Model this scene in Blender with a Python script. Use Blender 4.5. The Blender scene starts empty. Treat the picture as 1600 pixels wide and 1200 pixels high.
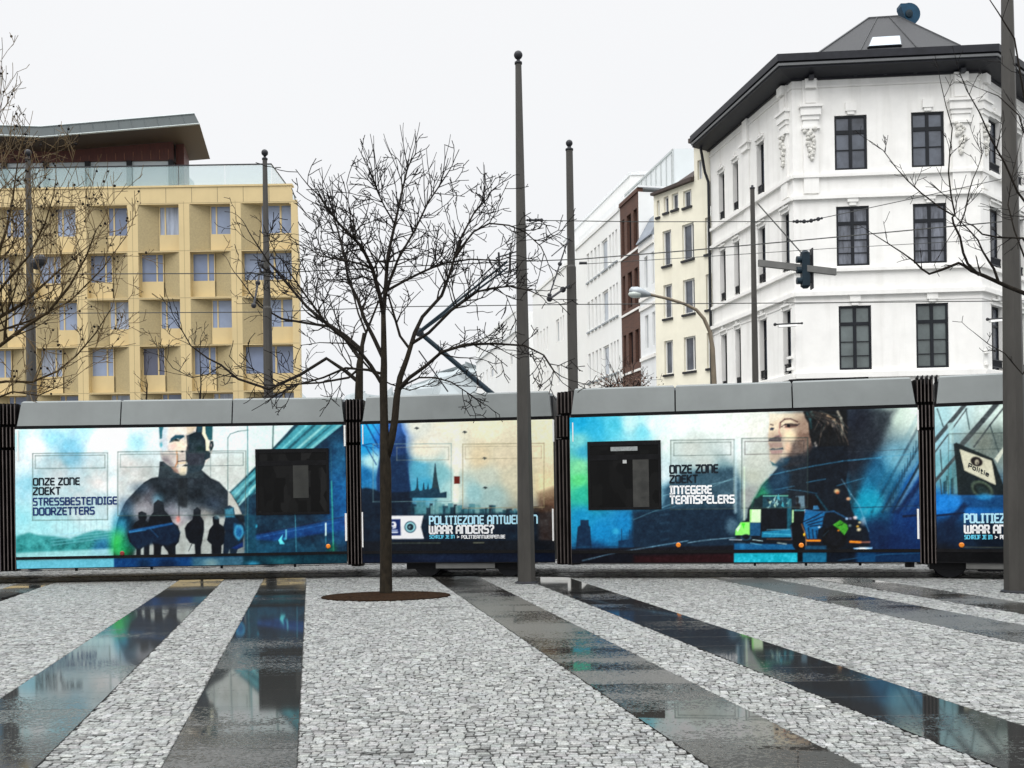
import bpy, math, random
import numpy as np
from mathutils import Vector

# ------------------------------------------------------------------ camera
F, CY, ROLL, EYE = 1555.0, 766.0, 0.016, 1.6
scene = bpy.context.scene
C = scene.collection
cam_d = bpy.data.cameras.new("camera")
cam = bpy.data.objects.new("camera", cam_d)
C.objects.link(cam)
cam_d.sensor_width = 36.0
cam_d.lens = F * 36.0 / 1600.0
cam_d.shift_y = (CY - 600.0) / 1600.0
cam_d.clip_start, cam_d.clip_end = 0.1, 3000.0
cam.location = (0, 0, EYE)
cam.rotation_euler = (math.pi / 2, ROLL, 0)
scene.camera = cam

# ------------------------------------------------------------------ sky, sun, exposure
SUN_EL, SUN_AZ = math.radians(52), math.radians(205)
world = bpy.data.worlds.new("World")
scene.world = world
world.use_nodes = True
nt = world.node_tree
nt.nodes.clear()
wo = nt.nodes.new('ShaderNodeOutputWorld')
bg = nt.nodes.new('ShaderNodeBackground')
bg.inputs['Strength'].default_value = 0.1
sky = nt.nodes.new('ShaderNodeTexSky')
sky.sky_type = 'NISHITA'
sky.sun_disc = False
sky.sun_elevation = SUN_EL
sky.sun_rotation = SUN_AZ
sky.dust_density = 6.0
hsv = nt.nodes.new('ShaderNodeHueSaturation')
hsv.inputs['Saturation'].default_value = 0.15
tc = nt.nodes.new('ShaderNodeTexCoord')
sep = nt.nodes.new('ShaderNodeSeparateXYZ')
ramp = nt.nodes.new('ShaderNodeValToRGB')       # overcast: the cloud layer is brighter overhead
els = ramp.color_ramp.elements
els[0].position, els[0].color = 0.0, (0.79, 0.805, 0.825, 1)
els[1].position, els[1].color = 1.0, (3.1, 3.15, 3.2, 1)
e = els.new(0.47); e.color = (0.815, 0.822, 0.838, 1)
e = els.new(0.66); e.color = (1.9, 1.93, 1.98, 1)
cn = nt.nodes.new('ShaderNodeTexNoise')
cn.inputs['Scale'].default_value = 2.2
cn.inputs['Detail'].default_value = 4
cmul = nt.nodes.new('ShaderNodeMapRange')
cmul.inputs['To Min'].default_value = 9.75
cmul.inputs['To Max'].default_value = 10.2
vm = nt.nodes.new('ShaderNodeVectorMath'); vm.operation = 'SCALE'
mx = nt.nodes.new('ShaderNodeMix'); mx.data_type = 'RGBA'
mx.inputs[0].default_value = 0.97
L = nt.links.new
L(tc.outputs['Generated'], sep.inputs[0]); L(sep.outputs['Z'], ramp.inputs[0])
L(tc.outputs['Generated'], cn.inputs['Vector']); L(cn.outputs[0], cmul.inputs[0])
L(ramp.outputs[0], vm.inputs[0]); L(cmul.outputs[0], vm.inputs['Scale'])
L(sky.outputs[0], hsv.inputs['Color'])
L(hsv.outputs[0], mx.inputs[6]); L(vm.outputs[0], mx.inputs[7])
L(mx.outputs[2], bg.inputs['Color']); L(bg.outputs[0], wo.inputs[0])

sun_d = bpy.data.lights.new("sun", 'SUN')
sun_d.energy = 1.3
sun_d.angle = math.radians(50)
sun_d.color = (1.0, 0.97, 0.93)
sun = bpy.data.objects.new("sun", sun_d)
C.objects.link(sun)
sun.location = (0, -20, 60)
# light travels from the sun (behind the camera, high) towards the scene
dirv = -Vector((math.sin(SUN_AZ) * math.cos(SUN_EL), math.cos(SUN_AZ) * math.cos(SUN_EL), math.sin(SUN_EL)))
sun.rotation_euler = dirv.to_track_quat('-Z', 'Y').to_euler()

scene.view_settings.view_transform = 'Standard'
scene.view_settings.look = 'None'
scene.view_settings.exposure = 0.22
scene.view_settings.gamma = 1.0
scene.cycles.max_bounces = 6
scene.cycles.diffuse_bounces = 3
scene.cycles.glossy_bounces = 4

# ------------------------------------------------------------------ projection helpers
cr, sr = math.cos(ROLL), math.sin(ROLL)
def ray(px, py):
    a, b = (px - 800.0) / F, (CY - py) / F
    return (a * cr + b * sr, 1.0, -a * sr + b * cr)
def at(px, py, Y):
    r = ray(px, py)
    return Vector((r[0] * Y, Y, EYE + r[2] * Y))
def gnd(px, py, z=0.0):
    r = ray(px, py)
    t = (z - EYE) / r[2]
    return Vector((r[0] * t, t, z))
def proj_np(P):
    d = P - np.array([0, 0, EYE])
    px = 800 + F * (d[:, 0] * cr - d[:, 2] * sr) / d[:, 1]
    py = CY - F * (d[:, 0] * sr + d[:, 2] * cr) / d[:, 1]
    return px, py
HX = (485 - 800) / F                      # the street and the paving strips run along (HX, 1)
SD = np.array([HX, 1.0]) / math.hypot(HX, 1.0)

# ------------------------------------------------------------------ mesh helpers
class MB:
    def __init__(s): s.v = []; s.f = []; s.runs = []
    def use(s, k): s.runs.append((len(s.f), k)); return s      # faces added from here on take material k
    def add(s, vs, fs):
        o = len(s.v)
        s.v.extend([tuple(p) for p in vs]); s.f.extend([tuple(i + o for i in f) for f in fs])
    def quad(s, a, b, c, d): s.add([a, b, c, d], [(0, 1, 2, 3)])
    def hexa(s, bot, top):
        n = len(bot)
        fs = [tuple(range(n))[::-1], tuple(range(n, 2 * n))]
        fs += [(i, (i + 1) % n, n + (i + 1) % n, n + i) for i in range(n)]
        s.add(list(bot) + list(top), fs)
    def box(s, x0, x1, y0, y1, z0, z1):
        s.hexa([(x0, y0, z0), (x1, y0, z0), (x1, y1, z0), (x0, y1, z0)],
               [(x0, y0, z1), (x1, y0, z1), (x1, y1, z1), (x0, y1, z1)])
    def fbox(s, fr, u0, u1, z0, z1, w0, w1):
        p = fr.pt
        s.hexa([p(u0, z0, w0), p(u1, z0, w0), p(u1, z0, w1), p(u0, z0, w1)],
               [p(u0, z1, w0), p(u1, z1, w0), p(u1, z1, w1), p(u0, z1, w1)])
    def tube(s, pts, rad, n=6, cap=True):
        pts = [Vector(p) for p in pts]
        if not isinstance(rad, (list, tuple)): rad = [rad] * len(pts)
        rings = []
        ref = None
        for i, p in enumerate(pts):
            t = (pts[min(i + 1, len(pts) - 1)] - pts[max(i - 1, 0)])
            if t.length < 1e-9: t = Vector((0, 0, 1))
            t.normalize()
            if ref is None:
                ref = Vector((0, 1, 0)) if abs(t.y) < 0.8 else Vector((1, 0, 0))
            a = (ref - t * ref.dot(t))
            if a.length < 1e-6: a = t.orthogonal()
            a.normalize(); ref = a
            b = t.cross(a)
            rings.append([p + (a * math.cos(2 * math.pi * k / n) + b * math.sin(2 * math.pi * k / n)) * rad[i] for k in range(n)])
        o = len(s.v)
        for r in rings: s.v.extend([tuple(q) for q in r])
        for i in range(len(rings) - 1):
            for k in range(n):
                s.f.append((o + i * n + k, o + i * n + (k + 1) % n, o + (i + 1) * n + (k + 1) % n, o + (i + 1) * n + k))
        if cap:
            s.f.append(tuple(o + k for k in range(n))[::-1])
            s.f.append(tuple(o + (len(rings) - 1) * n + k for k in range(n)))
    def lathe(s, base, prof, n=16, axis=(0, 0, 1)):
        ax = Vector(axis).normalized()
        a = ax.orthogonal().normalized(); b = ax.cross(a)
        base = Vector(base)
        o = len(s.v)
        for r, h in prof:
            for k in range(n):
                q = base + ax * h + (a * math.cos(2 * math.pi * k / n) + b * math.sin(2 * math.pi * k / n)) * r
                s.v.append(tuple(q))
        m = len(prof)
        for i in range(m - 1):
            for k in range(n):
                s.f.append((o + i * n + k, o + i * n + (k + 1) % n, o + (i + 1) * n + (k + 1) % n, o + (i + 1) * n + k))
        s.f.append(tuple(o + k for k in range(n))[::-1]); s.f.append(tuple(o + (m - 1) * n + k for k in range(n)))
    def ball(s, c, r, nu=10, nv=7, sc=(1, 1, 1)):
        c = Vector(c)
        o = len(s.v)
        for i in range(nv + 1):
            th = math.pi * i / nv
            for k in range(nu):
                ph = 2 * math.pi * k / nu
                s.v.append((c.x + r * sc[0] * math.sin(th) * math.cos(ph), c.y + r * sc[1] * math.sin(th) * math.sin(ph), c.z + r * sc[2] * math.cos(th)))
        for i in range(nv):
            for k in range(nu):
                s.f.append((o + i * nu + k, o + (i + 1) * nu + k, o + (i + 1) * nu + (k + 1) % nu, o + i * nu + (k + 1) % nu))

class Fr:
    """a vertical plane: u along it, z up, w out of it"""
    def __init__(s, o, ud, n):
        s.o = np.array(o, float); s.u = np.array(ud, float) / np.hypot(*ud); s.n = np.array(n, float) / np.hypot(*n)
    def pt(s, u, z, w=0.0):
        q = s.o + s.u * u + s.n * w
        return (q[0], q[1], z)
    def inv(s, px, py, w=0.0):
        r = ray(px, py)
        o = s.o + s.n * w
        t = np.dot(o, s.n) / (r[0] * s.n[0] + r[1] * s.n[1])
        q = np.array([r[0] * t, r[1] * t])
        return float(np.dot(q - o, s.u)), EYE + r[2] * t
    def rect(s, x0, y0, x1, y1, w=0.0):
        xm, ym = (x0 + x1) / 2, (y0 + y1) / 2
        u0 = s.inv(x0, ym, w)[0]; u1 = s.inv(x1, ym, w)[0]
        z1 = s.inv(xm, y0, w)[1]; z0 = s.inv(xm, y1, w)[1]
        return min(u0, u1), max(u0, u1), z0, z1

def rootof(o):
    while o.parent: o = o.parent
    return o
def thing(name, label, cat, loc=(0, 0, 0), group=None):
    o = bpy.data.objects.new(name, None)
    C.objects.link(o)
    o.empty_display_size = 0.3
    o.location = loc
    o['label'] = label; o['category'] = cat
    if group: o['group'] = group
    return o
def tag(o, label, cat, group=None):
    o['label'] = label; o['category'] = cat
    if group: o['group'] = group
    return o
def build(name, mb, mat, parent=None, loc=None, smooth=False, label=None):
    me = bpy.data.meshes.new(name)
    off = Vector(loc) if loc is not None else (rootof(parent).location if parent else Vector((0, 0, 0)))
    me.from_pydata([(v[0] - off[0], v[1] - off[1], v[2] - off[2]) for v in mb.v], [], mb.f)
    me.update()
    if smooth:
        me.polygons.foreach_set('use_smooth', [True] * len(me.polygons))
    o = bpy.data.objects.new(name, me)
    C.objects.link(o)
    if isinstance(mat, (list, tuple)):
        for q in mat: me.materials.append(q)
        mi = np.zeros(len(mb.f), dtype=np.int32)
        for s_, k in mb.runs: mi[s_:] = k
        me.polygons.foreach_set('material_index', mi)
    elif mat: me.materials.append(mat)
    if parent: o.parent = parent
    elif loc is not None: o.location = loc
    if label: o['label'] = label
    return o
def structure(name, mb, mat, **k):
    o = build(name, mb, mat, **k); o['kind'] = 'structure'; return o
def np_mesh(name, V, Q, cols=None, mat=None, parent=None, smooth=False):
    off = np.array(rootof(parent).location) if parent else np.zeros(3)
    me = bpy.data.meshes.new(name)
    nv, nf = len(V), len(Q)
    me.vertices.add(nv); me.vertices.foreach_set('co', (V - off).astype(np.float32).ravel())
    me.loops.add(nf * 4); me.loops.foreach_set('vertex_index', Q.astype(np.int32).ravel())
    me.polygons.add(nf)
    me.polygons.foreach_set('loop_start', np.arange(0, nf * 4, 4, dtype=np.int32))
    me.polygons.foreach_set('loop_total', np.full(nf, 4, dtype=np.int32))
    if smooth: me.polygons.foreach_set('use_smooth', np.ones(nf, dtype=bool))
    me.update(calc_edges=True)
    if cols is not None:
        at_ = me.color_attributes.new('Col', 'FLOAT_COLOR', 'POINT')
        at_.data.foreach_set('color', np.concatenate([cols, np.ones((nv, 1))], 1).astype(np.float32).ravel())
    o = bpy.data.objects.new(name, me); C.objects.link(o)
    if mat: me.materials.append(mat)
    if parent: o.parent = parent
    return o

# ------------------------------------------------------------------ materials
def lin(c):
    return tuple((x / 255 / 12.92 if x / 255 <= 0.04045 else ((x / 255 + 0.055) / 1.055) ** 2.4) for x in c)
def mat(name, col, rough=0.6, metal=0.0, var=0.12, scale=3.0, bump=0.0, bscale=40.0, stain=0.0, spec=0.5, coat=0.0, stain_col=None, stretch=None):
    m = bpy.data.materials.new(name); m.use_nodes = True
    t = m.node_tree; b = t.nodes['Principled BSDF']
    b.inputs['Roughness'].default_value = rough; b.inputs['Metallic'].default_value = metal
    b.inputs['Specular IOR Level'].default_value = spec
    b.inputs['Coat Weight'].default_value = coat
    tcn = t.nodes.new('ShaderNodeTexCoord')
    mp = t.nodes.new('ShaderNodeMapping')
    if stretch: mp.inputs['Scale'].default_value = stretch
    t.links.new(tcn.outputs['Object'], mp.inputs[0])
    n = t.nodes.new('ShaderNodeTexNoise'); n.inputs['Scale'].default_value = scale; n.inputs['Detail'].default_value = 6; n.inputs['Roughness'].default_value = 0.62
    t.links.new(mp.outputs[0], n.inputs['Vector'])
    r = t.nodes.new('ShaderNodeValToRGB')
    lo = tuple(max(0, c * (1 - var)) for c in col); hi = tuple(min(1, c * (1 + var)) for c in col)
    r.color_ramp.elements[0].position = 0.32; r.color_ramp.elements[0].color = (*lo, 1)
    r.color_ramp.elements[1].position = 0.68; r.color_ramp.elements[1].color = (*hi, 1)
    t.links.new(n.outputs[0], r.inputs[0])
    out = r.outputs[0]
    if stain > 0:      # weather streaks running down
        mp2 = t.nodes.new('ShaderNodeMapping'); mp2.inputs['Scale'].default_value = (1.6, 1.6, 0.12)
        t.links.new(tcn.outputs['Object'], mp2.inputs[0])
        n2 = t.nodes.new('ShaderNodeTexNoise'); n2.inputs['Scale'].default_value = 1.5; n2.inputs['Detail'].default_value = 8
        t.links.new(mp2.outputs[0], n2.inputs['Vector'])
        rr = t.nodes.new('ShaderNodeMapRange'); rr.inputs['From Min'].default_value = 0.52; rr.inputs['From Max'].default_value = 0.8
        rr.inputs['To Max'].default_value = stain
        t.links.new(n2.outputs[0], rr.inputs[0])
        mm = t.nodes.new('ShaderNodeMix'); mm.data_type = 'RGBA'
        t.links.new(rr.outputs[0], mm.inputs[0]); t.links.new(out, mm.inputs[6])
        sc_ = stain_col or tuple(c * 0.45 for c in col)
        mm.inputs[7].default_value = (*sc_, 1)
        out = mm.outputs[2]
    t.links.new(out, b.inputs['Base Color'])
    if bump > 0:
        nb = t.nodes.new('ShaderNodeTexNoise'); nb.inputs['Scale'].default_value = bscale; nb.inputs['Detail'].default_value = 5
        t.links.new(mp.outputs[0], nb.inputs['Vector'])
        bp = t.nodes.new('ShaderNodeBump'); bp.inputs['Strength'].default_value = bump; bp.inputs['Distance'].default_value = 0.02
        t.links.new(nb.outputs[0], bp.inputs['Height']); t.links.new(bp.outputs[0], b.inputs['Normal'])
    rn = t.nodes.new('ShaderNodeMapRange'); rn.inputs['To Min'].default_value = max(0.02, rough * 0.8); rn.inputs['To Max'].default_value = min(1, rough * 1.2)
    t.links.new(n.outputs[0], rn.inputs[0]); t.links.new(rn.outputs[0], b.inputs['Roughness'])
    return m
def attr_mat(name, rough, bump=0.0, bscale=60, spec=0.5, coat=0.0, grain=0.0, gscale=140):
    m = bpy.data.materials.new(name); m.use_nodes = True
    t = m.node_tree; b = t.nodes['Principled BSDF']
    a = t.nodes.new('ShaderNodeAttribute'); a.attribute_name = 'Col'
    if grain:
        tg = t.nodes.new('ShaderNodeTexCoord'); ng = t.nodes.new('ShaderNodeTexNoise'); ng.inputs['Scale'].default_value = gscale; ng.inputs['Detail'].default_value = 4
        t.links.new(tg.outputs['Object'], ng.inputs['Vector'])
        mr = t.nodes.new('ShaderNodeMapRange'); mr.inputs['From Min'].default_value = .3; mr.inputs['From Max'].default_value = .7
        mr.inputs['To Min'].default_value = 1 - grain; mr.inputs['To Max'].default_value = 1 + grain
        t.links.new(ng.outputs[0], mr.inputs[0])
        vs_ = t.nodes.new('ShaderNodeVectorMath'); vs_.operation = 'SCALE'
        t.links.new(a.outputs['Color'], vs_.inputs[0]); t.links.new(mr.outputs[0], vs_.inputs['Scale']); t.links.new(vs_.outputs[0], b.inputs['Base Color'])
    else: t.links.new(a.outputs['Color'], b.inputs['Base Color'])
    b.inputs['Roughness'].default_value = rough; b.inputs['Specular IOR Level'].default_value = spec
    b.inputs['Coat Weight'].default_value = coat; b.inputs['Coat Roughness'].default_value = 0.12
    if bump:
        tcn = t.nodes.new('ShaderNodeTexCoord')
        nb = t.nodes.new('ShaderNodeTexNoise'); nb.inputs['Scale'].default_value = bscale; nb.inputs['Detail'].default_value = 5
        t.links.new(tcn.outputs['Object'], nb.inputs['Vector'])
        bp = t.nodes.new('ShaderNodeBump'); bp.inputs['Strength'].default_value = bump; bp.inputs['Distance'].default_value = 0.02
        t.links.new(nb.outputs[0], bp.inputs['Height']); t.links.new(bp.outputs[0], b.inputs['Normal'])
    return m
def glass_mat(name, col, alpha=0.35):
    m = bpy.data.materials.new(name); m.use_nodes = True
    b = m.node_tree.nodes['Principled BSDF']
    b.inputs['Base Color'].default_value = (*col, 1); b.inputs['Roughness'].default_value = 0.05
    b.inputs['Alpha'].default_value = alpha
    return m

M = {}
M['white_stucco'] = mat('white_stucco', (0.82, 0.812, 0.785), 0.8, var=0.05, scale=1.2, bump=0.15, bscale=25, stain=0.30, stain_col=(0.46, 0.445, 0.40))
M['cream_stucco'] = mat('cream_stucco', (0.80, 0.765, 0.63), 0.85, var=0.06, scale=0.8, bump=0.15, bscale=25, stain=0.25, stain_col=(0.55, 0.49, 0.36))
M['pale_stucco'] = mat('pale_stucco', (0.76, 0.78, 0.79), 0.8, var=0.05, scale=1.0, stain=0.15)
M['white_render'] = mat('white_render', (0.80, 0.81, 0.80), 0.75, var=0.03, scale=0.6, stain=0.1, stain_col=(0.6, 0.6, 0.58))
M['brown_brick'] = None
M['tan_panel'] = mat('tan_panel', (0.56, 0.438, 0.225), 0.6, var=0.06, scale=0.5, bump=0.05, stain=0.12)
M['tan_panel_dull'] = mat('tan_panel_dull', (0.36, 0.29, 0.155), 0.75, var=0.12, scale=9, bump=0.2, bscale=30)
M['dark_cornice'] = mat('dark_cornice', (0.014, 0.015, 0.020), 0.5, spec=.25, var=0.3, scale=4, bump=0.1)
M['slate'] = mat('slate', (0.026, 0.027, 0.030), 0.6, spec=.25, var=0.35, scale=5, bump=0.2, bscale=14)
M['zinc'] = mat('zinc', (0.050, 0.064, 0.066), 0.5, spec=.25, var=0.15, scale=2, stretch=(1, 1, 0.2))
M['wood_red'] = mat('wood_red', (0.062, 0.017, 0.014), 0.6, var=0.35, scale=3, stretch=(6, 6, 0.3))
M['frame_dark'] = mat('frame_dark', (0.010, 0.012, 0.016), 0.4, spec=.25, var=0.2)
M['frame_white'] = mat('frame_white', (0.72, 0.72, 0.70), 0.4, var=0.05)
M['pane_dark'] = mat('pane_dark', (0.075, 0.085, 0.105), 0.06, var=0.5, scale=0.8, spec=0.7)
M['pane_blue'] = mat('pane_blue', (0.23, 0.28, 0.39), 0.08, var=0.16, scale=0.5, spec=0.6)  # bluish sky reflection put into the base colour
M['pane_dim'] = mat('pane_dim', (0.10, 0.12, 0.12), 0.08, var=0.4, scale=0.7, spec=0.6)
M['pane_grey'] = mat('pane_grey', (0.36, 0.40, 0.45), 0.1, var=0.2, scale=0.5)
M['pole'] = mat('pole_paint', (0.052, 0.049, 0.044), 0.55, spec=.3, var=0.22, scale=5, bump=0.12, bscale=60, stain=0.35, stretch=(1, 1, 0.25))
M['steel_dark'] = mat('steel_dark', (0.022, 0.023, 0.027), 0.5, metal=0.1, spec=.3, var=0.3)
M['black_rubber'] = mat('black_rubber', (0.006, 0.006, 0.007), 0.5, var=0.4, scale=8, spec=.12)
M['bellows'] = mat('bellows', (0.007, 0.006, 0.006), 0.5, var=0.4, scale=6, spec=.15)
M['bellows_edge'] = mat('bellows_edge', (0.09, 0.075, 0.07), 0.5, var=0.3, spec=.3)
M['fairing'] = mat('fairing', (0.165, 0.182, 0.180), 0.45, metal=0.1, var=0.10, scale=1.2, bump=0.03, stain=0.18)
M['white_paint'] = mat('white_paint', (0.78, 0.78, 0.76), 0.35, var=0.04)
M['orange_lens'] = mat('orange_lens', (0.75, 0.22, 0.01), 0.25, var=0.1)
M['red_lens'] = mat('red_lens', (0.22, 0.02, 0.015), 0.35, var=0.2)
M['bark'] = mat('bark', (0.017, 0.014, 0.011), 0.85, var=0.45, scale=14, bump=0.5, bscale=30, spec=.12)
M['bark_trunk'] = mat('bark_trunk', (0.018, 0.014, 0.009), 0.85, var=0.5, scale=16, bump=0.7, bscale=26, stretch=(1, 1, 0.4), spec=.15)
M['twig'] = mat('twig', (0.011, 0.0095, 0.009), 0.8, var=0.4, scale=10, spec=.1)
M['twig_olive'] = mat('twig_olive', (0.095, 0.060, 0.020), 0.8, var=0.45, scale=8)
M['soil'] = mat('soil', (0.020, 0.011, 0.006), 0.95, var=0.6, scale=22, bump=0.8, bscale=45, spec=.04)
M['mortar'] = mat('mortar', (0.018, 0.018, 0.016), 0.5, var=0.4, scale=20, bump=0.3)
M['ink_dark'] = mat('ink_dark', (0.008, 0.014, 0.022), 0.4, spec=.15, var=0.2)
M['ink_navy'] = mat('ink_navy', (0.016, 0.04, 0.14), 0.4, spec=.15, var=0.15)
M['ink_white'] = mat('ink_white', (0.82, 0.83, 0.84), 0.3, var=0.03)
M['ink_cyan'] = mat('ink_cyan', (0.42, 0.72, 0.86), 0.3, var=0.06)
M['ink_bright_cyan'] = mat('ink_bright_cyan', (0.12, 0.60, 0.82), 0.3, var=0.06)
M['lamp_glass'] = mat('lamp_glass', (0.55, 0.60, 0.56), 0.2, var=0.1)
M['lamp_grey'] = mat('lamp_grey', (0.30, 0.33, 0.35), 0.4, metal=0.3, var=0.15)
M['lamp_arm'] = mat('lamp_arm', (0.16, 0.13, 0.09), 0.5, metal=0.2, var=0.2)
M['blue_paint'] = mat('blue_paint', (0.010, 0.050, 0.095), 0.5, spec=.2, var=0.25)
M['signal'] = mat('signal', (0.010, 0.022, 0.032), 0.5, spec=.2, var=0.2)
M['arm_grey'] = mat('arm_grey', (0.11, 0.11, 0.105), 0.5, var=0.2)
M['ornament'] = mat('ornament', (0.62, 0.61, 0.57), 0.85, var=0.18, scale=8, bump=0.3)
M['bark_olive'] = mat('bark_olive', (0.040, 0.028, 0.014), 0.85, var=0.45, scale=12, spec=.1)
M['wire'] = mat('wire', (0.05, 0.052, 0.05), 0.5, metal=0.4, var=0.2)
M['leaf_red'] = mat('leaf_red', (0.07, 0.035, 0.02), 0.8, var=0.5, scale=6)
M['grass'] = mat('grass', (0.05, 0.11, 0.02), 0.8, var=0.4, scale=6)
M['rail_steel'] = mat('rail_steel', (0.008, 0.008, 0.008), 0.5, metal=0.0, spec=.2, var=0.3)
M['concrete'] = mat('concrete', (0.42, 0.41, 0.38), 0.4, var=0.25, scale=2.5, bump=0.2, bscale=40)
M['far_hazed_green'] = mat('far_hazed_green', (0.30, 0.335, 0.345), 0.9, var=0.12, scale=0.05)  # distance haze is mixed into this tree colour
# ------------------------------------------------------------------ tram line in plan (front face of the tram)
TR = [(-330, 18.05), (-3, 18.2), (24, 18.25), (541, 18.42), (565, 18.42), (866, 17.85), (892, 17.55), (1437, 16.5), (1463, 16.45), (1900, 15.1)]
TRP = []
for px, Y in TR:
    p = at(px, 800, Y); TRP.append((p.x, Y))
def face_y(x):
    xs = [p[0] for p in TRP]; ys = [p[1] for p in TRP]
    if x < xs[0]: return ys[0] + (x - xs[0]) * 0.02
    if x > xs[-1]: return ys[-1] - (x - xs[-1]) * 0.36
    return float(np.interp(x, xs, ys))
face_y_v = np.vectorize(face_y)

# ------------------------------------------------------------------ ground
def wet_ground_mat(name, c1, c2, rough, scale, bumps=0.4, bsc=18):
    m = mat(name, c1, rough, var=0.3, scale=scale, bump=bumps, bscale=bsc)
    return m
g = MB()
g.quad((-700, -60, -0.06), (700, -60, -0.06), (700, 1500, -0.06), (-700, 1500, -0.06))
structure('ground', g, mat('wet_asphalt', (0.10, 0.105, 0.105), 0.35, var=0.35, scale=0.8, bump=0.3, bscale=30))

# plaza bed (the dark joints) up to the track
g = MB()
xs = np.linspace(-16, 16, 33)
for i in range(32):
    a, b = xs[i], xs[i + 1]
    g.hexa([(a, 0.5, -0.05), (b, 0.5, -0.05), (b, face_y(b) + 0.42, -0.05), (a, face_y(a) + 0.42, -0.05)],
           [(a, 0.5, 0), (b, 0.5, 0), (b, face_y(b) + 0.42, 0), (a, face_y(a) + 0.42, 0)])
structure('plaza_bed', g, M['mortar'])

# paving strips: pixel traces of their two edges, turned into lines on the ground
def sline(p1, p2):
    a, b = gnd(*p1), gnd(*p2)
    return (a.x - HX * a.y + b.x - HX * b.y) / 2
STR = [  # left edge, right edge (s = X - HX*Y)
    (sline((0, 921), (25, 916)), sline((0, 943), (62, 918))),
    (sline((272, 911.5), (0, 1100)), sline((337.5, 919), (59, 1200))),
    (sline((411, 907), (259, 1200)), sline((478, 910), (463, 1200))),
    (sline((680.6, 905), (900, 1060)), sline((744, 901), (1220, 1139))),
    (sline((848, 915), (1532, 1197)), sline((899, 905), (1600, 1145))),
    (sline((1150, 912), (1600, 1009)), sline((1255, 911), (1600, 985))),
    (sline((1306, 912), (1600, 960.6)), sline((1405, 915), (1600, 942))),
]
print('strips', [(round(a, 2), round(b, 2)) for a, b in STR])

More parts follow.
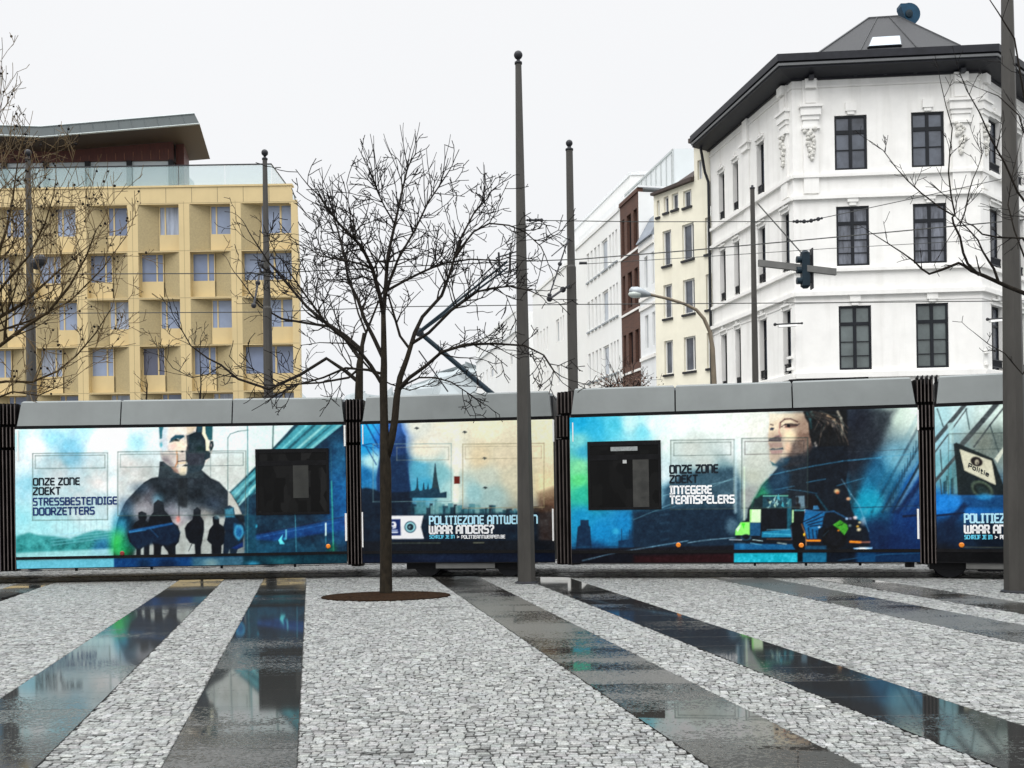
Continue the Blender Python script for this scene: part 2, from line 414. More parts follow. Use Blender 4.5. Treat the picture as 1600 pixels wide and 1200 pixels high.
def strip_mat(name, dark, t0, t1, grain, seed, rough_lo=0.015):
    """wet dark slabs: still water where the film is thick, rough wet stone where it is thin"""
    m = bpy.data.materials.new(name); m.use_nodes = True
    t = m.node_tree; b = t.nodes['Principled BSDF']; N = t.nodes.new; K = t.links.new
    tcn = N('ShaderNodeTexCoord')
    mp = N('ShaderNodeMapping'); mp.inputs['Location'].default_value = (seed, seed * 1.7, 0); K(tcn.outputs['Object'], mp.inputs[0])
    mp.inputs['Scale'].default_value = (0.55, 1.0, 1)
    n = N('ShaderNodeTexNoise'); n.inputs['Scale'].default_value = 0.55; n.inputs['Detail'].default_value = 7; n.inputs['Roughness'].default_value = 0.6
    K(mp.outputs[0], n.inputs['Vector'])
    # slabs lie in courses across the strip
    br = N('ShaderNodeTexBrick'); br.inputs['Scale'].default_value = 1.0
    br.inputs['Brick Width'].default_value = 60; br.inputs['Row Height'].default_value = 0.62; br.inputs['Mortar Size'].default_value = 0.008
    br.inputs['Color1'].default_value = (0, 0, 0, 1); br.inputs['Color2'].default_value = (1, 1, 1, 1); br.inputs['Mortar'].default_value = (0.5, 0.5, 0.5, 1)
    br.offset = 0.5
    K(tcn.outputs['Object'], br.inputs['Vector'])
    sx = N('ShaderNodeSeparateColor'); K(br.outputs['Color'], sx.inputs[0])
    sh = N('ShaderNodeMath'); sh.operation = 'MULTIPLY_ADD'; sh.inputs[1].default_value = 0.14; K(sx.outputs[0], sh.inputs[0]); K(n.outputs[0], sh.inputs[2])
    fn_ = N('ShaderNodeTexNoise'); fn_.inputs['Scale'].default_value = 38; fn_.inputs['Detail'].default_value = 2; K(tcn.outputs['Object'], fn_.inputs['Vector'])
    fa = N('ShaderNodeMath'); fa.operation = 'MULTIPLY_ADD'; fa.inputs[1].default_value = 0.42; K(fn_.outputs[0], fa.inputs[0]); K(sh.outputs[0], fa.inputs[2])
    fb2 = N('ShaderNodeMath'); fb2.operation = 'ADD'; fb2.inputs[1].default_value = -0.21; K(fa.outputs[0], fb2.inputs[0]); sh = fb2
    r = N('ShaderNodeMapRange'); r.interpolation_type = 'SMOOTHSTEP'
    r.inputs['From Min'].default_value = t0; r.inputs['From Max'].default_value = t1; K(sh.outputs[0], r.inputs[0])   # 0 = flooded, 1 = bare stone
    rg = N('ShaderNodeMapRange'); rg.inputs['To Min'].default_value = rough_lo; rg.inputs['To Max'].default_value = 0.42; K(r.outputs[0], rg.inputs[0])
    K(rg.outputs[0], b.inputs['Roughness'])
    gn = N('ShaderNodeTexNoise'); gn.inputs['Scale'].default_value = 55; gn.inputs['Detail'].default_value = 3; K(tcn.outputs['Object'], gn.inputs['Vector'])
    gr = N('ShaderNodeValToRGB'); gr.color_ramp.elements[0].position = 0.36; gr.color_ramp.elements[1].position = 0.66
    gr.color_ramp.elements[0].color = (*[c * 0.45 for c in dark], 1); gr.color_ramp.elements[1].color = (*grain, 1)
    K(gn.outputs[0], gr.inputs[0])
    mm = N('ShaderNodeMix'); mm.data_type = 'RGBA'; K(r.outputs[0], mm.inputs[0])
    mm.inputs[6].default_value = (*[c * 0.5 for c in dark], 1); K(gr.outputs[0], mm.inputs[7])
    jm = N('ShaderNodeMix'); jm.data_type = 'RGBA'; K(br.outputs['Fac'], jm.inputs[0]); K(mm.outputs[2], jm.inputs[6]); jm.inputs[7].default_value = (0.016, 0.016, 0.015, 1)
    K(jm.outputs[2], b.inputs['Base Color'])
    bm = N('ShaderNodeMath'); bm.operation = 'MULTIPLY'; K(gn.outputs[0], bm.inputs[0]); K(r.outputs[0], bm.inputs[1])
    bm2 = N('ShaderNodeMath'); bm2.operation = 'MULTIPLY_ADD'; bm2.inputs[1].default_value = -0.4; K(br.outputs['Fac'], bm2.inputs[0]); K(bm.outputs[0], bm2.inputs[2])
    bp = N('ShaderNodeBump'); bp.inputs['Strength'].default_value = 0.5; bp.inputs['Distance'].default_value = 0.006
    K(bm2.outputs[0], bp.inputs['Height']); K(bp.outputs[0], b.inputs['Normal'])
    b.inputs['IOR'].default_value = 1.5; b.inputs['Specular IOR Level'].default_value = 0.62
    return m
D = (0.035, 0.036, 0.035)
SM = [strip_mat('wet_slab_a', D, 0.5, 0.7, (0.14, 0.14, 0.13), 3.1),
      strip_mat('wet_slab_b', (0.07, 0.075, 0.075), 0.60, 0.85, (0.16, 0.17, 0.16), 11.3, .06),
      strip_mat('wet_slab_c', (0.05, 0.052, 0.05), 0.56, 0.78, (0.10, 0.10, 0.095), 7.9, .05),
      strip_mat('wet_slab_d', (0.05, 0.047, 0.042), 0.46, 0.66, (0.115, 0.112, 0.10), 21.4),
      strip_mat('wet_slab_e', (0.035, 0.036, 0.036), 0.6, 0.85, (0.12, 0.12, 0.11), 15.2, .05),
      strip_mat('wet_slab_f', (0.05, 0.052, 0.05), 0.42, 0.62, (0.12, 0.125, 0.12), 4.4),
      strip_mat('wet_slab_g', (0.06, 0.06, 0.055), 0.5, 0.75, (0.14, 0.14, 0.13), 9.6)]
for (s0, s1), m in zip(STR, SM):
    g = MB()
    ys = np.concatenate([np.linspace(2.5, 14, 12), np.linspace(14.4, 22, 30)])
    def lim(s):
        y = 17.0
        for _ in range(20): y = face_y(s + HX * y) + 0.40
        return y
    y0 = 2.0
    a, b = lim(s0), lim(s1)
    P = lambda s, y, z: (s + HX * y, y, z)
    if s0 > 7: y0 = 8
    g.hexa([P(s0, y0, -0.03), P(s1, y0, -0.03), P(s1, b, -0.03), P(s0, a, -0.03)],
           [P(s0, y0, 0.016), P(s1, y0, 0.016), P(s1, b, 0.016), P(s0, a, 0.016)])
    structure('paving_strip', g, m)

# cobbles: every sett a low dome of its own, laid in wobbly courses
TREE_PIT = (gnd(603, 933.5), 0.98, 0.66)
rs = np.random.RandomState(5)
cent = []
y = 3.6
while y < 26:
    dep = 0.053 + rs.uniform(-0.004, 0.005)
    hw = 3.0 + y * 0.56
    x = -hw + rs.uniform(0, .1)
    while x < hw + 0.6:
        w = rs.uniform(0.045, 0.09)
        cx, cy = x + w / 2, y + dep / 2 + 0.014 * math.sin(x * 1.7 + y * 3) + 0.008 * math.sin(x * 5.1)
        x += w
        of_ = cy - face_y(cx)
        if any(abs(of_ - r_) < .135 for r_ in (.47, 1.47, 3.6, 4.6)): continue
        if of_ > 7.5: continue
        s = cx - HX * cy
        if of_ < .42:        # setts are cut to the strip edge
            xa, xb = cx - w / 2, cx + w / 2
            for a, b in STR:
                fa, fb = a - .006 + HX * cy, b + .006 + HX * cy
                if xa < fb and xb > fa:
                    if xa >= fa and xb <= fb: xb = xa; break
                    if xa < fa: xb = fa
                    else: xa = fb
            if xb - xa < .02: continue
            cx, w = (xa + xb) / 2, xb - xa
        if ((cx - TREE_PIT[0].x) / TREE_PIT[1]) ** 2 + ((cy - TREE_PIT[0].y) / TREE_PIT[2]) ** 2 < 1: continue
        cent.append((cx, cy, w, dep))
    y += dep
cent = np.array(cent)
n = len(cent)
print('setts', n)
V = np.zeros((n, 12, 3))
corner = np.array([(-1, -1), (1, -1), (1, 1), (-1, 1)], float)
gapw = rs.uniform(0.001, 0.005, n); opn = rs.uniform(size=n) < .40; gapd = np.where(opn, rs.uniform(.010, .028, n), rs.uniform(.001, .005, n))
for p1, p2 in (((205, 1076), (305, 1077)), ((508, 952), (720, 951)), ((795, 1013), (870, 1012)), ((560, 1178), (650, 1180)), ((735, 1174), (765, 1175)), ((1050, 1172), (1130, 1168)), ((20, 1010), (100, 1008)), ((1260, 1040), (1330, 1046))):
    a_, b_ = gnd(*p1), gnd(*p2)          # joints that have washed out
    k_ = (np.abs(cent[:, 1] - (a_.y + b_.y) / 2) < .04) & (cent[:, 0] > a_.x) & (cent[:, 0] < b_.x)
    gapd[k_] = .042; opn[k_] = True
hx = (cent[:, 2] - gapw) / 2; hy = (cent[:, 3] - gapd) / 2
tilt = rs.normal(0, 0.006, (n, 2)); hh = 0.011 + rs.normal(0, 0.0016, n)
jit = rs.normal(0, 0.0020, (n, 4, 2))
ang = rs.normal(0, 0.05, n)
for k in range(4):
    for ring, (sc, z) in enumerate(((1.0, -0.035), (0.96, 0.000), (0.80, 0.0045))):
        ox = corner[k, 0] * hx * sc + jit[:, k, 0]; oy = corner[k, 1] * hy * sc + jit[:, k, 1]
        V[:, ring * 4 + k, 0] = cent[:, 0] + ox * np.cos(ang) - oy * np.sin(ang)
        V[:, ring * 4 + k, 1] = cent[:, 1] + ox * np.sin(ang) + oy * np.cos(ang)
        V[:, ring * 4 + k, 2] = z + (hh if ring else 0) + (tilt[:, 0] * ox / 0.05 * 0.4 + tilt[:, 1] * oy / 0.05 * 0.4 if ring else 0)
fq = []
for r_ in range(2):
    for k in range(4):
        fq.append((r_ * 4 + k, r_ * 4 + (k + 1) % 4, (r_ + 1) * 4 + (k + 1) % 4, (r_ + 1) * 4 + k))
fq.append((8, 9, 10, 11))
Q = (np.arange(n)[:, None, None] * 12 + np.array(fq)[None]).reshape(-1, 4)
base = np.clip(rs.normal(0.235, 0.045, n), 0.10, 0.42)
hue = rs.normal(0, 0.013, (n, 3))
colr = np.clip(base[:, None] * (np.array([[0.975, 1.0, 0.965]]) + hue), 0.02, 0.75)
dk = rs.uniform(size=n) < 0.045
colr[dk] *= 0.5
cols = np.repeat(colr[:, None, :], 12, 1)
cols[:, :4] *= .06                      # gap shade painted into the foot of every sett
cols[:, 4:8] *= np.where(opn, .30, .80)[:, None, None]  # same painted shade up the sides, stronger beside open gaps
M['sett'] = attr_mat('granite_sett', 0.42, bump=0.5, bscale=60, grain=.42, gscale=85)
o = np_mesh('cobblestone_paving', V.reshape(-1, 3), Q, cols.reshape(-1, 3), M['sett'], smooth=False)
o['kind'] = 'structure'

# soil ring round the tree
g = MB()
c = TREE_PIT[0]
K_ = 40
rr = np.random.RandomState(2)
ring = []
for k in range(K_):
    a = 2 * math.pi * k / K_
    ring.append((c.x + math.cos(a) * TREE_PIT[1] * (1 + rr.normal(0, .01)), c.y + math.sin(a) * TREE_PIT[2]))
vs = [(x, y, -0.02) for x, y in ring] + [(x, y, 0.03) for x, y in ring]
mid = [(c.x + (x - c.x) * .6, c.y + (y - c.y) * .6, 0.05 + rr.normal(0, .006)) for x, y in ring]
vs += mid + [(c.x, c.y, 0.06)]
fs = [(k, (k + 1) % K_, K_ + (k + 1) % K_, K_ + k) for k in range(K_)]
fs += [(K_ + k, K_ + (k + 1) % K_, 2 * K_ + (k + 1) % K_, 2 * K_ + k) for k in range(K_)]
fs += [(2 * K_ + k, 2 * K_ + (k + 1) % K_, 3 * K_) for k in range(K_)]
g.add(vs, fs)
structure('tree_soil', g, M['soil'])

# track bed behind the plaza edge: pale wet cobbles between and beyond the rails
g = MB()
xs = np.linspace(-30, 26, 57)
for i in range(56):
    a, b = xs[i], xs[i + 1]
    g.quad((a, face_y(a) + 0.42, 0.002), (b, face_y(b) + 0.42, 0.002), (b, 31, 0.002), (a, 31, 0.002))
structure('track_bed', g, M['mortar'])
g = MB()   # rail grooves, dark and set slightly proud
for off in (0.47, 1.47, 3.6, 4.6):
    for i in range(56):
        a, b = xs[i], xs[i + 1]
        wd = 0.10
        g.hexa([(a, face_y(a) + off - wd, 0), (b, face_y(b) + off - wd, 0), (b, face_y(b) + off + wd, 0), (a, face_y(a) + off + wd, 0)],
               [(a, face_y(a) + off - wd, 0.02), (b, face_y(b) + off - wd, 0.02), (b, face_y(b) + off + wd, 0.02), (a, face_y(a) + off + wd, 0.02)])
structure('tram_track', g, M['rail_steel'])
g = MB()
rg_ = random.Random(4)
base_px = gnd(1588, 929)
for k in range(60):
    x = base_px.x + rg_.uniform(0.12, 0.5); y = base_px.y + rg_.uniform(-0.12, .12); h = rg_.uniform(.05, .12)
    dx, dy = rg_.uniform(-.05, .05), rg_.uniform(-.04, .04)
    g.add([(x - .006, y, 0), (x + .006, y, 0), (x + dx + .002, y + dy, h), (x + dx - .002, y + dy, h)], [(0, 1, 2, 3)])
o = build('grass', g, M['grass']); o['kind'] = 'stuff'; tag(o, 'small tuft of bright green grass at the foot of the right hand pole', 'grass')
# ------------------------------------------------------------------ facades
def facade(mb, fr, u0, u1, z0, z1, ops, reveal=0.2, w=0.0):
    """wall sheet with real openings and reveals"""
    us = sorted(set([u0, u1] + [v for o in ops for v in o[:2]])); us = [u for u in us if u0 - 1e-6 <= u <= u1 + 1e-6]
    zs = sorted(set([z0, z1] + [v for o in ops for v in o[2:4]])); zs = [z for z in zs if z0 - 1e-6 <= z <= z1 + 1e-6]
    for i in range(len(us) - 1):
        for j in range(len(zs) - 1):
            um, zm = (us[i] + us[i + 1]) / 2, (zs[j] + zs[j + 1]) / 2
            if any(o[0] < um < o[1] and o[2] < zm < o[3] for o in ops): continue
            mb.quad(fr.pt(us[i], zs[j], w), fr.pt(us[i + 1], zs[j], w), fr.pt(us[i + 1], zs[j + 1], w), fr.pt(us[i], zs[j + 1], w))
    for a, b, c, d in [o[:4] for o in ops]:
        i_ = w - reveal
        mb.quad(fr.pt(a, c, w), fr.pt(a, c, i_), fr.pt(a, d, i_), fr.pt(a, d, w))
        mb.quad(fr.pt(b, c, w), fr.pt(b, d, w), fr.pt(b, d, i_), fr.pt(b, c, i_))
        mb.quad(fr.pt(a, d, w), fr.pt(a, d, i_), fr.pt(b, d, i_), fr.pt(b, d, w))
        mb.quad(fr.pt(a, c, w), fr.pt(b, c, w), fr.pt(b, c, i_), fr.pt(a, c, i_))

def each(name, mbs, mat, parent, label=None):
    return [build(name, m, mat, parent, label=label) for m in mbs]
def one(fn):
    m = MB(); fn(m); return m
def shear(mb, x0, x1, y0, depth, z0, z1):
    """box whose sides run back along the street direction"""
    dx = HX * depth
    mb.hexa([(x0, y0, z0), (x1, y0, z0), (x1 + dx, y0 + depth, z0), (x0 + dx, y0 + depth, z0)],
            [(x0, y0, z1), (x1, y0, z1), (x1 + dx, y0 + depth, z1), (x0 + dx, y0 + depth, z1)])
def window(fr, a, b, c, d, depth, parent, fm, pm, vbars=(0.5,), hbars=(), fw=0.07, bw=0.05, label=None, w=0.0, sill=None, rail=None):
    """window = frame with its bars, pane as its sub-part"""
    m = MB(); i_ = w - depth
    fb = lambda u0, u1, z0, z1, ww0, ww1: m.fbox(fr, u0, u1, z0, z1, ww0, ww1)
    fb(a, a + fw, c, d, i_ - 0.04, i_ + 0.04); fb(b - fw, b, c, d, i_ - 0.04, i_ + 0.04)
    fb(a + fw, b - fw, c, c + fw, i_ - 0.04, i_ + 0.037); fb(a + fw, b - fw, d - fw, d, i_ - 0.04, i_ + 0.037)
    for f_, wd in [(x if isinstance(x, tuple) else (x, bw)) for x in vbars]:
        u = a + (b - a) * f_
        fb(u - wd / 2, u + wd / 2, c + fw, d - fw, i_ - 0.03, i_ + 0.033)
    for f_, wd in [(x if isinstance(x, tuple) else (x, bw)) for x in hbars]:
        z = c + (d - c) * f_
        fb(a + fw, b - fw, z - wd / 2, z + wd / 2, i_ - 0.028, i_ + 0.030)
    o = build('window', m, fm, parent, label=label)
    p = MB(); p.quad(fr.pt(a, c, i_ - 0.01), fr.pt(b, c, i_ - 0.01), fr.pt(b, d, i_ - 0.01), fr.pt(a, d, i_ - 0.01))
    build('pane', p, pm, o)
    if sill:
        build('sill', one(lambda q: q.fbox(fr, a - .05, b + .05, c - .12, c - .01, w, w + .10)), sill, o)
    if rail:
        q = MB()
        for zz in (0.12, 0.42): q.fbox(fr, a, b, c + zz, c + zz + .04, w - 0.09, w - 0.05)
        k = a + .06
        while k < b:
            q.fbox(fr, k, k + .03, c + .12, c + .44, w - 0.087, w - 0.053); k += .11
        build('rail', q, rail, o)
    return o

# ------------------------------------------------------------------ tan office building, left
YL = 66.0
fl = Fr((0, YL), (1, 0), (0, -1))
lb = thing('office_building', 'tan panelled office block with rows of deep window bays under a sloping roof', 'building', (at(200, 780, YL).x, YL, 0))
S = YL / F
uR = fl.inv(467, 460)[0]; uR2 = fl.inv(456.5, 300)[0]
pitch = 80.6 * S
ztop = fl.inv(450, 290)[1]; zstep = fl.inv(462, 312)[1]
rows_px = [(317, 389.5), (391.5, 462), (465, 536.5), (538.5, 609.5), (612, 684)]
rows = []
for t_, b_ in rows_px:
    rows.append((fl.inv(410, b_ )[1], fl.inv(410, t_)[1]))
ucorner = (fl.inv(378, 450)[0], fl.inv(456.5, 450)[0])
cells = [ucorner] + [(fl.inv(297.5, 450)[0] - i * pitch, fl.inv(361.5, 450)[0] - i * pitch) for i in range(8)]
uL = cells[-1][0] - 0.7
wm = MB(); dull = []; ops = []
dep = 0.50
wins = []
for (z0, z1) in rows:
    for (a, b) in cells: ops.append((a, b, z0, z1))
us_ops = ops
# front grid (no reveals, the pockets have their own sides)
facade(wm, fl, uL, uR, 3.4, zstep, us_ops, reveal=0.0)
shear(wm, uL, uR2, YL, 14, zstep + 0.002, ztop)
wm.fbox(fl, uL, uR2 + 0.02, ztop, ztop + 0.12, -0.5, 0.06)
shear(wm, uR - 0.3, uR, YL + .01, 16, 0, zstep - .26)
shear(wm, uR2 - .2, uR, YL + .012, 16, zstep - 0.25, zstep - 0.003)
for ri, (z0, z1) in enumerate(rows):
    win_right = ri % 2 == 0
    h = z1 - z0
    zs_ = z0 + h * 0.37          # spandrel top
    for ci, (a, b) in enumerate(cells):
        wd = b - a
        if ci == 0:
            ua, ub = (a + wd * 0.36, b) if win_right else (a, b)
        else:
            ua, ub = (a + wd * 0.46, b) if win_right else (a, a + wd * 0.55)
        p = fl.pt
        # spandrel, straight jamb, soffit, splayed cheek
        wm.quad(p(ua, z0, -dep), p(ub, z0, -dep), p(ub, zs_, -dep), p(ua, zs_, -dep))
        wm.quad(p(ua, zs_, -dep), p(ub, zs_, -dep), p(ub, zs_, -dep - .12), p(ua, zs_, -dep - .12))
        if win_right:
            wm.quad(p(b, z0, 0), p(b, z0, -dep - .12), p(b, z1, -dep - .12), p(b, z1, 0))
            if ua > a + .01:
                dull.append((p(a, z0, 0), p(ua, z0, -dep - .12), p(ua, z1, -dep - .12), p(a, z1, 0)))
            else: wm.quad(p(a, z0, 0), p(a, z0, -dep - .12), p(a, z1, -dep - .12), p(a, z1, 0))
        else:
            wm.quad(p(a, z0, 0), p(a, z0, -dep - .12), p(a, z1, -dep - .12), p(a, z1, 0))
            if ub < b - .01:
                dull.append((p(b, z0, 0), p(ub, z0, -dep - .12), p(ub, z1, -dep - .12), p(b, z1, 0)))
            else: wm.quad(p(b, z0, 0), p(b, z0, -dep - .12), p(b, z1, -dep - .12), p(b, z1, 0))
        wm.quad(p(a, z1, 0), p(b, z1, 0), p(b, z1, -dep - .12), p(a, z1, -dep - .12))
        wm.quad(p(a, z0, 0), p(b, z0, 0), p(b, z0, -dep - .12), p(a, z0, -dep - .12))
        wins.append((ua, ub, zs_, z1, win_right, ci))
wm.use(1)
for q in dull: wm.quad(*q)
rp = random.Random(3)
M['pane_blue4'] = mat('pane_blue_veiled', (0.30, 0.34, 0.42), 0.1, var=.35, scale=1.5, spec=.5, stretch=(3, 1, .3))
M['pane_blue2'] = mat('pane_blue_dim', (0.16, 0.20, 0.30), 0.08, var=0.2, scale=0.5, spec=0.6)
M['pane_blue3'] = mat('pane_blue_dark', (0.09, 0.10, 0.15), 0.08, var=0.2, scale=0.5, spec=0.6)
for i, (a, b, c, d, wr, ci) in enumerate(wins):
    vb = ((0.27, 0.09),) if wr else ((0.70, 0.09),)
    if ci == 0: vb = ((0.62, 0.12),)
    window(fl, a, b, c, d, dep + .06, lb, M['tan_panel'], rp.choice([M['pane_blue'], M['pane_blue'], M['pane_blue4'], M['pane_blue2']]) if i != len(cells) * 3 + 2 else M['pane_blue3'], vbars=vb, fw=0.05)
# dark panel seams of the parapet band and floor lines
sm = wm.use(2)
zr0 = rows[0][1]
for i in range(18):
    u = uR2 - (i + .9) * pitch / 2
    if u < uL: break
    sm.fbox(fl, u - .02, u + .02, zr0 + 0.1, ztop - .02, 0.0, 0.004)
for (z0, z1) in rows:
    sm.fbox(fl, uL, uR, z1 + 0.06, z1 + 0.085, 0.0, 0.004)
for (a, b) in cells[1:]:
    sm.fbox(fl, b + .33, b + .35, 3.4, zstep, 0.0, 0.0045)
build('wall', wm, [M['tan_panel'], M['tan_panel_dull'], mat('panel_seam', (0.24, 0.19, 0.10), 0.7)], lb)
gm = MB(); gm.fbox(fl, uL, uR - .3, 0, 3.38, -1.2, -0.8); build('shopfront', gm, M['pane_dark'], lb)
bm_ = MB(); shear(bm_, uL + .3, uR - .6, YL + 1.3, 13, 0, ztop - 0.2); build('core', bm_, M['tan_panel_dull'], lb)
# roof terrace storey
YP = 70.0
fp = Fr((0, YP), (1, 0), (0, -1))
zt = ztop + 0.1
pl, pr = fp.inv(-300, 250)[0], fp.inv(270, 250)[0]
zgl1 = fp.inv(200, 251)[1]; zwt = fp.inv(200, 206)[1]
fe = Fr((0, 67.2), (1, 0), (0, -1))
def fe3(px, py, w=0): u, z = fe.inv(px, py, w); return fe.pt(u, z, w)
prof_b = [(-320, 190), (0, 212), (64, 214.8), (312, 194)]      # lower front edge
prof_t = [(-320, 175), (0, 196.5), (64, 198.5), (304, 178)]    # upper front edge
_bx = [fe3(*p) for p in prof_b]
def soffit_z(x, y):
    x = x - HX * (y - 67.2)
    return float(np.interp(x, [p[0] for p in _bx], [p[2] for p in _bx]))
m = MB()
us_ = np.linspace(pl, pr, 41)
for i in range(40):
    u0_, u1_ = us_[i], us_[i + 1]
    z0_, z1_ = soffit_z(u0_, YP) - .01, soffit_z(u1_, YP) - .01
    m.quad(fp.pt(u0_, zgl1, 0), fp.pt(u1_, zgl1, 0), fp.pt(u1_, z1_, 0), fp.pt(u0_, z0_, 0))
m.quad(fp.pt(pl, zgl1, 0), fp.pt(pr, zgl1, 0), fp.pt(pr, zgl1, -2), fp.pt(pl, zgl1, -2))
m.use(1)
u = pr - .3
while u > pl:
    m.fbox(fp, u - .02, u + .02, zgl1 + .05, soffit_z(u, YP) - .5, 0.0, 0.02); u -= 0.62
build('timber_band', m, [M['wood_red'], mat('timber_joint', (0.17, 0.07, 0.045), 0.6, var=.4)], lb)
m = MB(); m.fbox(fp, pl, pr - .1, ztop - .2, zgl1, -5, -0.2)
build('terrace_glazing', m, mat('terrace_pane', (0.40, 0.47, 0.54), 0.08, var=.12, scale=.4, spec=.6), lb)
for k in range(9):
    pxk = 267 - k * 65.2
    u = fp.inv(pxk, 280)[0]
    build('terrace_post', one(lambda q: q.fbox(fp, u - .16, u + .16, ztop - .2, zgl1, -0.3, 0.05)), M['frame_dark'], lb)
u = fp.inv(283, 230)[0]
m = MB()
m.quad(fp.pt(pr, ztop - .2, -.02), (pr + HX * 3.7, YP + 3.7, ztop - .2), (pr + HX * 3.7, YP + 3.7, soffit_z(pr, YP)), fp.pt(pr, soffit_z(pr, YP), -.02))
m.quad(fp.pt(pr + .02, ztop - .2, -.6), fp.pt(u, ztop - .2, -.6), fp.pt(u, soffit_z(u, YP + .6) - .01, -.6), fp.pt(pr + .02, soffit_z(pr, YP + .6) - .01, -.6))
m.quad(fp.pt(u, ztop - .2, -.6), (u + HX * 3, YP + 3.6, ztop - .2), (u + HX * 3, YP + 3.6, soffit_z(u, YP + .6) - .01), fp.pt(u, soffit_z(u, YP + .6) - .01, -.6))
build('side_wall', m, M['wood_red'], lb)
# balustrade: glass sheets with a dark handrail
fb_ = Fr((0, YL + .35), (1, 0), (0, -1))
b0, b1 = fb_.inv(-300, 280)[0], fb_.inv(424, 280)[0]
zb = fb_.inv(300, 258.5)[1]
M['balustrade_glass'] = glass_mat('balustrade_glass', (0.45, 0.60, 0.62), 0.30)
m = MB()
npan = 10
for k in range(npan):
    a = b0 + (b1 - b0) * k / npan; b = b0 + (b1 - b0) * (k + 1) / npan
    m.fbox(fb_, a + .02, b - .02, ztop + .13, zb - .03, -0.012, 0.012)
m.box(b1 - .012, b1 + .012, YL + .5, YL + 8, ztop + .13, zb - .03)
m.use(1)
m.fbox(fb_, b0, b1 + .03, zb - .029, zb + .05, -.03, .03); m.box(b1 - .03, b1 + .03, YL + .4, YL + 8, zb - .02, zb + .045)
build('balustrade', m, [M['balustrade_glass'], M['steel_dark']], lb)
# roof: front profile drawn on the eaves line and carried back along the street
back = np.array([HX, 1]) * 7.0
def bk(p, dz=0): return (p[0] + back[0], p[1] + back[1], p[2] + dz)
rm = MB(); so = MB(); tr_ = MB()
Bp = [fe3(*p) for p in prof_b]; Tp = [fe3(*p, -0.35) for p in prof_t]
for i in range(3):
    rm.quad(Bp[i], Bp[i + 1], Tp[i + 1], Tp[i])
    rm.quad(Tp[i], Tp[i + 1], bk(Tp[i + 1]), bk(Tp[i]))
    so.quad(Bp[i], bk(Bp[i]), bk(Bp[i + 1]), Bp[i + 1])
rm.quad(Bp[3], bk(Bp[3]), bk(Tp[3]), Tp[3])
for i in range(3):
    a, b = Vector(Bp[i]), Vector(Bp[i + 1])
    tr_.tube([a + Vector((0, -.02, .02)), b + Vector((0, -.02, .02))], 0.06, 4)
    a, b = Vector(Tp[i]), Vector(Tp[i + 1])
    tr_.tube([a + Vector((0, -.02, .02)), b + Vector((0, -.02, .02))], 0.05, 4)
sm = rm.use(1)
for i in range(3):
    a, b, c_, d_ = [Vector(q) for q in (Bp[i], Bp[i + 1], Tp[i + 1], Tp[i])]
    nn = max(2, int((b - a).length / 0.85))
    for k in range(1, nn):
        f_ = k / nn
        sm.tube([a.lerp(b, f_) + Vector((0, -.02, 0)), d_.lerp(c_, f_) + Vector((0, -.02, 0))], 0.025, 4)
roof = build('roof', rm, [M['zinc'], mat('zinc_seam', (.06, .075, .08), .5)], lb)
build('soffit', so, mat('soffit_brown', (0.035, 0.026, 0.024), 0.6, var=.3, scale=3), roof)
build('gutter', tr_, mat('gutter_zinc', (0.36, 0.40, 0.40), 0.4, metal=.2), roof)

# ------------------------------------------------------------------ white corner building, right
YA = 41.5
A = np.array([at(1246, 700, YA).x, YA]); Bq = np.array([at(1538, 700, YA - .55).x, YA - .55])
fL = Fr(A, SD, (-SD[1], SD[0]))                       # facade along the side street (u grows away from us)
ch = (Bq - A) / np.hypot(*(Bq - A))
fC = Fr(A, ch, (ch[1], -ch[0]))                       # chamfered corner front
LC = float(np.hypot(*(Bq - A)))
rd = np.array([0.73, 0.68]); rd /= np.hypot(*rd)
fR = Fr(Bq, rd, (rd[1], -rd[0]))                      # right facade
LR = 14.0
wb = thing('corner_building', 'white stuccoed corner building with chamfered front, dark cornice and slate roof', 'building', (A[0], A[1], 0))
zW = fC.inv(1390, 119)[1]
uEnd = fL.inv(1112.5, 430)[0]
zWc = zW
# openings on the chamfer
front_cols = [((1304, 1355), (1424, 1475.5)), ((1307, 1358.5), (1427, 1479.5)), ((1311, 1362), (1431.5, 1482.5))]
front_rows = [((180, 265), (174.5, 260.5)), ((322, 415), (317.5, 411)), ((477.5, 577.5), (473.5, 574.5))]
opC = []
for r_ in range(3):
    for c_ in range(2):
        x0, x1 = front_cols[r_][c_]; y0, y1 = front_rows[r_][c_]
        opC.append(fC.rect(x0, y0, x1, y1))
opC_low = [(o_[0], o_[1], 1.0, 4.2) for o_ in opC[4:6]]
rowz = [(opC[0][2], opC[0][3]), (opC[2][2], opC[2][3]), (opC[4][2], opC[4][3])]
opL = []
colsL = [(1219, 1231.3), (1182, 1193.6), (1144.2, 1152.8), (1122, 1131)]
zoffL = 0.12
for (x0, x1) in colsL:
    u0 = fL.inv(x1, 240)[0]; u1 = fL.inv(x0, 240)[0]
    for z0, z1 in rowz: opL.append((u0, u1, z0 - .05, z1 + .02))
opR = []
for k in range(4):
    u0 = 0.95 + k * 2.45
    for z0, z1 in rowz: opR.append((u0, u0 + 1.25, z0 - .05, z1 + .02))
wm = MB()
facade(wm, fL, 0, uEnd, 0, zW, opL, 0.30)
facade(wm, fC, 0, LC, 0, zW, opC + opC_low, 0.16)
facade(wm, fR, 0, LR, 0, zW, opR, 0.28)
build('wall', wm, M['white_stucco'], wb)
M['pane_veil'] = mat('pane_veil', (0.115, 0.125, 0.15), .08, var=.75, scale=1.6, spec=.6, stretch=(2.2, 2.2, .5))
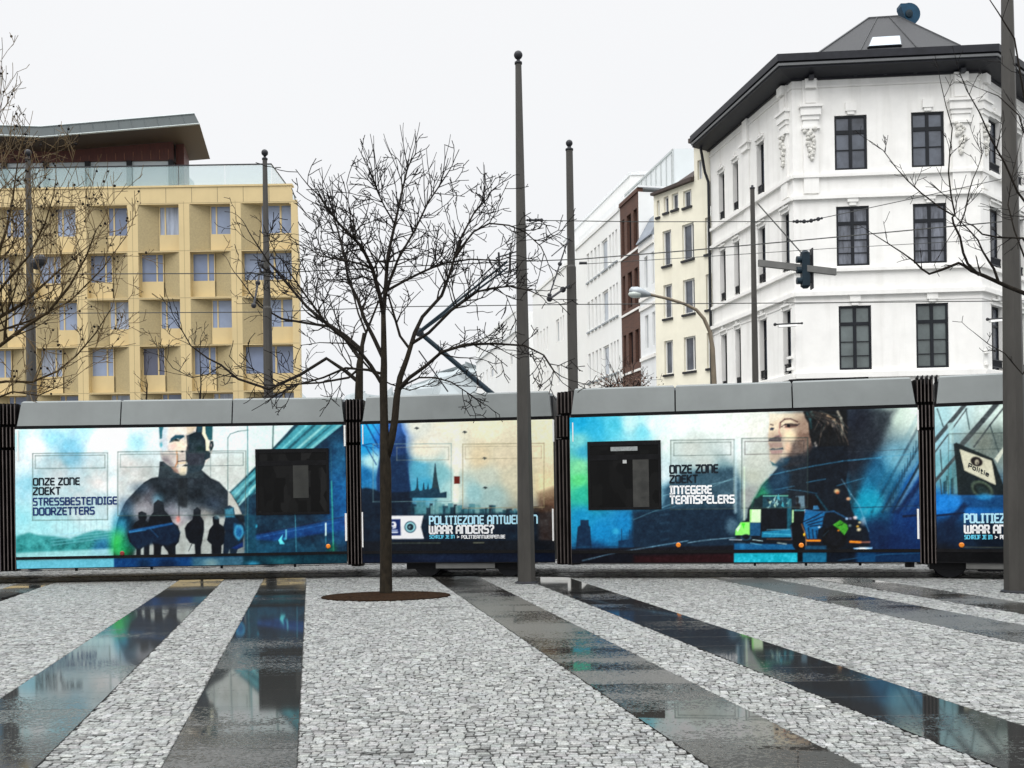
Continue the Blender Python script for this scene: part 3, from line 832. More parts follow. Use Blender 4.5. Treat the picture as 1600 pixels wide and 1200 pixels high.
for i, o_ in enumerate(opC):
    r_ = i // 2
    hb = ((0.70, 0.16), (0.37, 0.035)) if r_ == 0 else ((0.72, 0.14), (0.44, 0.03), (0.22, 0.03))
    window(fC, *o_, 0.10, wb, M['frame_dark'], (M['pane_dark'], M['pane_dark'], M['pane_veil'], M['pane_veil'], M['pane_dim'], M['pane_dim'])[i], vbars=((0.5, 0.13),), hbars=hb, fw=0.09)
for o_ in opC_low:
    window(fC, *o_, 0.10, wb, M['frame_dark'], M['pane_dim'], vbars=((0.5, 0.1),), hbars=(0.7,), fw=0.09)
for o_ in opL: window(fL, *o_, 0.26, wb, M['frame_dark'], M['pane_dark'], vbars=((0.5, 0.1),), hbars=((0.7, 0.1),), fw=0.08, rail=M['frame_dark'])
for o_ in opR: window(fR, *o_, 0.24, wb, M['frame_dark'], M['pane_dark'], vbars=((0.5, 0.1),), hbars=((0.7, 0.1),), fw=0.08, rail=M['frame_dark'])
# string courses wrap all three faces
def course(mb, z0, z1, w, inset=0.0):
    mb.fbox(fC, -w * 0.2, LC + w * 0.4, z0, z1, 0.0, w)
    mb.fbox(fL, 0.0, uEnd, z0 - .002, z1 - .003, 0.0, w)
    mb.fbox(fR, 0.0, LR, z0 - .002, z1 - .003, 0.0, w)
zc = lambda y: fC.inv(1390, y)[1]
for y, h, w in ((268.5, .14, .13), (302, .16, .14), (417, .14, .13), (453, .18, .16), (580.5, .22, .17), (130, .07, .06)):
    build('string_course', one(lambda q: course(q, zc(y) - h, zc(y), w)), M['white_stucco'], wb)
build('string_course', one(lambda q: course(q, zc(470), zc(467), .03)), M['white_stucco'], wb)
# keystones and lintel hoods
for o_ in opC:
    um = (o_[0] + o_[1]) / 2
    m = MB()
    m.fbox(fC, um - .22, um + .22, o_[3] + .16, o_[3] + .50, 0, .10)
    m.fbox(fC, um - .14, um + .14, o_[3] + .02, o_[3] + .159, 0, .07)
    build('keystone', m, M['white_stucco'], wb)
for fr, ops_ in ((fL, opL), (fR, opR)):
    for a, b, c, d in ops_:
        m = MB()
        m.fbox(fr, a - .06, b + .06, d + .16, d + .24, 0, .09)
        m.fbox(fr, (a + b) / 2 - .1, (a + b) / 2 + .1, d + .24, d + .40, 0, .10)
        m.fbox(fr, a - .08, a - .0, d + .02, d + .159, 0, .05); m.fbox(fr, b, b + .08, d + .02, d + .159, 0, .05)
        build('lintel', m, M['white_stucco'], wb)
        build('sill', one(lambda q: q.fbox(fr, a - .05, b + .05, c - .13, c - .02, 0, .10)), M['white_stucco'], wb)
# corner piers with capitals and garlands
zcap0, zcap1 = fC.inv(1265, 184)[1], fC.inv(1265, 166)[1]
zg0, zg1 = fC.inv(1265, 250)[1], fC.inv(1265, 203)[1]
ro = random.Random(6)
for fr, ua, ub in ((fC, 0.42, 1.04), (fC, LC - 1.12, LC - .40), (fL, 0.35, .95), (fR, .1, .7)):
    m = MB()
    m.fbox(fr, ua, ub, zc(302) + .1, zW - .05, 0, .09)
    m.fbox(fr, ua - .10, ub + .10, zcap0 + .06, zcap1 - .10, 0, .20)
    m.fbox(fr, ua - .16, ub + .16, zcap1 - .10, zcap1, 0, .27)
    m.fbox(fr, ua - .04, ub + .04, zcap0 - .12, zcap0 + .06, 0, .14)
    m.fbox(fr, ua + .1, ub - .1, zcap1 + .1, zW - .5, .09, .14)
    m.fbox(fr, ua + .08, ub - .08, zW - .42, zW - .05, .09, .26)
    m.fbox(fr, ua - .06, ub + .06, zg1 + .0, zg1 + .1, 0.0, .17)
    pil = build('pilaster', m, M['white_stucco'], wb)
    uc = (ua + ub) / 2
    m = MB()
    for k in range(26):
        f_ = k / 25
        sp = (0.24 * (1 - f_) + .04)
        q = fr.pt(uc + ro.uniform(-sp, sp), zg1 - f_ * (zg1 - zg0), .13)
        m.ball(q, ro.uniform(.06, .11), 7, 5)
    build('garland', m, M['ornament'], pil)
u = fL.inv(1167, 240)[0]
m = MB()
m.fbox(fL, u - .35, u + .35, zcap0 + .1, zcap1 - .1, 0, .16)
m.fbox(fL, u - .45, u + .45, zcap1 - .1, zcap1, 0, .24)
m.fbox(fL, u - .25, u + .25, zcap1 - .02, zW - .05, 0, .12)
m.fbox(fL, u - .28, u + .28, zc(302) + .1, zcap0 + .12, 0, .05)
build('pilaster', m, M['white_stucco'], wb)
for fr, u in ((fL, .35), (fR, .25)):
    for y in (553, 571):
        build('boss', one(lambda q: q.fbox(fr, u - .1, u + .25, zc(y) - .06, zc(y) + .05, 0, .12)), M['white_stucco'], wb)
# cornice: the outline offset outwards
def offs(pts, d):
    out = []
    for i in range(len(pts)):
        p = np.array(pts[i])
        if i == 0: e1 = e2 = np.array(pts[1]) - p
        elif i == len(pts) - 1: e1 = e2 = p - np.array(pts[i - 1])
        else: e1 = p - np.array(pts[i - 1]); e2 = np.array(pts[i + 1]) - p
        n1 = np.array([e1[1], -e1[0]]) / np.hypot(*e1); n2 = np.array([e2[1], -e2[0]]) / np.hypot(*e2)
        b = n1 + n2
        b = b / np.dot(b, b) * 2
        out.append(p + b * d / 1.0)
    return out
eL = fL.o + fL.u * (uEnd + 0.15); eR = fR.o + fR.u * LR
plan = [eL, A, Bq, eR]
def band(mb, d0, d1, z0a, z1a, z0b=None, z1b=None):
    """ring segment between offsets; z0a,z1a at inner edge, z0b,z1b at outer"""
    z0b = z0a if z0b is None else z0b; z1b = z1a if z1b is None else z1b
    P0, P1 = offs(plan, d0), offs(plan, d1)
    for i in range(3):
        mb.hexa([(*P0[i], z0a), (*P0[i + 1], z0a), (*P1[i + 1], z0b), (*P1[i], z0b)],
                [(*P0[i], z1a), (*P0[i + 1], z1a), (*P1[i + 1], z1b), (*P1[i], z1b)])
m = MB()
OV = 1.0
zE = at(1390, 77, YA - 1.2)[2]
band(m, -0.1, 0.10, zW - .04, zE - .62)
band(m, 0.10, OV - .12, zE - .70, zE - .30, zE - .55, zE - .30)
band(m, 0.10, OV, zE - .298, zE - .02, zE - .298, zE)
cor = build('cornice', m, M['dark_cornice'], wb)
m = MB()
band(m, OV - .117, OV - .05, zE - .46, zE - .36)
build('cornice_moulding', m, mat('cornice_grey', (0.12, 0.125, 0.13), .5), cor)
bg_ = mat('bracket_grey', (0.04, 0.042, 0.048), .5, spec=.2)
def brackets(fr, us, big):
    for u in us:
        m = MB()
        h_ = .12 if big else .07
        m.fbox(fr, u - h_, u + h_, zW + (.02 if big else .25), zE - .705, .10, .30 if big else .2)
        if big: m.fbox(fr, u - .10, u + .10, zE - .86, zE - .702, .301, .50)
        build('bracket', m, bg_, cor)
brackets(fC, (0.72, LC - .76), True); brackets(fC, (LC * .34, LC * .5, LC * .66), False); brackets(fL, (.65, 4.2, 7.6), False); brackets(fR, (.5, 2.8, 5.2), False)
# roof: low hip with a steeper lantern part
m = MB()
r1 = offs(plan, OV - .2); r2 = offs(plan, -3.3)
lo = [at(1277, 84, 43.4), at(1500, 71, 43.2)]
hi = [at(1357, 28.5, 46.5), at(1403, 25.5, 46.5)]
backp = [Vector((p.x + HX * 7 * (1) + dx, p.y + 7, p.z)) for p, dx in ((lo[0], 0), (lo[1], 2.5))]
m.add([(*r1[0], zE), (*r1[1], zE), (*r1[2], zE), (*r1[3], zE), (lo[1].x + 6, lo[1].y + 6, zE + .1), tuple(lo[1]), tuple(lo[0]), (r1[0][0] + 3, r1[0][1] + 1, zE + .1)],
      [(0, 1, 6, 7), (1, 2, 5, 6), (2, 3, 4, 5)])
zl = lo[0].z
m.hexa([tuple(lo[0]), tuple(lo[1]), (backp[1].x, backp[1].y, lo[1].z), (backp[0].x, backp[0].y, lo[0].z)],
       [tuple(hi[0]), tuple(hi[1]), (hi[1].x - .5, hi[1].y + 3, hi[1].z), (hi[0].x - .5, hi[0].y + 3, hi[0].z)])
m.use(1)
for f_ in (.30, .70):
    a = lo[0].lerp(lo[1], f_); b = hi[0].lerp(hi[1], f_)
    m.tube([a + Vector((0, -.02, .02)), b + Vector((0, -.02, .02))], .02, 4)
m.tube([hi[0], hi[1]], .06, 5); m.tube([lo[0], hi[0]], .05, 4); m.tube([lo[1], hi[1]], .05, 4)
rf = build('roof', m, [M['slate'], mat('lead_seam', (0.06, 0.062, 0.066), .6, spec=.2)], wb)
def onroof(fx, fy, off=0.0):
    p = lo[0].lerp(lo[1], fx).lerp(hi[0].lerp(hi[1], fx), fy)
    return p + Vector((0, -off * .7, off * .7))
m = MB()
q = [onroof(.345, .06), onroof(.60, .06), onroof(.63, .33), onroof(.35, .33)]
m.hexa([tuple(p) for p in q], [tuple(p + Vector((0, -.06, .06))) for p in q])
sk = build('skylight', m, M['frame_dark'], rf)
m = MB()
qc = sum(q, Vector()) / 4
m.quad(*[tuple((p - qc) * .93 + qc + Vector((0, -.075, .075))) for p in q])
build('skylight_pane', m, mat('skylight_pane', (0.36, 0.41, 0.46), .3, spec=.2, var=.08), sk)
# rainwater pipe at the far end of the side facade
m = MB()
p = [fL.pt(uEnd - .02, z, .12) for z in (zW - 1.6, 0.0)]
m.tube([fL.pt(uEnd - .1, zW + .15, .55), fL.pt(uEnd - .02, zW - 1.1, .3), p[0], p[1]], .07, 8)
build('downpipe', m, M['frame_dark'], wb)

# blue ventilator cowl on the roof
cb = at(1404, 27, 46.9)
cw = at(1415, 33, 46.7)
vt = thing('roof_ventilator', 'round blue ventilator cowl on the ridge of the slate roof', 'ventilator', (cw.x, cw.y, cw.z - .6))
m = MB()
R_ = 0.52
prof = [(math.cos(t) * R_, math.sin(t) * R_) for t in np.linspace(-.55 * math.pi, .60 * math.pi, 14)]
c_ = at(1417, 26, 46.7)
vsf = [(c_.x + x, c_.y - .28, c_.z + y) for x, y in [(-R_ * .75, R_ * .95)] + prof[::-1] + [(-.15, -.25), (-R_ * .75, .35)]]
m.hexa(vsf, [(x, y + .5, z) for x, y, z in vsf])
build('cowl', m, M['blue_paint'], vt)
m = MB(); m.lathe((c_.x - .02, c_.y - .285, c_.z), [(.17, 0), (.17, .06), (.06, .08)], 14, (0, -1, 0)); build('hub', m, M['signal'], vt)
m = MB(); m.lathe((c_.x + .05, c_.y - .03, c_.z - 1.1), [(.2, 0), (.2, .75)], 12); build('neck', m, M['steel_dark'], vt)

# ------------------------------------------------------------------ cream house next in the side street
zof = lambda px, py, w=0: fL.inv(px, py, w)[1]
uof = lambda px, py=450: fL.inv(px, py)[0]
_e = fL.o + fL.u * (uEnd + .02)
kd = np.array([-0.684, 1.0]); kd /= np.hypot(*kd)
fK = Fr(_e, kd, (-kd[1], kd[0]))                      # the cream front is canted towards the square
zofK = lambda px, py, w=0: fK.inv(px, py, w)[1]
uofK = lambda px, py=450: fK.inv(px, py)[0]
chs = thing('cream_house', 'cream house with small attic windows between the white corner building and a pale narrow house', 'building', (*fK.pt(uofK(1070), 0)[:2], 0))
c0, c1 = .02, uofK(1023.5, 450)
cols = [(1103, 1111.3), (1067, 1085.5), (1036.5, 1050)]
rws_c = [(349, 405), (436, 490), (526, 580)]        # read on the middle column
opc = []
for (x0, x1) in cols:
    u0, u1 = uofK(x1), uofK(x0)
    for (y0, y1) in rws_c:
        opc.append((u0, u1, zofK(1076, y1), zofK(1076, y0)))
att = [(1067.5, 1080.5, 297, 323), (1049.5, 1060, 302, 327), (1037, 1044.5, 307, 332), (1026, 1030.5, 313, 339)]
for x0, x1, y0, y1 in att:
    u0, u1 = uofK(x1, 315), uofK(x0, 315)
    opc.append((u0, u1, zofK((x0 + x1) / 2, y1), zofK((x0 + x1) / 2, y0)))
zc1 = max(o_[3] for o_ in opc) + .25
wm = MB()
facade(wm, fK, c0, c1, 0, zc1, opc, .22)
ut = uofK(1084.5, 260)
opt = [(uofK(1097, 250), uofK(1089.5, 250), zofK(1093, 281), zofK(1093, 250)), (uofK(1109, 280), uofK(1104, 280), zofK(1106, 310), zofK(1106, 288) )]
ztw = zofK(1088, 223)
facade(wm, fK, c0, ut, zc1, ztw, [opt[0]], .2)
wm.quad(fK.pt(ut, zc1, 0), fK.pt(ut, zc1, -3), fK.pt(ut, ztw, -3), fK.pt(ut, ztw, 0))
wm.quad(fK.pt(c1, 0, 0), fK.pt(c1, 0, -4), fK.pt(c1, zc1, -4), fK.pt(c1, zc1, 0))
build('wall', wm, M['cream_stucco'], chs)
for o_ in opc: window(fK, *o_, .16, chs, M['frame_white'], M['pane_dark'], vbars=((.3, .05),), hbars=(), fw=.07, sill=M['steel_dark'])
window(fK, *opt[0], .16, chs, M['frame_white'], M['pane_grey'], vbars=((.5, .05),), fw=.06)
m = MB()
m.hexa([fK.pt(ut, zc1, .25), fK.pt(c1, zc1, .25), fK.pt(c1, zc1, -4), fK.pt(ut, zc1, -4)],
       [fK.pt(ut, zc1 + .2, .25), fK.pt(c1, zc1 + .12, .25), fK.pt(c1, zc1 + .12, -4), fK.pt(ut, zc1 + .2, -4)])
zr = zofK(1083, 266, -.3)
m.hexa([fK.pt(ut + .01, zc1 + .21, .1), fK.pt(ut + 1.5, zc1 + .16, .1), fK.pt(ut + 1.5, zc1 + .16, -4), fK.pt(ut + .01, zc1 + .21, -4)],
       [fK.pt(ut + .01, zr, -.3), fK.pt(ut + .12, zr, -.3), fK.pt(ut + .12, zr, -4), fK.pt(ut + .01, zr, -4)])
m.fbox(fK, c0, ut + .1, ztw, ztw + .22, -3, .3)
build('roof', m, mat('brown_roof', (0.05, 0.035, 0.03), .7, var=.3, scale=6, bump=.3), chs)

def simple_house(name, label, x0, x1, y_top_at_x1, wallm, colx, rowy, refx, framem, panem, endm=None, vb=((.5, .05),), reveal=.15, w=0.0, sill=None, fw=.05, depth=9):
    """x0<x1 in the picture; x1 is the nearer edge"""
    u0, u1 = uof(x1) + .02, uof(x0) - .02
    zt_ = zof(x1, y_top_at_x1, w)
    t_ = thing(name, label, 'building', (*fL.pt((u0 + u1) / 2, 0)[:2], 0))
    ops_ = []
    for (a, b) in colx:
        ua, ub = uof(b), uof(a)
        for (ya, yb) in rowy:
            ops_.append((ua, ub, zof(refx, yb, w), zof(refx, ya, w)))
    mb = MB(); facade(mb, fL, u0, u1, 0, zt_, ops_, reveal, w)
    p = fL.pt
    mb.use(1)
    mb.quad(p(u0, 0, w), p(u0, 0, w - depth), p(u0, zt_, w - depth), p(u0, zt_, w)); mb.quad(p(u1, 0, w), p(u1, 0, w - depth), p(u1, zt_, w - depth), p(u1, zt_, w))
    mb.quad(p(u0, zt_, w), p(u1, zt_, w), p(u1, zt_, w - depth), p(u0, zt_, w - depth))
    build('wall', mb, [wallm, endm or wallm], t_)
    for o_ in ops_: window(fL, *o_, reveal * .8, t_, framem, panem, vbars=vb, fw=fw, w=w, sill=sill)
    m_ = MB(); m_.fbox(fL, u0, u1, zt_ + .003, zt_ + .25, w - .3, w + .08); 
    build('parapet', m_, wallm, t_)
    return t_, u0, u1, zt_

# pale narrow house with a small grey mansard
t_, u0, u1, zt_ = simple_house('narrow_house', 'narrow pale house with a small grey mansard beside the brown brick facade', 1000, 1023.3, 372, M['pale_stucco'],
    [(1007, 1012.5), (1018.5, 1022.5)], [(400, 450), (493, 545)], 1010, M['frame_white'], M['pane_grey'])
m = MB()
zm = zof(1010, 347)
m.hexa([fL.pt(u0, zt_ + .26, .25), fL.pt(u1, zt_ + .26, .25), fL.pt(u1, zt_ + .26, -3), fL.pt(u0, zt_ + .26, -3)],
       [fL.pt(u0, zm + .6, -.7), fL.pt(u1, zm + .6, -.7), fL.pt(u1, zm + .6, -3), fL.pt(u0, zm + .6, -3)])
build('roof', m, mat('blue_slate', (0.20, 0.23, 0.27), .5, var=.15), t_)
for y in (385, 465, 480, 560): build('string_course', one(lambda q: q.fbox(fL, u0, u1, zof(1010, y) - .1, zof(1010, y) + .1, 0, .10)), M['white_stucco'], t_)

# brown brick house
bm = bpy.data.materials.new('brown_brick'); bm.use_nodes = True
t = bm.node_tree; b = t.nodes['Principled BSDF']
bt = t.nodes.new('ShaderNodeTexBrick'); tcn = t.nodes.new('ShaderNodeTexCoord'); mp = t.nodes.new('ShaderNodeMapping')
mp.inputs['Rotation'].default_value = (math.pi / 2, 0, 0)
t.links.new(tcn.outputs['Object'], mp.inputs[0]); t.links.new(mp.outputs[0], bt.inputs['Vector'])
bt.inputs['Scale'].default_value = 4; bt.inputs['Color1'].default_value = (0.105, 0.044, 0.028, 1); bt.inputs['Color2'].default_value = (0.066, 0.030, 0.020, 1); bt.inputs['Mortar'].default_value = (0.09, 0.055, 0.042, 1)
t.links.new(bt.outputs[0], b.inputs['Base Color']); b.inputs['Roughness'].default_value = .85
M['brown_brick'] = bm
t_, u0, u1, zt_ = simple_house('brick_house', 'brown brick house with tall narrow windows in the row down the side street', 970.5, 999.7, 297, bm,
    [(973, 977), (981, 987.5), (991.5, 997)], [(334, 392), (425, 481), (520, 570)], 984, M['frame_dark'], mat('pane_brown', (.05, .04, .04), .1, var=.3), sill=None, reveal=.3, endm=M['white_render'])
for y in (397, 489, 583): build('sill_band', one(lambda q: q.fbox(fL, u0, u1, zof(984, y) - .07, zof(984, y) + .07, 0, .06)), M['white_stucco'], t_)
m = MB(); m.fbox(fL, u0 - .1, u1 + .1, zt_ + .26, zt_ + .36, -8, .06); build('roof_edge', m, M['pale_stucco'], t_)

# long white modern block
t_, u0, u1, zt_ = simple_house('white_block', 'long white modern block with ribbon windows beyond the brown brick house', 900, 970, 327, M['white_render'],
    [(917.5, 921), (923.5, 926.5), (929, 932.5), (935, 938), (941, 950), (952.5, 955.5), (957.5, 960.5), (962.5, 965.5)], [(372, 420), (453, 503), (540, 588)], 947, M['frame_white'], M['pane_grey'], vb=(), fw=.12, sill=M['lamp_grey'])
m = MB()
m.fbox(fL, u0, u1, zt_ + .26, zt_ + 1.0, -.34, -.3)
build('roof_rail', m, M['pale_stucco'], t_)

# set back white upper storeys behind the row
up = thing('rooftop_block', 'pale glazed rooftop block set back above the brown brick house', 'building', (at(1052, 300, 74).x, 74, 0))
q = at(1052, 232.5, 74)
Lb = 0
xf = at(968, 300, 74)
# length until its far end shows at px 967
tt = 0
while True:
    X, Y = q.x + HX * tt, 74 + tt
    if 800 + F * X / Y < 978 or tt > 80: break
    tt += .2
m = MB()
x2 = at(1095, 232, 74).x
zb_ = 12
m.hexa([(q.x, 74, zb_), (x2, 74, zb_), (x2 + HX * tt, 74 + tt, zb_), (q.x + HX * tt, 74 + tt, zb_)],
       [(q.x, 74, q.z), (x2, 74, q.z), (x2 + HX * tt, 74 + tt, q.z), (q.x + HX * tt, 74 + tt, q.z)])
fU = Fr((q.x, 74), SD, (-SD[1], SD[0]))
m.use(1)
k = 0.3
while k < tt:
    m.fbox(fU, k, k + .10, q.z - 4.5, q.z - .15, 0, .05); k += 1.15
m.fbox(fU, 0, tt, q.z - .15, q.z, 0, .08); m.fbox(fU, -.05, .1, zb_, q.z, 0, .08)
build('wall', m, [mat('glazed_white', (.60, .64, .65), .25, var=.05, scale=.3), mat('mullion_grey', (.42, .45, .45), .5)], up)

s2 = thing('stair_tower', 'small white stair tower on the roofs further down the side street', 'tower', (at(985, 300, 96).x, 96, 0))
q = at(985, 270.5, 96); x2 = at(1012, 270, 96).x; tt = 26
m = MB()
m.hexa([(q.x, 96, 10), (x2, 96, 10), (x2 + HX * tt, 96 + tt, 10), (q.x + HX * tt, 96 + tt, 10)],
       [(q.x, 96, q.z), (x2, 96, q.z), (x2 + HX * tt, 96 + tt, q.z), (q.x + HX * tt, 96 + tt, q.z)])
build('wall', m, M['white_render'], s2)
m = MB(); m.fbox(Fr((q.x, 96), SD, (-SD[1], SD[0])), 0, tt, q.z - .2, q.z + .12, -.2, .1); m.box(q.x, x2, 95.9, 96.1, q.z - .2, q.z + .12); build('parapet', m, M['pale_stucco'], s2)

# furthest white blocks of the street
t_, u0, u1, zt_ = simple_house('white_terrace', 'pale far terrace just right of the tallest pole, stepped roof', 832, 898, 405, M['white_render'],
    [(868, 872.5), (874.5, 876.5), (878.5, 880.5), (838, 840), (843, 845), (848, 850), (853, 855)], [(497, 535), (570, 600)], 874, M['frame_white'], M['pane_grey'], vb=(), fw=.2)
m = MB()
m.fbox(fL, u0 + 2, u1 - 4, zt_ + .3, zt_ + 2.6, -8, -2.5)
build('roof_storey', m, M['pale_stucco'], t_)
t_, u0, u1, zt_ = simple_house('far_block', 'faint white block at the far end of the street behind the tram roof', 742, 806, 487, M['white_render'],
    [(752, 754), (758, 760), (764, 769), (771, 774), (780, 783), (795, 799)], [(570, 590)], 772, M['frame_white'], M['pane_grey'], vb=(), fw=.3)
m = MB(); m.fbox(fL, u0, u1, zof(772, 545), zof(772, 545) + .4, 0, .15); build('string_course', m, M['pale_stucco'], t_)

# far bank of trees at the end of the street
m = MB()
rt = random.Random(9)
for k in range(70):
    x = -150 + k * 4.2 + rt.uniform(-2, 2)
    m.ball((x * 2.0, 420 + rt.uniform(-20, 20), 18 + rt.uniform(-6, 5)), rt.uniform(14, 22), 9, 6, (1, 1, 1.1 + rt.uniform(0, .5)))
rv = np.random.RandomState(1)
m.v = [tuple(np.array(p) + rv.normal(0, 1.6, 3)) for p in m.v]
o = build('far_wood', m, M['far_hazed_green']); o['kind'] = 'stuff'; tag(o, 'pale hazy line of trees far behind the tram roof', 'trees')
# ------------------------------------------------------------------ poles
def pole(px, Y, ytop, wb_, wt_, label, steps=None, ball=True, group='tapered grey tram poles'):
    """steps: (fraction of height, width factor) shoulders"""
    b = at(px, 700, Y); base = Vector((b.x, Y, 0))
    # the foot sits on the ground where the shaft meets it
    H = at(px, ytop, Y).z
    t_ = thing('tram_pole', label, 'pole', base, group)
    m = MB()
    n = 8
    prof = [(wb_ / 2, 0), (wb_ / 2, .02)]
    if steps:
        for f_, w0, w1 in steps: prof += [(w0 / 2, H * f_), (w1 / 2, H * f_ + .04)]
    prof += [(wt_ / 2, H - .22)]
    o_ = len(m.v)
    rot = math.pi / 8 + .12
    for r, h in prof:
        for k in range(n):
            a = 2 * math.pi * k / n + rot
            m.v.append((base.x + r / math.cos(math.pi / 8) * .96 * math.cos(a), Y + r / math.cos(math.pi / 8) * .96 * math.sin(a), h))
    for i in range(len(prof) - 1):
        for k in range(n): m.f.append((o_ + i * n + k, o_ + i * n + (k + 1) % n, o_ + (i + 1) * n + (k + 1) % n, o_ + (i + 1) * n + k))
    m.f.append(tuple(o_ + (len(prof) - 1) * n + k for k in range(n)))
    sh = build('shaft', m, M['pole'], t_)
    m = MB()
    m.lathe((base.x, Y, H - .22), [(wt_ / 2 + .012, 0), (wt_ / 2 + .012, .035), (wt_ / 2 * .6, .05), (wt_ / 2 * .55, .09)], 14)
    if ball: m.ball((base.x, Y, H - .065), .075, 14, 10)
    build('finial', m, M['steel_dark'], t_, smooth=True)
    m = MB()
    m.lathe((base.x, Y, 0), [(wb_ / 2 + .05, 0), (wb_ / 2 + .05, .03), (wb_ / 2 + .01, .05)], 16)
    build('base_collar', m, M['steel_dark'], t_)
    return t_, base, H
pA, bA, HA = pole(819.5, 16.95, 80, .30, .105, 'tallest tapered grey pole, standing in front of the tram beside the wet strip')
pole(1585, 14.35, -190, .33, .13, 'thick tapered grey pole cut off by the top of the frame at the right')
pD, bD, HD = pole(897, 21.4, 219, .235, .145, 'tapered grey pole behind the tram with two insulated pull-off arms', steps=[(.70, .20, .165)])
pC_, bC, HC = pole(421, 21.9, 234, .235, .10, 'tapered grey pole in front of the right end of the tan office block', steps=[(.62, .19, .155)])
pB, bB, HB = pole(51, 21.6, 234, .23, .10, 'tapered grey pole at the far left among the pod-bearing twigs', steps=[(.62, .19, .155)])
pT, bT, HT = pole(1182, 24.0, 281, .19, .10, 'slim grey pole carrying the traffic light arm', ball=False)
# fittings on the poles
def strut(parent, pts, r, name='pull_off_arm', mat_='steel_dark', beads=()):
    m = MB()
    m.tube(pts, r, 6)
    for f_ in beads:
        q = Vector(pts[0]).lerp(Vector(pts[-1]), f_)
        m.ball(q, r * 2.6, 8, 6)
    return build(name, m, M[mat_], parent)
strut(pD, [at(889, 370, 21.3), at(857, 466, 20.6)], .018, beads=(.45, .95))
strut(pD, [at(889, 446, 21.3), at(857, 468, 20.6)], .025, beads=(.3, .95))
strut(pD, [at(890, 376, 21.3), at(862, 400, 20.2)], .012)
strut(pD, [at(905, 411, 21.4), at(917, 411, 21.4)], .03)
strut(pC_, [at(411, 398, 21.8), at(396, 480, 20.8)], .022, beads=(.2, .55, .97))
strut(pC_, [at(424, 398, 21.9), at(430, 404, 21.9)], .03)
strut(pB, [at(55, 414, 21.5), at(66, 405, 21.2)], .05, beads=(.2, .8))

# ------------------------------------------------------------------ traffic light on its arm
tl = thing('traffic_light', 'dark traffic light seen from the side on a grey arm before the white corner building', 'traffic light', (at(1258, 422, 23.4).x, 23.4, at(1258, 422, 23.4).z))
m = MB()
a, b = at(1185, 411, 23.9), at(1306, 425, 23.2)
m.hexa([(a.x, a.y - .05, a.z - .075), (b.x, b.y - .05, b.z - .075), (b.x, b.y + .05, b.z - .075), (a.x, a.y + .05, a.z - .075)],
       [(a.x, a.y - .05, a.z + .075), (b.x, b.y - .05, b.z + .075), (b.x, b.y + .05, b.z + .075), (a.x, a.y + .05, a.z + .075)])
build('arm', m, M['arm_grey'], tl)
c = at(1258, 422, 23.5)
m = MB()
m.box(c.x - .09, c.x + .09, c.y - .09, c.y + .09, c.z - .38, c.z + .40)
m.lathe((c.x, c.y, c.z + .40), [(.11, 0), (.07, .05)], 10); m.lathe((c.x, c.y, c.z - .43), [(.06, 0), (.11, .05)], 10)
hs = build('housing', m, M['signal'], tl)
m = MB(); m.box(c.x + .14, c.x + .17, c.y - .10, c.y + .10, c.z - .45, c.z + .50); m.box(c.x + .09, c.x + .14, c.y - .05, c.y + .05, c.z - .3, c.z + .35)
build('backboard', m, M['steel_dark'], tl)
for dz in (.25, 0, -.25):
    m = MB(); 
    m.lathe((c.x - .09, c.y, c.z + dz), [(.08, 0), (.08, .11)], 12, (-1, 0, 0))
    build('visor', m, M['signal'], hs)
m = MB(); m.tube([at(1184, 318, 23.95), at(1253, 396, 23.5)], .016, 5); build('stay_cable', m, M['wire'], tl)

# ------------------------------------------------------------------ street lamp
Yl = 32.0
sl = thing('street_lamp', 'street lamp with a long curved arm reaching left in front of the cream house', 'street lamp', (at(1117, 700, Yl).x, Yl, 0))
pts = [(1117.5, 800), (1116, 600), (1113.5, 545), (1109, 518), (1100, 498), (1088, 484), (1070, 475), (1045, 467), (1010, 459)]
P = [at(x, y, Yl) for x, y in pts]; P[0].z = 0
m = MB(); m.tube(P, [.10, .085, .075, .065, .06, .055, .05, .05, .045], 8); build('lamp_post', m, M['lamp_arm'], sl, smooth=True)
a, b = at(1012, 460, Yl), at(983, 453.5, Yl)
m = MB()
dv = (b - a); ln = dv.length
m.lathe(a, [(.05, -.1), (.09, 0), (.15, .18), (.17, ln * .6), (.12, ln * .92), (.03, ln)], 14, dv)
hd = build('lamp_head', m, M['lamp_grey'], sl, smooth=True)
m = MB(); q = a.lerp(b, .62) + Vector((0, 0, -.075)); m.ball(q, .2, 12, 8, (1.3, .85, .62)); build('lamp_bowl', m, M['lamp_glass'], hd, smooth=True)

# small wall lamps on the corner building
def wall_lamp(x0, x1, y, fr, label, yy):
    p0, p1 = at(x0, y, yy), at(x1, y - 2, yy)
    t_ = thing('wall_lamp', label, 'lamp', (p1.x, p1.y, p1.z))
    m = MB(); m.tube([p0, p1], .035, 6); m.ball(p0, .07, 8, 6); m.ball(p1, .05, 8, 6); build('bracket', m, M['steel_dark'], t_)
    m = MB()
    q0, q1 = p0.lerp(p1, .12), p0.lerp(p1, .8)
    m.hexa([tuple(q0 + Vector((0, -.1, -.13))), tuple(q1 + Vector((0, -.1, -.11))), tuple(q1 + Vector((0, .1, -.11))), tuple(q0 + Vector((0, .1, -.13)))],
           [tuple(q0 + Vector((0, -.08, -.04))), tuple(q1 + Vector((0, -.08, -.04))), tuple(q1 + Vector((0, .08, -.04))), tuple(q0 + Vector((0, .08, -.04)))])
    build('shade', m, M['white_paint'], t_)
wall_lamp(1211, 1253, 507, fL, 'slim horizontal wall lamp on the side facade of the corner building', 41.0)
wall_lamp(1543, 1572, 499, fR, 'slim horizontal wall lamp just left of the thick right hand pole', 40.4)

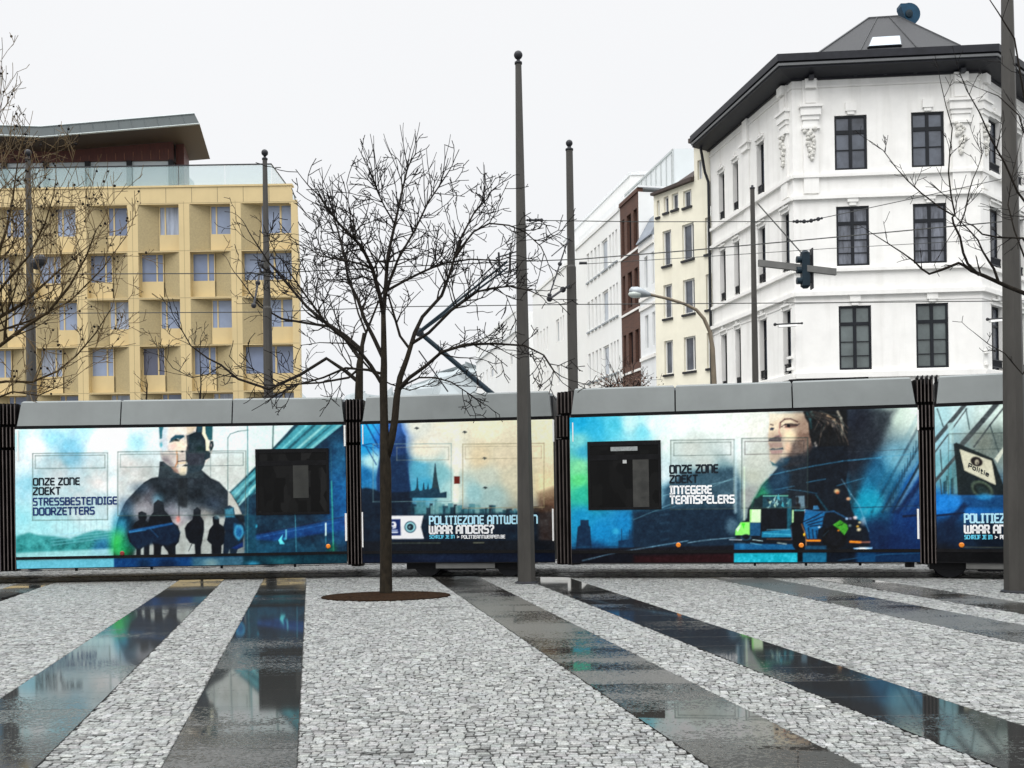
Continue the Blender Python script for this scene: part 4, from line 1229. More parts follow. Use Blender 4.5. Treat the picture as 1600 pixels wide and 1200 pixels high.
# ------------------------------------------------------------------ overhead wires
def wire(pts, r, label, name='overhead_wire', ins=None):
    P = [at(*p) for p in pts]
    m = MB(); m.tube(P, r, 5, cap=False)
    o = build(name, m, M['wire'], loc=P[0]); tag(o, label, 'wire', None)
    return o
wire([(-350, 436, 19.5), (0, 428.5, 19.5), (415, 427, 19.5), (640, 416, 19.4), (800, 409, 19.2), (905, 405, 18.9), (1080, 391, 18.2), (1300, 371, 17.6), (1600, 343, 16.7), (1900, 313, 15.8)], .0105, 'upper dark contact wire running across the tan office block and over the tram')
wire([(-350, 492, 22.3), (0, 490, 22.3), (415, 487.5, 22.2), (640, 479, 22), (905, 475.5, 21.8), (1280, 473, 21.5), (1600, 470, 21.2), (1900, 467, 21)], .0105, 'lower dark contact wire passing in front of the street lamp arm')
wire([(818, 344, 17.0), (1000, 346.5, 18), (1240, 346, 19.5)], .008, 'thin span wire from the tallest pole to the insulator')
wire([(1283, 341, 19.5), (1450, 305, 20), (1700, 250, 21)], .008, 'thin span wire from the insulator rising past the right hand branches')
wire([(905, 413, 21.4), (1100, 401, 21.6), (1300, 388, 22), (1700, 366, 23)], .007, 'faint thin wire just below the upper contact wire at the right')
Pi = [at(1240, 346, 19.5), at(1262, 346, 19.5), at(1284, 341, 19.5)]
m = MB()
m.tube(Pi, .02, 6)
for k in range(9):
    f_ = k / 8
    q = Pi[0].lerp(Pi[1], f_ * 2) if f_ < .5 else Pi[1].lerp(Pi[2], f_ * 2 - 1)
    m.ball(q, .042 if k % 2 else .026, 7, 5)
o = build('insulator', m, M['steel_dark'], loc=Pi[0]); tag(o, 'row of dark beads insulating the span wire in front of the corner building', 'insulator')
Pi = [at(824, 344, 17.0), at(846, 344, 17.1)]
m = MB(); m.tube(Pi, .016, 6)
for k in range(6): m.ball(Pi[0].lerp(Pi[1], k / 5), .034 if k % 2 else .022, 7, 5)
o = build('insulator', m, M['steel_dark'], loc=Pi[0]); tag(o, 'short row of insulator beads beside the tallest pole', 'insulator')
# ------------------------------------------------------------------ printed wrap of the tram, painted numerically (a flat print)
class Art:
    def __init__(s, x0, y0, x1, y1, seed=1):
        s.x0, s.y0 = x0, y0; s.w, s.h = int(x1 - x0), int(y1 - y0)
        s.im = np.zeros((s.h, s.w, 3)); s.rs = np.random.RandomState(seed)
        s.X, s.Y = np.meshgrid(np.arange(s.w) + x0 + .5, np.arange(s.h) + y0 + .5)
    def bg(s, pts, p=3.0):
        num = np.zeros_like(s.im); den = np.zeros((s.h, s.w))
        for x, y, c in pts:
            w = 1 / (((s.X - x) ** 2 + (s.Y - y) ** 2) + 40) ** (p / 2)
            num += w[..., None] * np.array(c, float); den += w
        s.im = num / den[..., None]
    def mix(s, a, col, box=None):
        if box is None: box = (0, s.h, 0, s.w)
        r = s.im[box[0]:box[1], box[2]:box[3]]
        r += (np.array(col, float) - r) * a[..., None]
    def _box(s, xs, ys, m):
        c0 = max(0, int(min(xs) - s.x0 - m)); c1 = min(s.w, int(max(xs) - s.x0 + m) + 1)
        r0 = max(0, int(min(ys) - s.y0 - m)); r1 = min(s.h, int(max(ys) - s.y0 + m) + 1)
        return (r0, r1, c0, c1) if r1 > r0 and c1 > c0 else None
    def poly(s, pts, col, blur=.8, a=1.0):
        xs, ys = [p[0] for p in pts], [p[1] for p in pts]
        b = s._box(xs, ys, blur + 1)
        if not b: return
        X, Y = s.X[b[0]:b[1], b[2]:b[3]], s.Y[b[0]:b[1], b[2]:b[3]]
        d2 = np.full(X.shape, 1e9); ins = np.zeros(X.shape, bool)
        n = len(pts)
        for i in range(n):
            (ax, ay), (bx, by) = pts[i], pts[(i + 1) % n]
            ex, ey = bx - ax, by - ay
            l2 = ex * ex + ey * ey + 1e-12
            t = np.clip(((X - ax) * ex + (Y - ay) * ey) / l2, 0, 1)
            d2 = np.minimum(d2, (X - ax - t * ex) ** 2 + (Y - ay - t * ey) ** 2)
            c = (ay > Y) != (by > Y)
            if ey != 0: ins ^= c & (X < ex * (Y - ay) / ey + ax)
        d = np.sqrt(d2); d = np.where(ins, d, -d)
        al = np.clip(d / (2 * blur) + .5, 0, 1); al = al * al * (3 - 2 * al)
        s.mix(al * a, col, b)
    def ell(s, cx, cy, rx, ry, col, blur=.3, a=1.0, rot=0):
        m = max(rx, ry) * (1 + blur) + 2
        b = s._box([cx - m, cx + m], [cy - m, cy + m], 1)
        if not b: return
        X, Y = s.X[b[0]:b[1], b[2]:b[3]] - cx, s.Y[b[0]:b[1], b[2]:b[3]] - cy
        c_, s_ = math.cos(rot), math.sin(rot)
        u, v = (X * c_ + Y * s_) / rx, (-X * s_ + Y * c_) / ry
        d = 1 - np.sqrt(u * u + v * v)
        al = np.clip(d / (2 * blur) + .5, 0, 1); al = al * al * (3 - 2 * al)
        s.mix(al * a, col, b)
    def line(s, pts, w, col, blur=.6, a=1.0):
        for (ax, ay), (bx, by) in zip(pts[:-1], pts[1:]):
            b = s._box([ax, bx], [ay, by], w + blur + 1)
            if not b: continue
            X, Y = s.X[b[0]:b[1], b[2]:b[3]], s.Y[b[0]:b[1], b[2]:b[3]]
            ex, ey = bx - ax, by - ay
            t = np.clip(((X - ax) * ex + (Y - ay) * ey) / (ex * ex + ey * ey + 1e-9), 0, 1)
            d = np.sqrt((X - ax - t * ex) ** 2 + (Y - ay - t * ey) ** 2)
            al = np.clip((w / 2 - d) / (2 * blur) + .5, 0, 1)
            s.mix(al * a, col, b)
    def frame(s, x0, y0, x1, y1, sl, col, w=1.1, a=.75):
        f = lambda x, y: (x, y + sl * (x - x0))
        s.line([f(x0, y0), f(x1, y0), f(x1, y1), f(x0, y1), f(x0, y0)], w, col, .5, a)
    def tint(s, x0, y0, x1, y1, col, a): s.poly([(x0, y0), (x1, y0), (x1, y1), (x0, y1)], col, .6, a)
    def fbm(s, cell, octs=4, seed=0):
        rs = np.random.RandomState(seed); out = np.zeros((s.h, s.w)); amp = 1; tot = 0
        for o in range(octs):
            c = max(1.2, cell / 2 ** o)
            gh, gw = int(s.h / c) + 3, int(s.w / c) + 3
            g = rs.uniform(-1, 1, (gh, gw))
            yy = np.arange(s.h) / c; xx = np.arange(s.w) / c
            y0 = yy.astype(int); x0 = xx.astype(int); fy = (yy - y0)[:, None]; fx = (xx - x0)[None]
            fy = fy * fy * (3 - 2 * fy); fx = fx * fx * (3 - 2 * fx)
            v = g[y0][:, x0] * (1 - fy) * (1 - fx) + g[y0 + 1][:, x0] * fy * (1 - fx) + g[y0][:, x0 + 1] * (1 - fy) * fx + g[y0 + 1][:, x0 + 1] * fy * fx
            out += v * amp; tot += amp; amp *= .55
        return out / tot
    def noise(s, cell, amp, seed=0, octs=4, col=(1, 1, 1), mask=None):
        n = s.fbm(cell, octs, seed)
        if mask is not None: n = n * mask
        s.im += n[..., None] * np.array(col) * amp
    def sample(s, px, py):
        im = np.clip(s.im, 0, 255) / 255
        im = np.where(im <= .04045, im / 12.92, ((im + .055) / 1.055) ** 2.4)
        x = np.clip(px - s.x0 - .5, 0, s.w - 1.001); y = np.clip(py - s.y0 - .5, 0, s.h - 1.001)
        x0 = x.astype(int); y0 = y.astype(int); fx = (x - x0)[:, None]; fy = (y - y0)[:, None]
        return (im[y0, x0] * (1 - fx) * (1 - fy) + im[y0, x0 + 1] * fx * (1 - fy) + im[y0 + 1, x0] * (1 - fx) * fy + im[y0 + 1, x0 + 1] * fx * fy)
def Zm(ox, oy, sc): return lambda *pts: [(ox + x / sc, oy + y / sc) for x, y in pts]

# ===== first car: the man and the four figures
a1 = Art(18, 655, 552, 897, 1)
a1.bg([(30, 680, (200, 236, 240)), (60, 700, (228, 242, 244)), (85, 685, (150, 214, 232)), (110, 700, (120, 196, 222)), (135, 676, (160, 218, 236)), (150, 690, (232, 242, 244)),
       (185, 682, (236, 245, 246)), (212, 690, (170, 222, 232)), (220, 670, (215, 236, 240)), (30, 720, (226, 238, 240)), (40, 760, (170, 214, 226)), (30, 810, (150, 212, 220)), (50, 830, (170, 224, 228)),
       (90, 730, (196, 210, 212)), (110, 712, (110, 178, 205)), (150, 740, (202, 214, 214)), (120, 790, (186, 208, 212)), (160, 800, (200, 222, 226)), (178, 760, (228, 240, 242)), (175, 720, (238, 246, 246)),
       (100, 825, (176, 222, 226)), (150, 822, (196, 230, 232)), (200, 730, (204, 212, 210)), (195, 760, (208, 216, 214)), (220, 740, (200, 208, 205)), (240, 690, (232, 244, 246)),
       (345, 680, (228, 246, 248)), (365, 690, (232, 246, 246)), (350, 735, (214, 220, 214)), (375, 740, (216, 222, 216)), (392, 690, (226, 242, 240)), (392, 730, (222, 236, 228)), (420, 680, (220, 240, 234)), (445, 672, (216, 238, 234)),
       (30, 865, (60, 160, 165)), (100, 868, (130, 200, 205)), (160, 868, (150, 210, 190)), (30, 882, (110, 205, 220)), (100, 882, (100, 195, 215)), (170, 882, (80, 180, 210))], 3.2)
nz = a1.fbm(34, 5, 4)
m_ = np.clip((245 - a1.X) / 60, 0, 1) * np.clip((840 - a1.Y) / 60, 0, 1)
a1.im += (nz * m_)[..., None] * np.array([62, 30, 22])
# trees at the bottom left, crash barrier lines
tp_ = [(25, 838), (45, 832), (60, 836), (85, 838), (110, 842), (130, 834), (150, 828), (172, 830), (188, 826), (196, 870), (100, 866), (25, 872)]
a1.poly(tp_, (44, 138, 138), 3, .9)
mk = np.clip(1 - np.abs(a1.Y - 852) / 20, 0, 1) * np.clip((205 - a1.X) / 20, 0, 1)
a1.noise(9, 62, 8, 4, (.7, 1, 1), mk)
a1.poly([(150, 845), (200, 832), (205, 868), (140, 868)], (30, 96, 158), 8, .65)
for k in range(4): a1.line([(80, 852 - k * 5), (200, 836 - k * 4)], 1.2, (150, 205, 225), .8, .45)
for k in range(13): a1.line([(88 + k * 9, 808), (88 + k * 9, 832)], .8, (120, 160, 172), .5, .5)
a1.poly([(25, 864), (180, 857), (190, 869), (25, 873)], (178, 226, 228), 2.5, .75)
# bridge on the right
zb3 = Zm(385, 655, 5)
a1.poly([(355, 790), (385, 745), (465, 658), (560, 655), (560, 900), (345, 900), (345, 800)], (22, 62, 88), 1.2)
a1.poly(zb3((-180, 620), (0, 450), (400, 40), (760, 40), (0, 612), (-170, 720)), (64, 150, 164), 1.0)
for o_, c_, w_ in ((0, (20, 70, 84), 3.2), (60, (120, 200, 204), 3), (105, (30, 92, 108), 4), (170, (160, 222, 220), 3.6), (215, (36, 104, 118), 3), (262, (130, 205, 206), 4.4)):
    a1.line(zb3((-170 + o_ * .55, 615 + o_ * .5), (0 + o_ * .30, 450 + o_ * .5), (405 + o_ * 1.25, 40)), w_, c_, 1.0, .8)
a1.poly([(345, 815), (385, 780), (450, 738), (538, 662), (552, 660), (552, 900), (345, 900)], (20, 58, 84), 2)
a1.ell(528, 770, 26, 60, (18, 100, 168), .9, .9); a1.ell(530, 715, 14, 30, (30, 100, 140), .9, .6)
a1.ell(536, 815, 20, 22, (16, 84, 150), .9, .8); a1.ell(420, 860, 60, 16, (18, 96, 130), .9, .6); a1.ell(480, 780, 30, 40, (16, 42, 70), .9, .5)
a1.poly([(385, 838), (430, 830), (545, 808), (552, 806), (552, 826), (430, 845), (385, 842)], (18, 74, 150), 2.5, .85)
a1.line([(385, 838), (545, 806)], 1.4, (40, 30, 60), .8, .5); a1.line([(390, 842), (548, 812)], 1.3, (60, 120, 190), .8, .5)
a1.ell(388, 826, 4, 4, (70, 200, 230), .6); a1.ell(399, 822, 3, 3, (60, 190, 225), .6); a1.poly(zb3((250, 945), (285, 900), (275, 940), (298, 975), (262, 975)), (100, 225, 240), 1)
a1.ell(445, 842, 2, 2, (40, 150, 190), .8)
a1.noise(10, 22, 9, 4, (.5, 1, 1.1), np.clip((a1.X - 385 - (740 - a1.Y) * 1.0) / 12, 0, 1))
# sky windows + vertical seams in the white patch
a1.line([(427, 664), (426, 702)], 2.2, (30, 70, 74), .5, .8); a1.line([(387, 664), (386, 745)], 1.2, (110, 160, 160), .5, .8)
a1.line([(461, 803), (463, 862)], 1.2, (70, 150, 170), .5, .8); a1.line([(518, 752), (521, 862)], 1.8, (60, 190, 150), .8, .75); a1.line([(517, 700), (518, 752)], 1.2, (40, 110, 130), .6, .7)
a1.line([(509, 818), (509, 836)], 2.4, (200, 230, 230), .5); a1.line([(509, 838), (509, 850)], 1.2, (60, 140, 160), .5); a1.line([(447, 828), (447, 842)], 1.6, (110, 200, 210), .6)
a1.ell(519, 858, 7, 8, (20, 120, 60), .9, .5)
# man: jacket
z1 = Zm(170, 655, 5.217)
jk = z1((415, 345), (405, 470), (350, 478), (285, 515), (210, 590), (140, 665), (92, 760), (62, 860), (45, 980), (36, 1115), (1105, 1115), (1110, 780), (1085, 775), (1050, 690), (1005, 615), (960, 575), (900, 510), (830, 478), (755, 412), (740, 360), (620, 330))
a1.poly(jk, (20, 32, 44), 1.1)
a1.poly(z1((972, 585), (1000, 615), (1045, 690), (1085, 775), (972, 778)), (206, 206, 196), 1, .95)
for x, y, rx, ry, c_, al in ((300, 720, 95, 90, (196, 186, 190), .62), (240, 760, 60, 60, (170, 170, 178), .6), (330, 610, 50, 60, (120, 116, 130), .45), (600, 790, 110, 90, (180, 182, 186), .7), (560, 850, 60, 70, (206, 190, 190), .7),
    (790, 780, 60, 60, (190, 186, 176), .75), (500, 740, 60, 50, (150, 150, 165), .6), (640, 720, 60, 40, (150, 160, 170), .5), (850, 690, 70, 50, (40, 62, 90), .6), (400, 650, 40, 40, (70, 140, 170), .55), (120, 820, 70, 90, (30, 110, 150), .6),
    (90, 900, 55, 90, (34, 150, 180), .7), (75, 1010, 60, 90, (60, 205, 90), .9), (120, 1060, 70, 60, (30, 170, 90), .8), (170, 1010, 60, 60, (40, 140, 130), .6), (130, 700, 60, 60, (40, 80, 120), .5), (250, 560, 70, 40, (36, 70, 100), .5)):
    a1.ell(170 + x / 5.217, 655 + y / 5.217, rx / 5.217, ry / 5.217, c_, .95, al)
a1.poly(z1((570, 880), (640, 830), (830, 800), (970, 790), (975, 1115), (200, 1115), (240, 1020), (560, 1000)), (186, 192, 186), 5, .92)
a1.poly(z1((975, 850), (1110, 850), (1110, 1115), (975, 1115)), (170, 182, 178), 3, .7)
a1.poly(z1((1105, 780), (1200, 780), (1200, 1115), (1112, 1115)), (18, 78, 104), 2, .9)
jm = np.clip((a1.Y - 700) / 30, 0, 1) * np.clip((a1.X - 180) / 10, 0, 1) * np.clip((378 - a1.X) / 10, 0, 1)
a1.noise(14, 34, 12, 5, (1, 1, 1.05), jm)
a1.poly(z1((565, 400), (645, 430), (640, 720), (600, 720), (565, 700)), (12, 20, 28), 3, .8)   # zip
a1.line(z1((567, 250), (572, 800)), 1.3, (20, 30, 36), .6, .8); a1.line(z1((633, 420), (633, 700)), 1.0, (10, 14, 20), .6, .6)
# head
z2 = Zm(230, 655, 10)
a1.poly(z2((190, 60), (185, 330), (195, 430), (215, 560), (240, 640), (300, 700), (370, 770), (450, 840), (560, 860), (700, 850), (850, 795), (900, 700), (980, 610), (1035, 440), (1030, 330), (1020, 60)), (232, 224, 214), .9)
a1.poly(z2((190, 120), (330, 120), (300, 300), (330, 480), (230, 520), (195, 420)), (196, 216, 226), 3.5, .8)
a1.poly(z2((205, 530), (330, 560), (420, 700), (440, 820), (300, 720), (230, 640)), (150, 142, 142), 3.5, .8)
a1.poly(z2((230, 600), (330, 610), (360, 700), (260, 660)), (110, 100, 110), 2.5, .6)
a1.poly(z2((360, 740), (460, 750), (480, 830), (430, 840)), (166, 128, 104), 2, .8)
a1.ell(*z2((500, 420))[0], 11, 9, (250, 226, 196), .8, .8); a1.ell(*z2((400, 430))[0], 7, 4, (238, 196, 186), .9, .6)
# shaded half
a1.poly(z2((608, 255), (680, 235), (760, 200), (770, 110), (870, 110), (862, 220), (915, 320), (925, 480), (990, 520), (985, 600), (912, 640), (885, 740), (845, 805), (700, 860), (610, 850), (630, 690), (600, 640), (600, 520), (622, 420)), (24, 46, 60), .9)
a1.poly(z2((610, 520), (900, 520), (880, 720), (640, 730)), (54, 52, 68), 2.5, .65)
a1.poly(z2((690, 330), (880, 330), (900, 470), (820, 520), (680, 480)), (58, 78, 84), 4, .6); a1.poly(z2((650, 300), (800, 270), (830, 310), (700, 345)), (10, 24, 34), 1.6, .8); a1.ell(*z2((720, 340))[0], 4.5, 1.8, (70, 84, 88), .8, .7); a1.ell(*z2((830, 460))[0], 6, 4, (8, 44, 42), .8, .8); a1.ell(*z2((700, 300))[0], 9, 7, (36, 70, 78), .9, .5); a1.ell(*z2((730, 240))[0], 6, 4, (10, 30, 40), .8, .6)
a1.poly(z2((865, 110), (905, 110), (915, 225), (955, 330), (972, 440), (955, 500), (920, 490), (912, 330), (858, 225)), (248, 238, 206), .8)
a1.poly(z2((905, 100), (1025, 100), (1020, 320), (985, 330), (955, 320), (912, 220)), (34, 98, 108), 1)
a1.poly(z2((985, 335), (1030, 345), (1042, 410), (1015, 480), (985, 500), (965, 440)), (24, 50, 56), .8); a1.ell(*z2((1000, 410))[0], 1.5, 2.8, (170, 150, 150), .7, .8)
a1.poly(z2((610, 100), (780, 100), (700, 210), (620, 240)), (214, 194, 164), 2, .8)
a1.poly(z2((775, 100), (870, 100), (860, 200), (780, 205)), (40, 90, 108), 1.4, .8)
a1.poly(z2((590, 250), (640, 250), (650, 420), (640, 520), (600, 520), (615, 420)), (120, 104, 100), 1.8, .55)
a1.poly(z2((330, 470), (440, 520), (440, 640), (330, 620)), (176, 160, 156), 4, .6); a1.poly(z2((240, 240), (330, 330), (300, 460), (215, 430)), (206, 214, 220), 4, .7)
a1.ell(*z2((520, 180))[0], 12, 4, (246, 236, 220), .9, .8)
a1.noise(3, 16, 61, 3, (1, .9, .85), np.clip(1 - ((a1.X - 288) / 40) ** 2, 0, 1) * np.clip(1 - ((a1.Y - 700) / 40) ** 2, 0, 1))
# hair at the left temple, ear
a1.poly(z2((178, 80), (270, 80), (240, 180), (232, 300), (196, 310)), (20, 96, 110), 1, .9); a1.ell(*z2((218, 400))[0], 2.2, 3.8, (60, 160, 176), .8, .8)
# brow, eye, nose, mouth
a1.poly(z2((345, 365), (370, 300), (440, 245), (570, 245), (585, 275), (520, 315), (470, 300), (430, 320)), (30, 84, 104), .9)
a1.poly(z2((350, 370), (420, 310), (520, 315), (500, 350), (430, 345)), (76, 88, 84), .9, .85); a1.ell(*z2((455, 322))[0], 2.6, 1.6, (16, 30, 34), .5, .9)
a1.ell(*z2((548, 505))[0], 2.2, 1.5, (30, 20, 30), .6); a1.line(z2((600, 260), (615, 420)), 1.4, (255, 240, 214), .8, .8)
a1.poly(z2((490, 545), (600, 540), (600, 630), (480, 640)), (196, 180, 166), 1.6, .7)
a1.line(z2((475, 660), (560, 650), (645, 650)), 1.6, (50, 28, 32), .5); a1.line(z2((490, 690), (600, 680)), 2.6, (240, 214, 172), .8)
a1.poly(z2((545, 735), (590, 705), (640, 710), (620, 740)), (14, 20, 26), .8); a1.ell(*z2((560, 790))[0], 6, 5, (238, 218, 176), .8, .8)
a1.line(z2((460, 500), (470, 590), (468, 680), (440, 740)), 2.2, (196, 108, 46), .8, .8)
a1.poly(z2((240, 660), (360, 740), (470, 840), (560, 870), (850, 800), (880, 820), (880, 920), (170, 920), (180, 860), (215, 760)), (34, 50, 60), .9, 1)
a1.poly(z2((480, 830), (600, 820), (600, 880), (520, 880)), (190, 180, 150), 1.5, .7)
a1.poly(z2((380, 750), (480, 790), (500, 850), (420, 830)), (150, 110, 96), 1.6, .7)
# four riot figures and the shields
blk = (8, 16, 28)
def fig(pts, c=blk, b=.8, al=1): a1.poly(z1(*pts), c, b, al)
fig([(240, 760), (270, 750), (305, 765), (310, 800), (300, 825), (330, 850), (335, 890), (330, 1110), (285, 1110), (285, 1040), (262, 1060), (262, 1112), (222, 1112), (225, 1060), (170, 1000), (152, 940), (170, 900), (205, 895), (200, 870), (215, 840), (248, 820), (240, 800)])
fig([(365, 690), (400, 655), (445, 680), (455, 745), (500, 790), (520, 840), (565, 870), (582, 930), (570, 1000), (545, 1030), (545, 1110), (488, 1110), (480, 1080), (440, 1030), (430, 1040), (425, 1112), (365, 1112), (365, 1030), (340, 960), (318, 870), (330, 800), (365, 755)])
fig([(690, 740), (720, 715), (750, 740), (748, 790), (775, 830), (778, 900), (765, 980), (752, 1040), (752, 1110), (705, 1110), (700, 1020), (660, 1010), (628, 960), (618, 890), (640, 850), (680, 820), (690, 780)])
a1.line(z1((650, 1075), (685, 1000)), 1.1, (30, 36, 40))
fig([(845, 800), (875, 785), (900, 810), (900, 850), (945, 880), (950, 960), (940, 1010), (920, 1030), (918, 1110), (880, 1115), (860, 1112), (840, 1110), (835, 1020), (812, 1000), (800, 985), (820, 900), (850, 860)])
fig([(945, 720), (985, 700), (1020, 720), (1030, 790), (1060, 830), (1100, 850), (1112, 900), (1095, 980), (1095, 1040), (1050, 1060), (1035, 1110), (990, 1110), (985, 1060), (965, 1112), (930, 1112), (935, 1020), (950, 920), (935, 870), (950, 800)], (14, 38, 62))
fig([(152, 930), (240, 890), (400, 860), (530, 848), (580, 920), (560, 1000), (480, 1030), (360, 1010), (240, 1060), (180, 1020)], (12, 50, 92), 3, .6)
fig([(160, 905), (520, 842), (525, 858), (165, 930)], (34, 104, 170), 1.2, .85)
a1.line(z1((330, 885), (400, 960)), 1.6, (60, 120, 170), 1, .6); a1.line(z1((170, 920), (300, 905)), 1.2, (70, 160, 210), 1, .6)
fig([(945, 735), (1015, 720), (1028, 800), (950, 800)], (60, 170, 200), 2.5, .65); fig([(1020, 850), (1090, 870), (1105, 930), (1060, 990), (1020, 940)], (30, 130, 190), 3, .75)
a1.ell(170 + 1060 / 5.217, 655 + 920 / 5.217, 7, 11, (110, 215, 235), .35, .6); a1.ell(170 + 1060 / 5.217, 655 + 920 / 5.217, 5, 8.5, (18, 86, 150), .4, .8)
fig([(1000, 1050), (1095, 1000), (1095, 1040), (1040, 1060)], (10, 50, 130), 1.2, .9)
a1.ell(170 + 880 / 5.217, 655 + 800 / 5.217, 4, 3.5, (130, 180, 190), .6, .5); a1.ell(170 + 565 / 5.217, 655 + 815 / 5.217, 3, 5, (214, 110, 96), .8, .7)
# light lamp post drawn in the print, window seals
a1.line([(356, 765), (356, 684), (360, 678), (372, 674), (388, 672)], 1.2, (60, 96, 96), .6, .85)
a1.line([(329, 700), (329, 745)], 1, (110, 130, 130), .5, .7)
a1.line(z1((1130, 50), (1135, 440), (1130, 1090)), 1.6, (70, 130, 140), .6, .7)
for fr_ in ((51, 708.5, 168, 813), (184, 706, 384, 806)):
    sl = -.008
    a1.tint(*fr_, (150, 156, 152), .16)
    a1.frame(*fr_, sl, (70, 92, 88), 1.2, .8)
a1.frame(55, 712, 164, 732, -.008, (70, 92, 88), 1.1, .75); a1.frame(188, 710, 278, 730, -.008, (70, 92, 88), 1, .7); a1.frame(291, 708, 380, 728, -.008, (60, 80, 80), 1, .7)
# skirt
a1.poly([(18, 878), (180, 872), (180, 900), (18, 900)], (104, 192, 214), 1); a1.poly([(178, 872), (405, 866), (405, 900), (178, 900)], (14, 74, 140), 1.5)
a1.poly([(300, 870), (410, 866), (410, 900), (300, 900)], (70, 118, 132), 6, .8); a1.poly([(380, 868), (556, 860), (556, 900), (380, 900)], (14, 66, 84), 3)
a1.ell(395, 882, 9, 5, (60, 160, 200), .9, .8); a1.ell(440, 876, 16, 5, (40, 130, 140), .9, .6); a1.ell(225, 882, 10, 8, (8, 40, 70), .8, .7); a1.ell(262, 882, 14, 8, (8, 30, 60), .8, .7); a1.ell(330, 880, 10, 6, (160, 186, 180), .9, .6)
a1.noise(7, 14, 5, 3, (.8, 1, 1), None); a1.noise(2.2, 13, 22, 2)

# ===== second car: skyline and the banner
a2 = Art(558, 645, 872, 890, 2)
a2.bg([(575, 665, (40, 170, 224)), (572, 700, (30, 150, 210)), (570, 740, (20, 110, 170)), (580, 720, (190, 232, 230)), (600, 690, (30, 110, 200)), (618, 680, (44, 100, 190)), (625, 720, (24, 64, 120)),
       (650, 665, (226, 228, 214)), (680, 690, (236, 232, 214)), (660, 700, (236, 228, 204)), (655, 730, (84, 170, 196)), (700, 665, (246, 238, 212)), (760, 668, (248, 238, 206)), (845, 670, (250, 238, 204)), (850, 760, (246, 228, 180)),
       (690, 740, (130, 190, 196)), (665, 760, (60, 160, 196)), (700, 770, (160, 206, 206)), (712, 720, (246, 240, 222)), (713, 770, (226, 230, 214)), (750, 715, (222, 206, 170)), (790, 716, (226, 214, 184)), (760, 745, (198, 206, 190)), (740, 770, (150, 194, 196)), (800, 745, (214, 208, 180)),
       (770, 775, (160, 190, 186)), (820, 760, (206, 200, 170)), (835, 800, (150, 150, 136)), (858, 700, (248, 232, 196)), (862, 800, (120, 84, 60)), (640, 820, (10, 40, 70)), (720, 815, (12, 40, 66)), (800, 830, (12, 36, 56)), (580, 830, (8, 32, 58)), (850, 840, (60, 44, 40)), (700, 870, (8, 24, 40)), (600, 870, (8, 30, 52)), (840, 870, (14, 20, 32))], 3.6)
z4 = Zm(560, 650, 5)
a2.poly(z4((255, 50), (330, 55), (345, 130), (370, 160), (372, 300), (350, 310), (380, 360), (395, 480), (410, 600), (410, 800), (150, 800), (140, 480), (165, 330), (170, 50)), (30, 66, 124), 2)
a2.poly(z4((170, 330), (370, 300), (405, 600), (410, 780), (150, 780)), (16, 52, 92), 4, .85)
a2.ell(610, 670, 18, 14, (70, 130, 220), .9, .6)
for l_, w_ in (([(60, 60), (150, 230)], 2.6), ([(30, 230), (100, 215), (160, 250)], 1.6), ([(60, 240), (140, 380)], 1.8), ([(95, 250), (150, 310)], 1.2), ([(110, 60), (165, 150)], 1.6), ([(40, 235), (130, 250)], 1)):
    a2.line(z4(*l_), w_, (16, 70, 140), .7, .85)
a2.poly(z4((10, 570), (60, 560), (130, 575), (180, 600), (420, 590), (420, 820), (0, 820)), (8, 30, 52), 2, .9)
# crescent haze, skyline with the tall spire
a2.ell(664, 708, 22, 14, (244, 236, 214), .35, .5)
sk_ = z4((400, 590), (440, 580), (452, 560), (458, 480), (464, 480), (468, 560), (480, 585), (500, 580), (508, 520), (514, 520), (518, 575), (535, 570), (545, 520), (552, 575), (575, 560), (585, 480), (596, 370), (603, 370), (615, 480), (630, 560), (640, 600), (690, 590), (690, 640), (620, 640), (400, 640))
a2.poly(sk_, (22, 62, 86), .8, .95); a2.poly(z4((575, 560), (585, 480), (596, 390), (603, 390), (615, 480), (630, 570)), (48, 74, 84), .8, .9)
rsk = random.Random(4)
for k in range(60):
    x = 640 + k * 3.75; h = rsk.uniform(6, 20) * (.8 if x > 720 else 1.2)
    w_ = rsk.uniform(2, 5); t_ = 802 - h + (3 if x > 760 else 0)
    a2.poly([(x - w_, t_), (x + w_, t_), (x + w_, 812), (x - w_, 812)], rsk.choice([(20, 58, 78), (40, 96, 112), (70, 130, 140), (24, 46, 62), (110, 160, 160)]) if x < 830 else (70, 60, 54), .8, .8)
a2.poly([(560, 806), (866, 800), (866, 890), (560, 890)], (10, 32, 54), 3, .8); a2.poly([(840, 770), (868, 760), (868, 856), (842, 850)], (96, 66, 50), 5, .55)
a2.noise(8, 24, 6, 4, (.7, 1, 1.1), np.clip((a2.Y - 790) / 10, 0, 1) * np.clip((850 - a2.Y) / 10, 0, 1))
for x, y in ((651, 669), (726, 675), (757, 716), (758, 762)):
    a2.poly([(x - 4, y + 1), (x - 1, y - 2), (x + 3, y - 1), (x + 4, y + 1), (x + 1, y + 1.5), (x, y + 3), (x - 1, y + 1)], (26, 44, 52), .6)
a2.frame(583, 694, 705, 784, -.006, (120, 150, 150), 1.2, .7); a2.frame(723, 694, 850, 794, -.01, (150, 138, 104), 1.3, .75); a2.frame(727, 698, 846, 717, -.01, (170, 156, 120), 1.0, .7); a2.frame(620, 699, 701, 719, -.006, (150, 150, 130), 1, .7)
a2.line([(714, 665), (712, 782)], 9, (250, 244, 224), 2, .6)
a2.poly([(709.5, 744), (718.5, 744), (718.5, 756), (709.5, 756)], (120, 34, 24), .6)
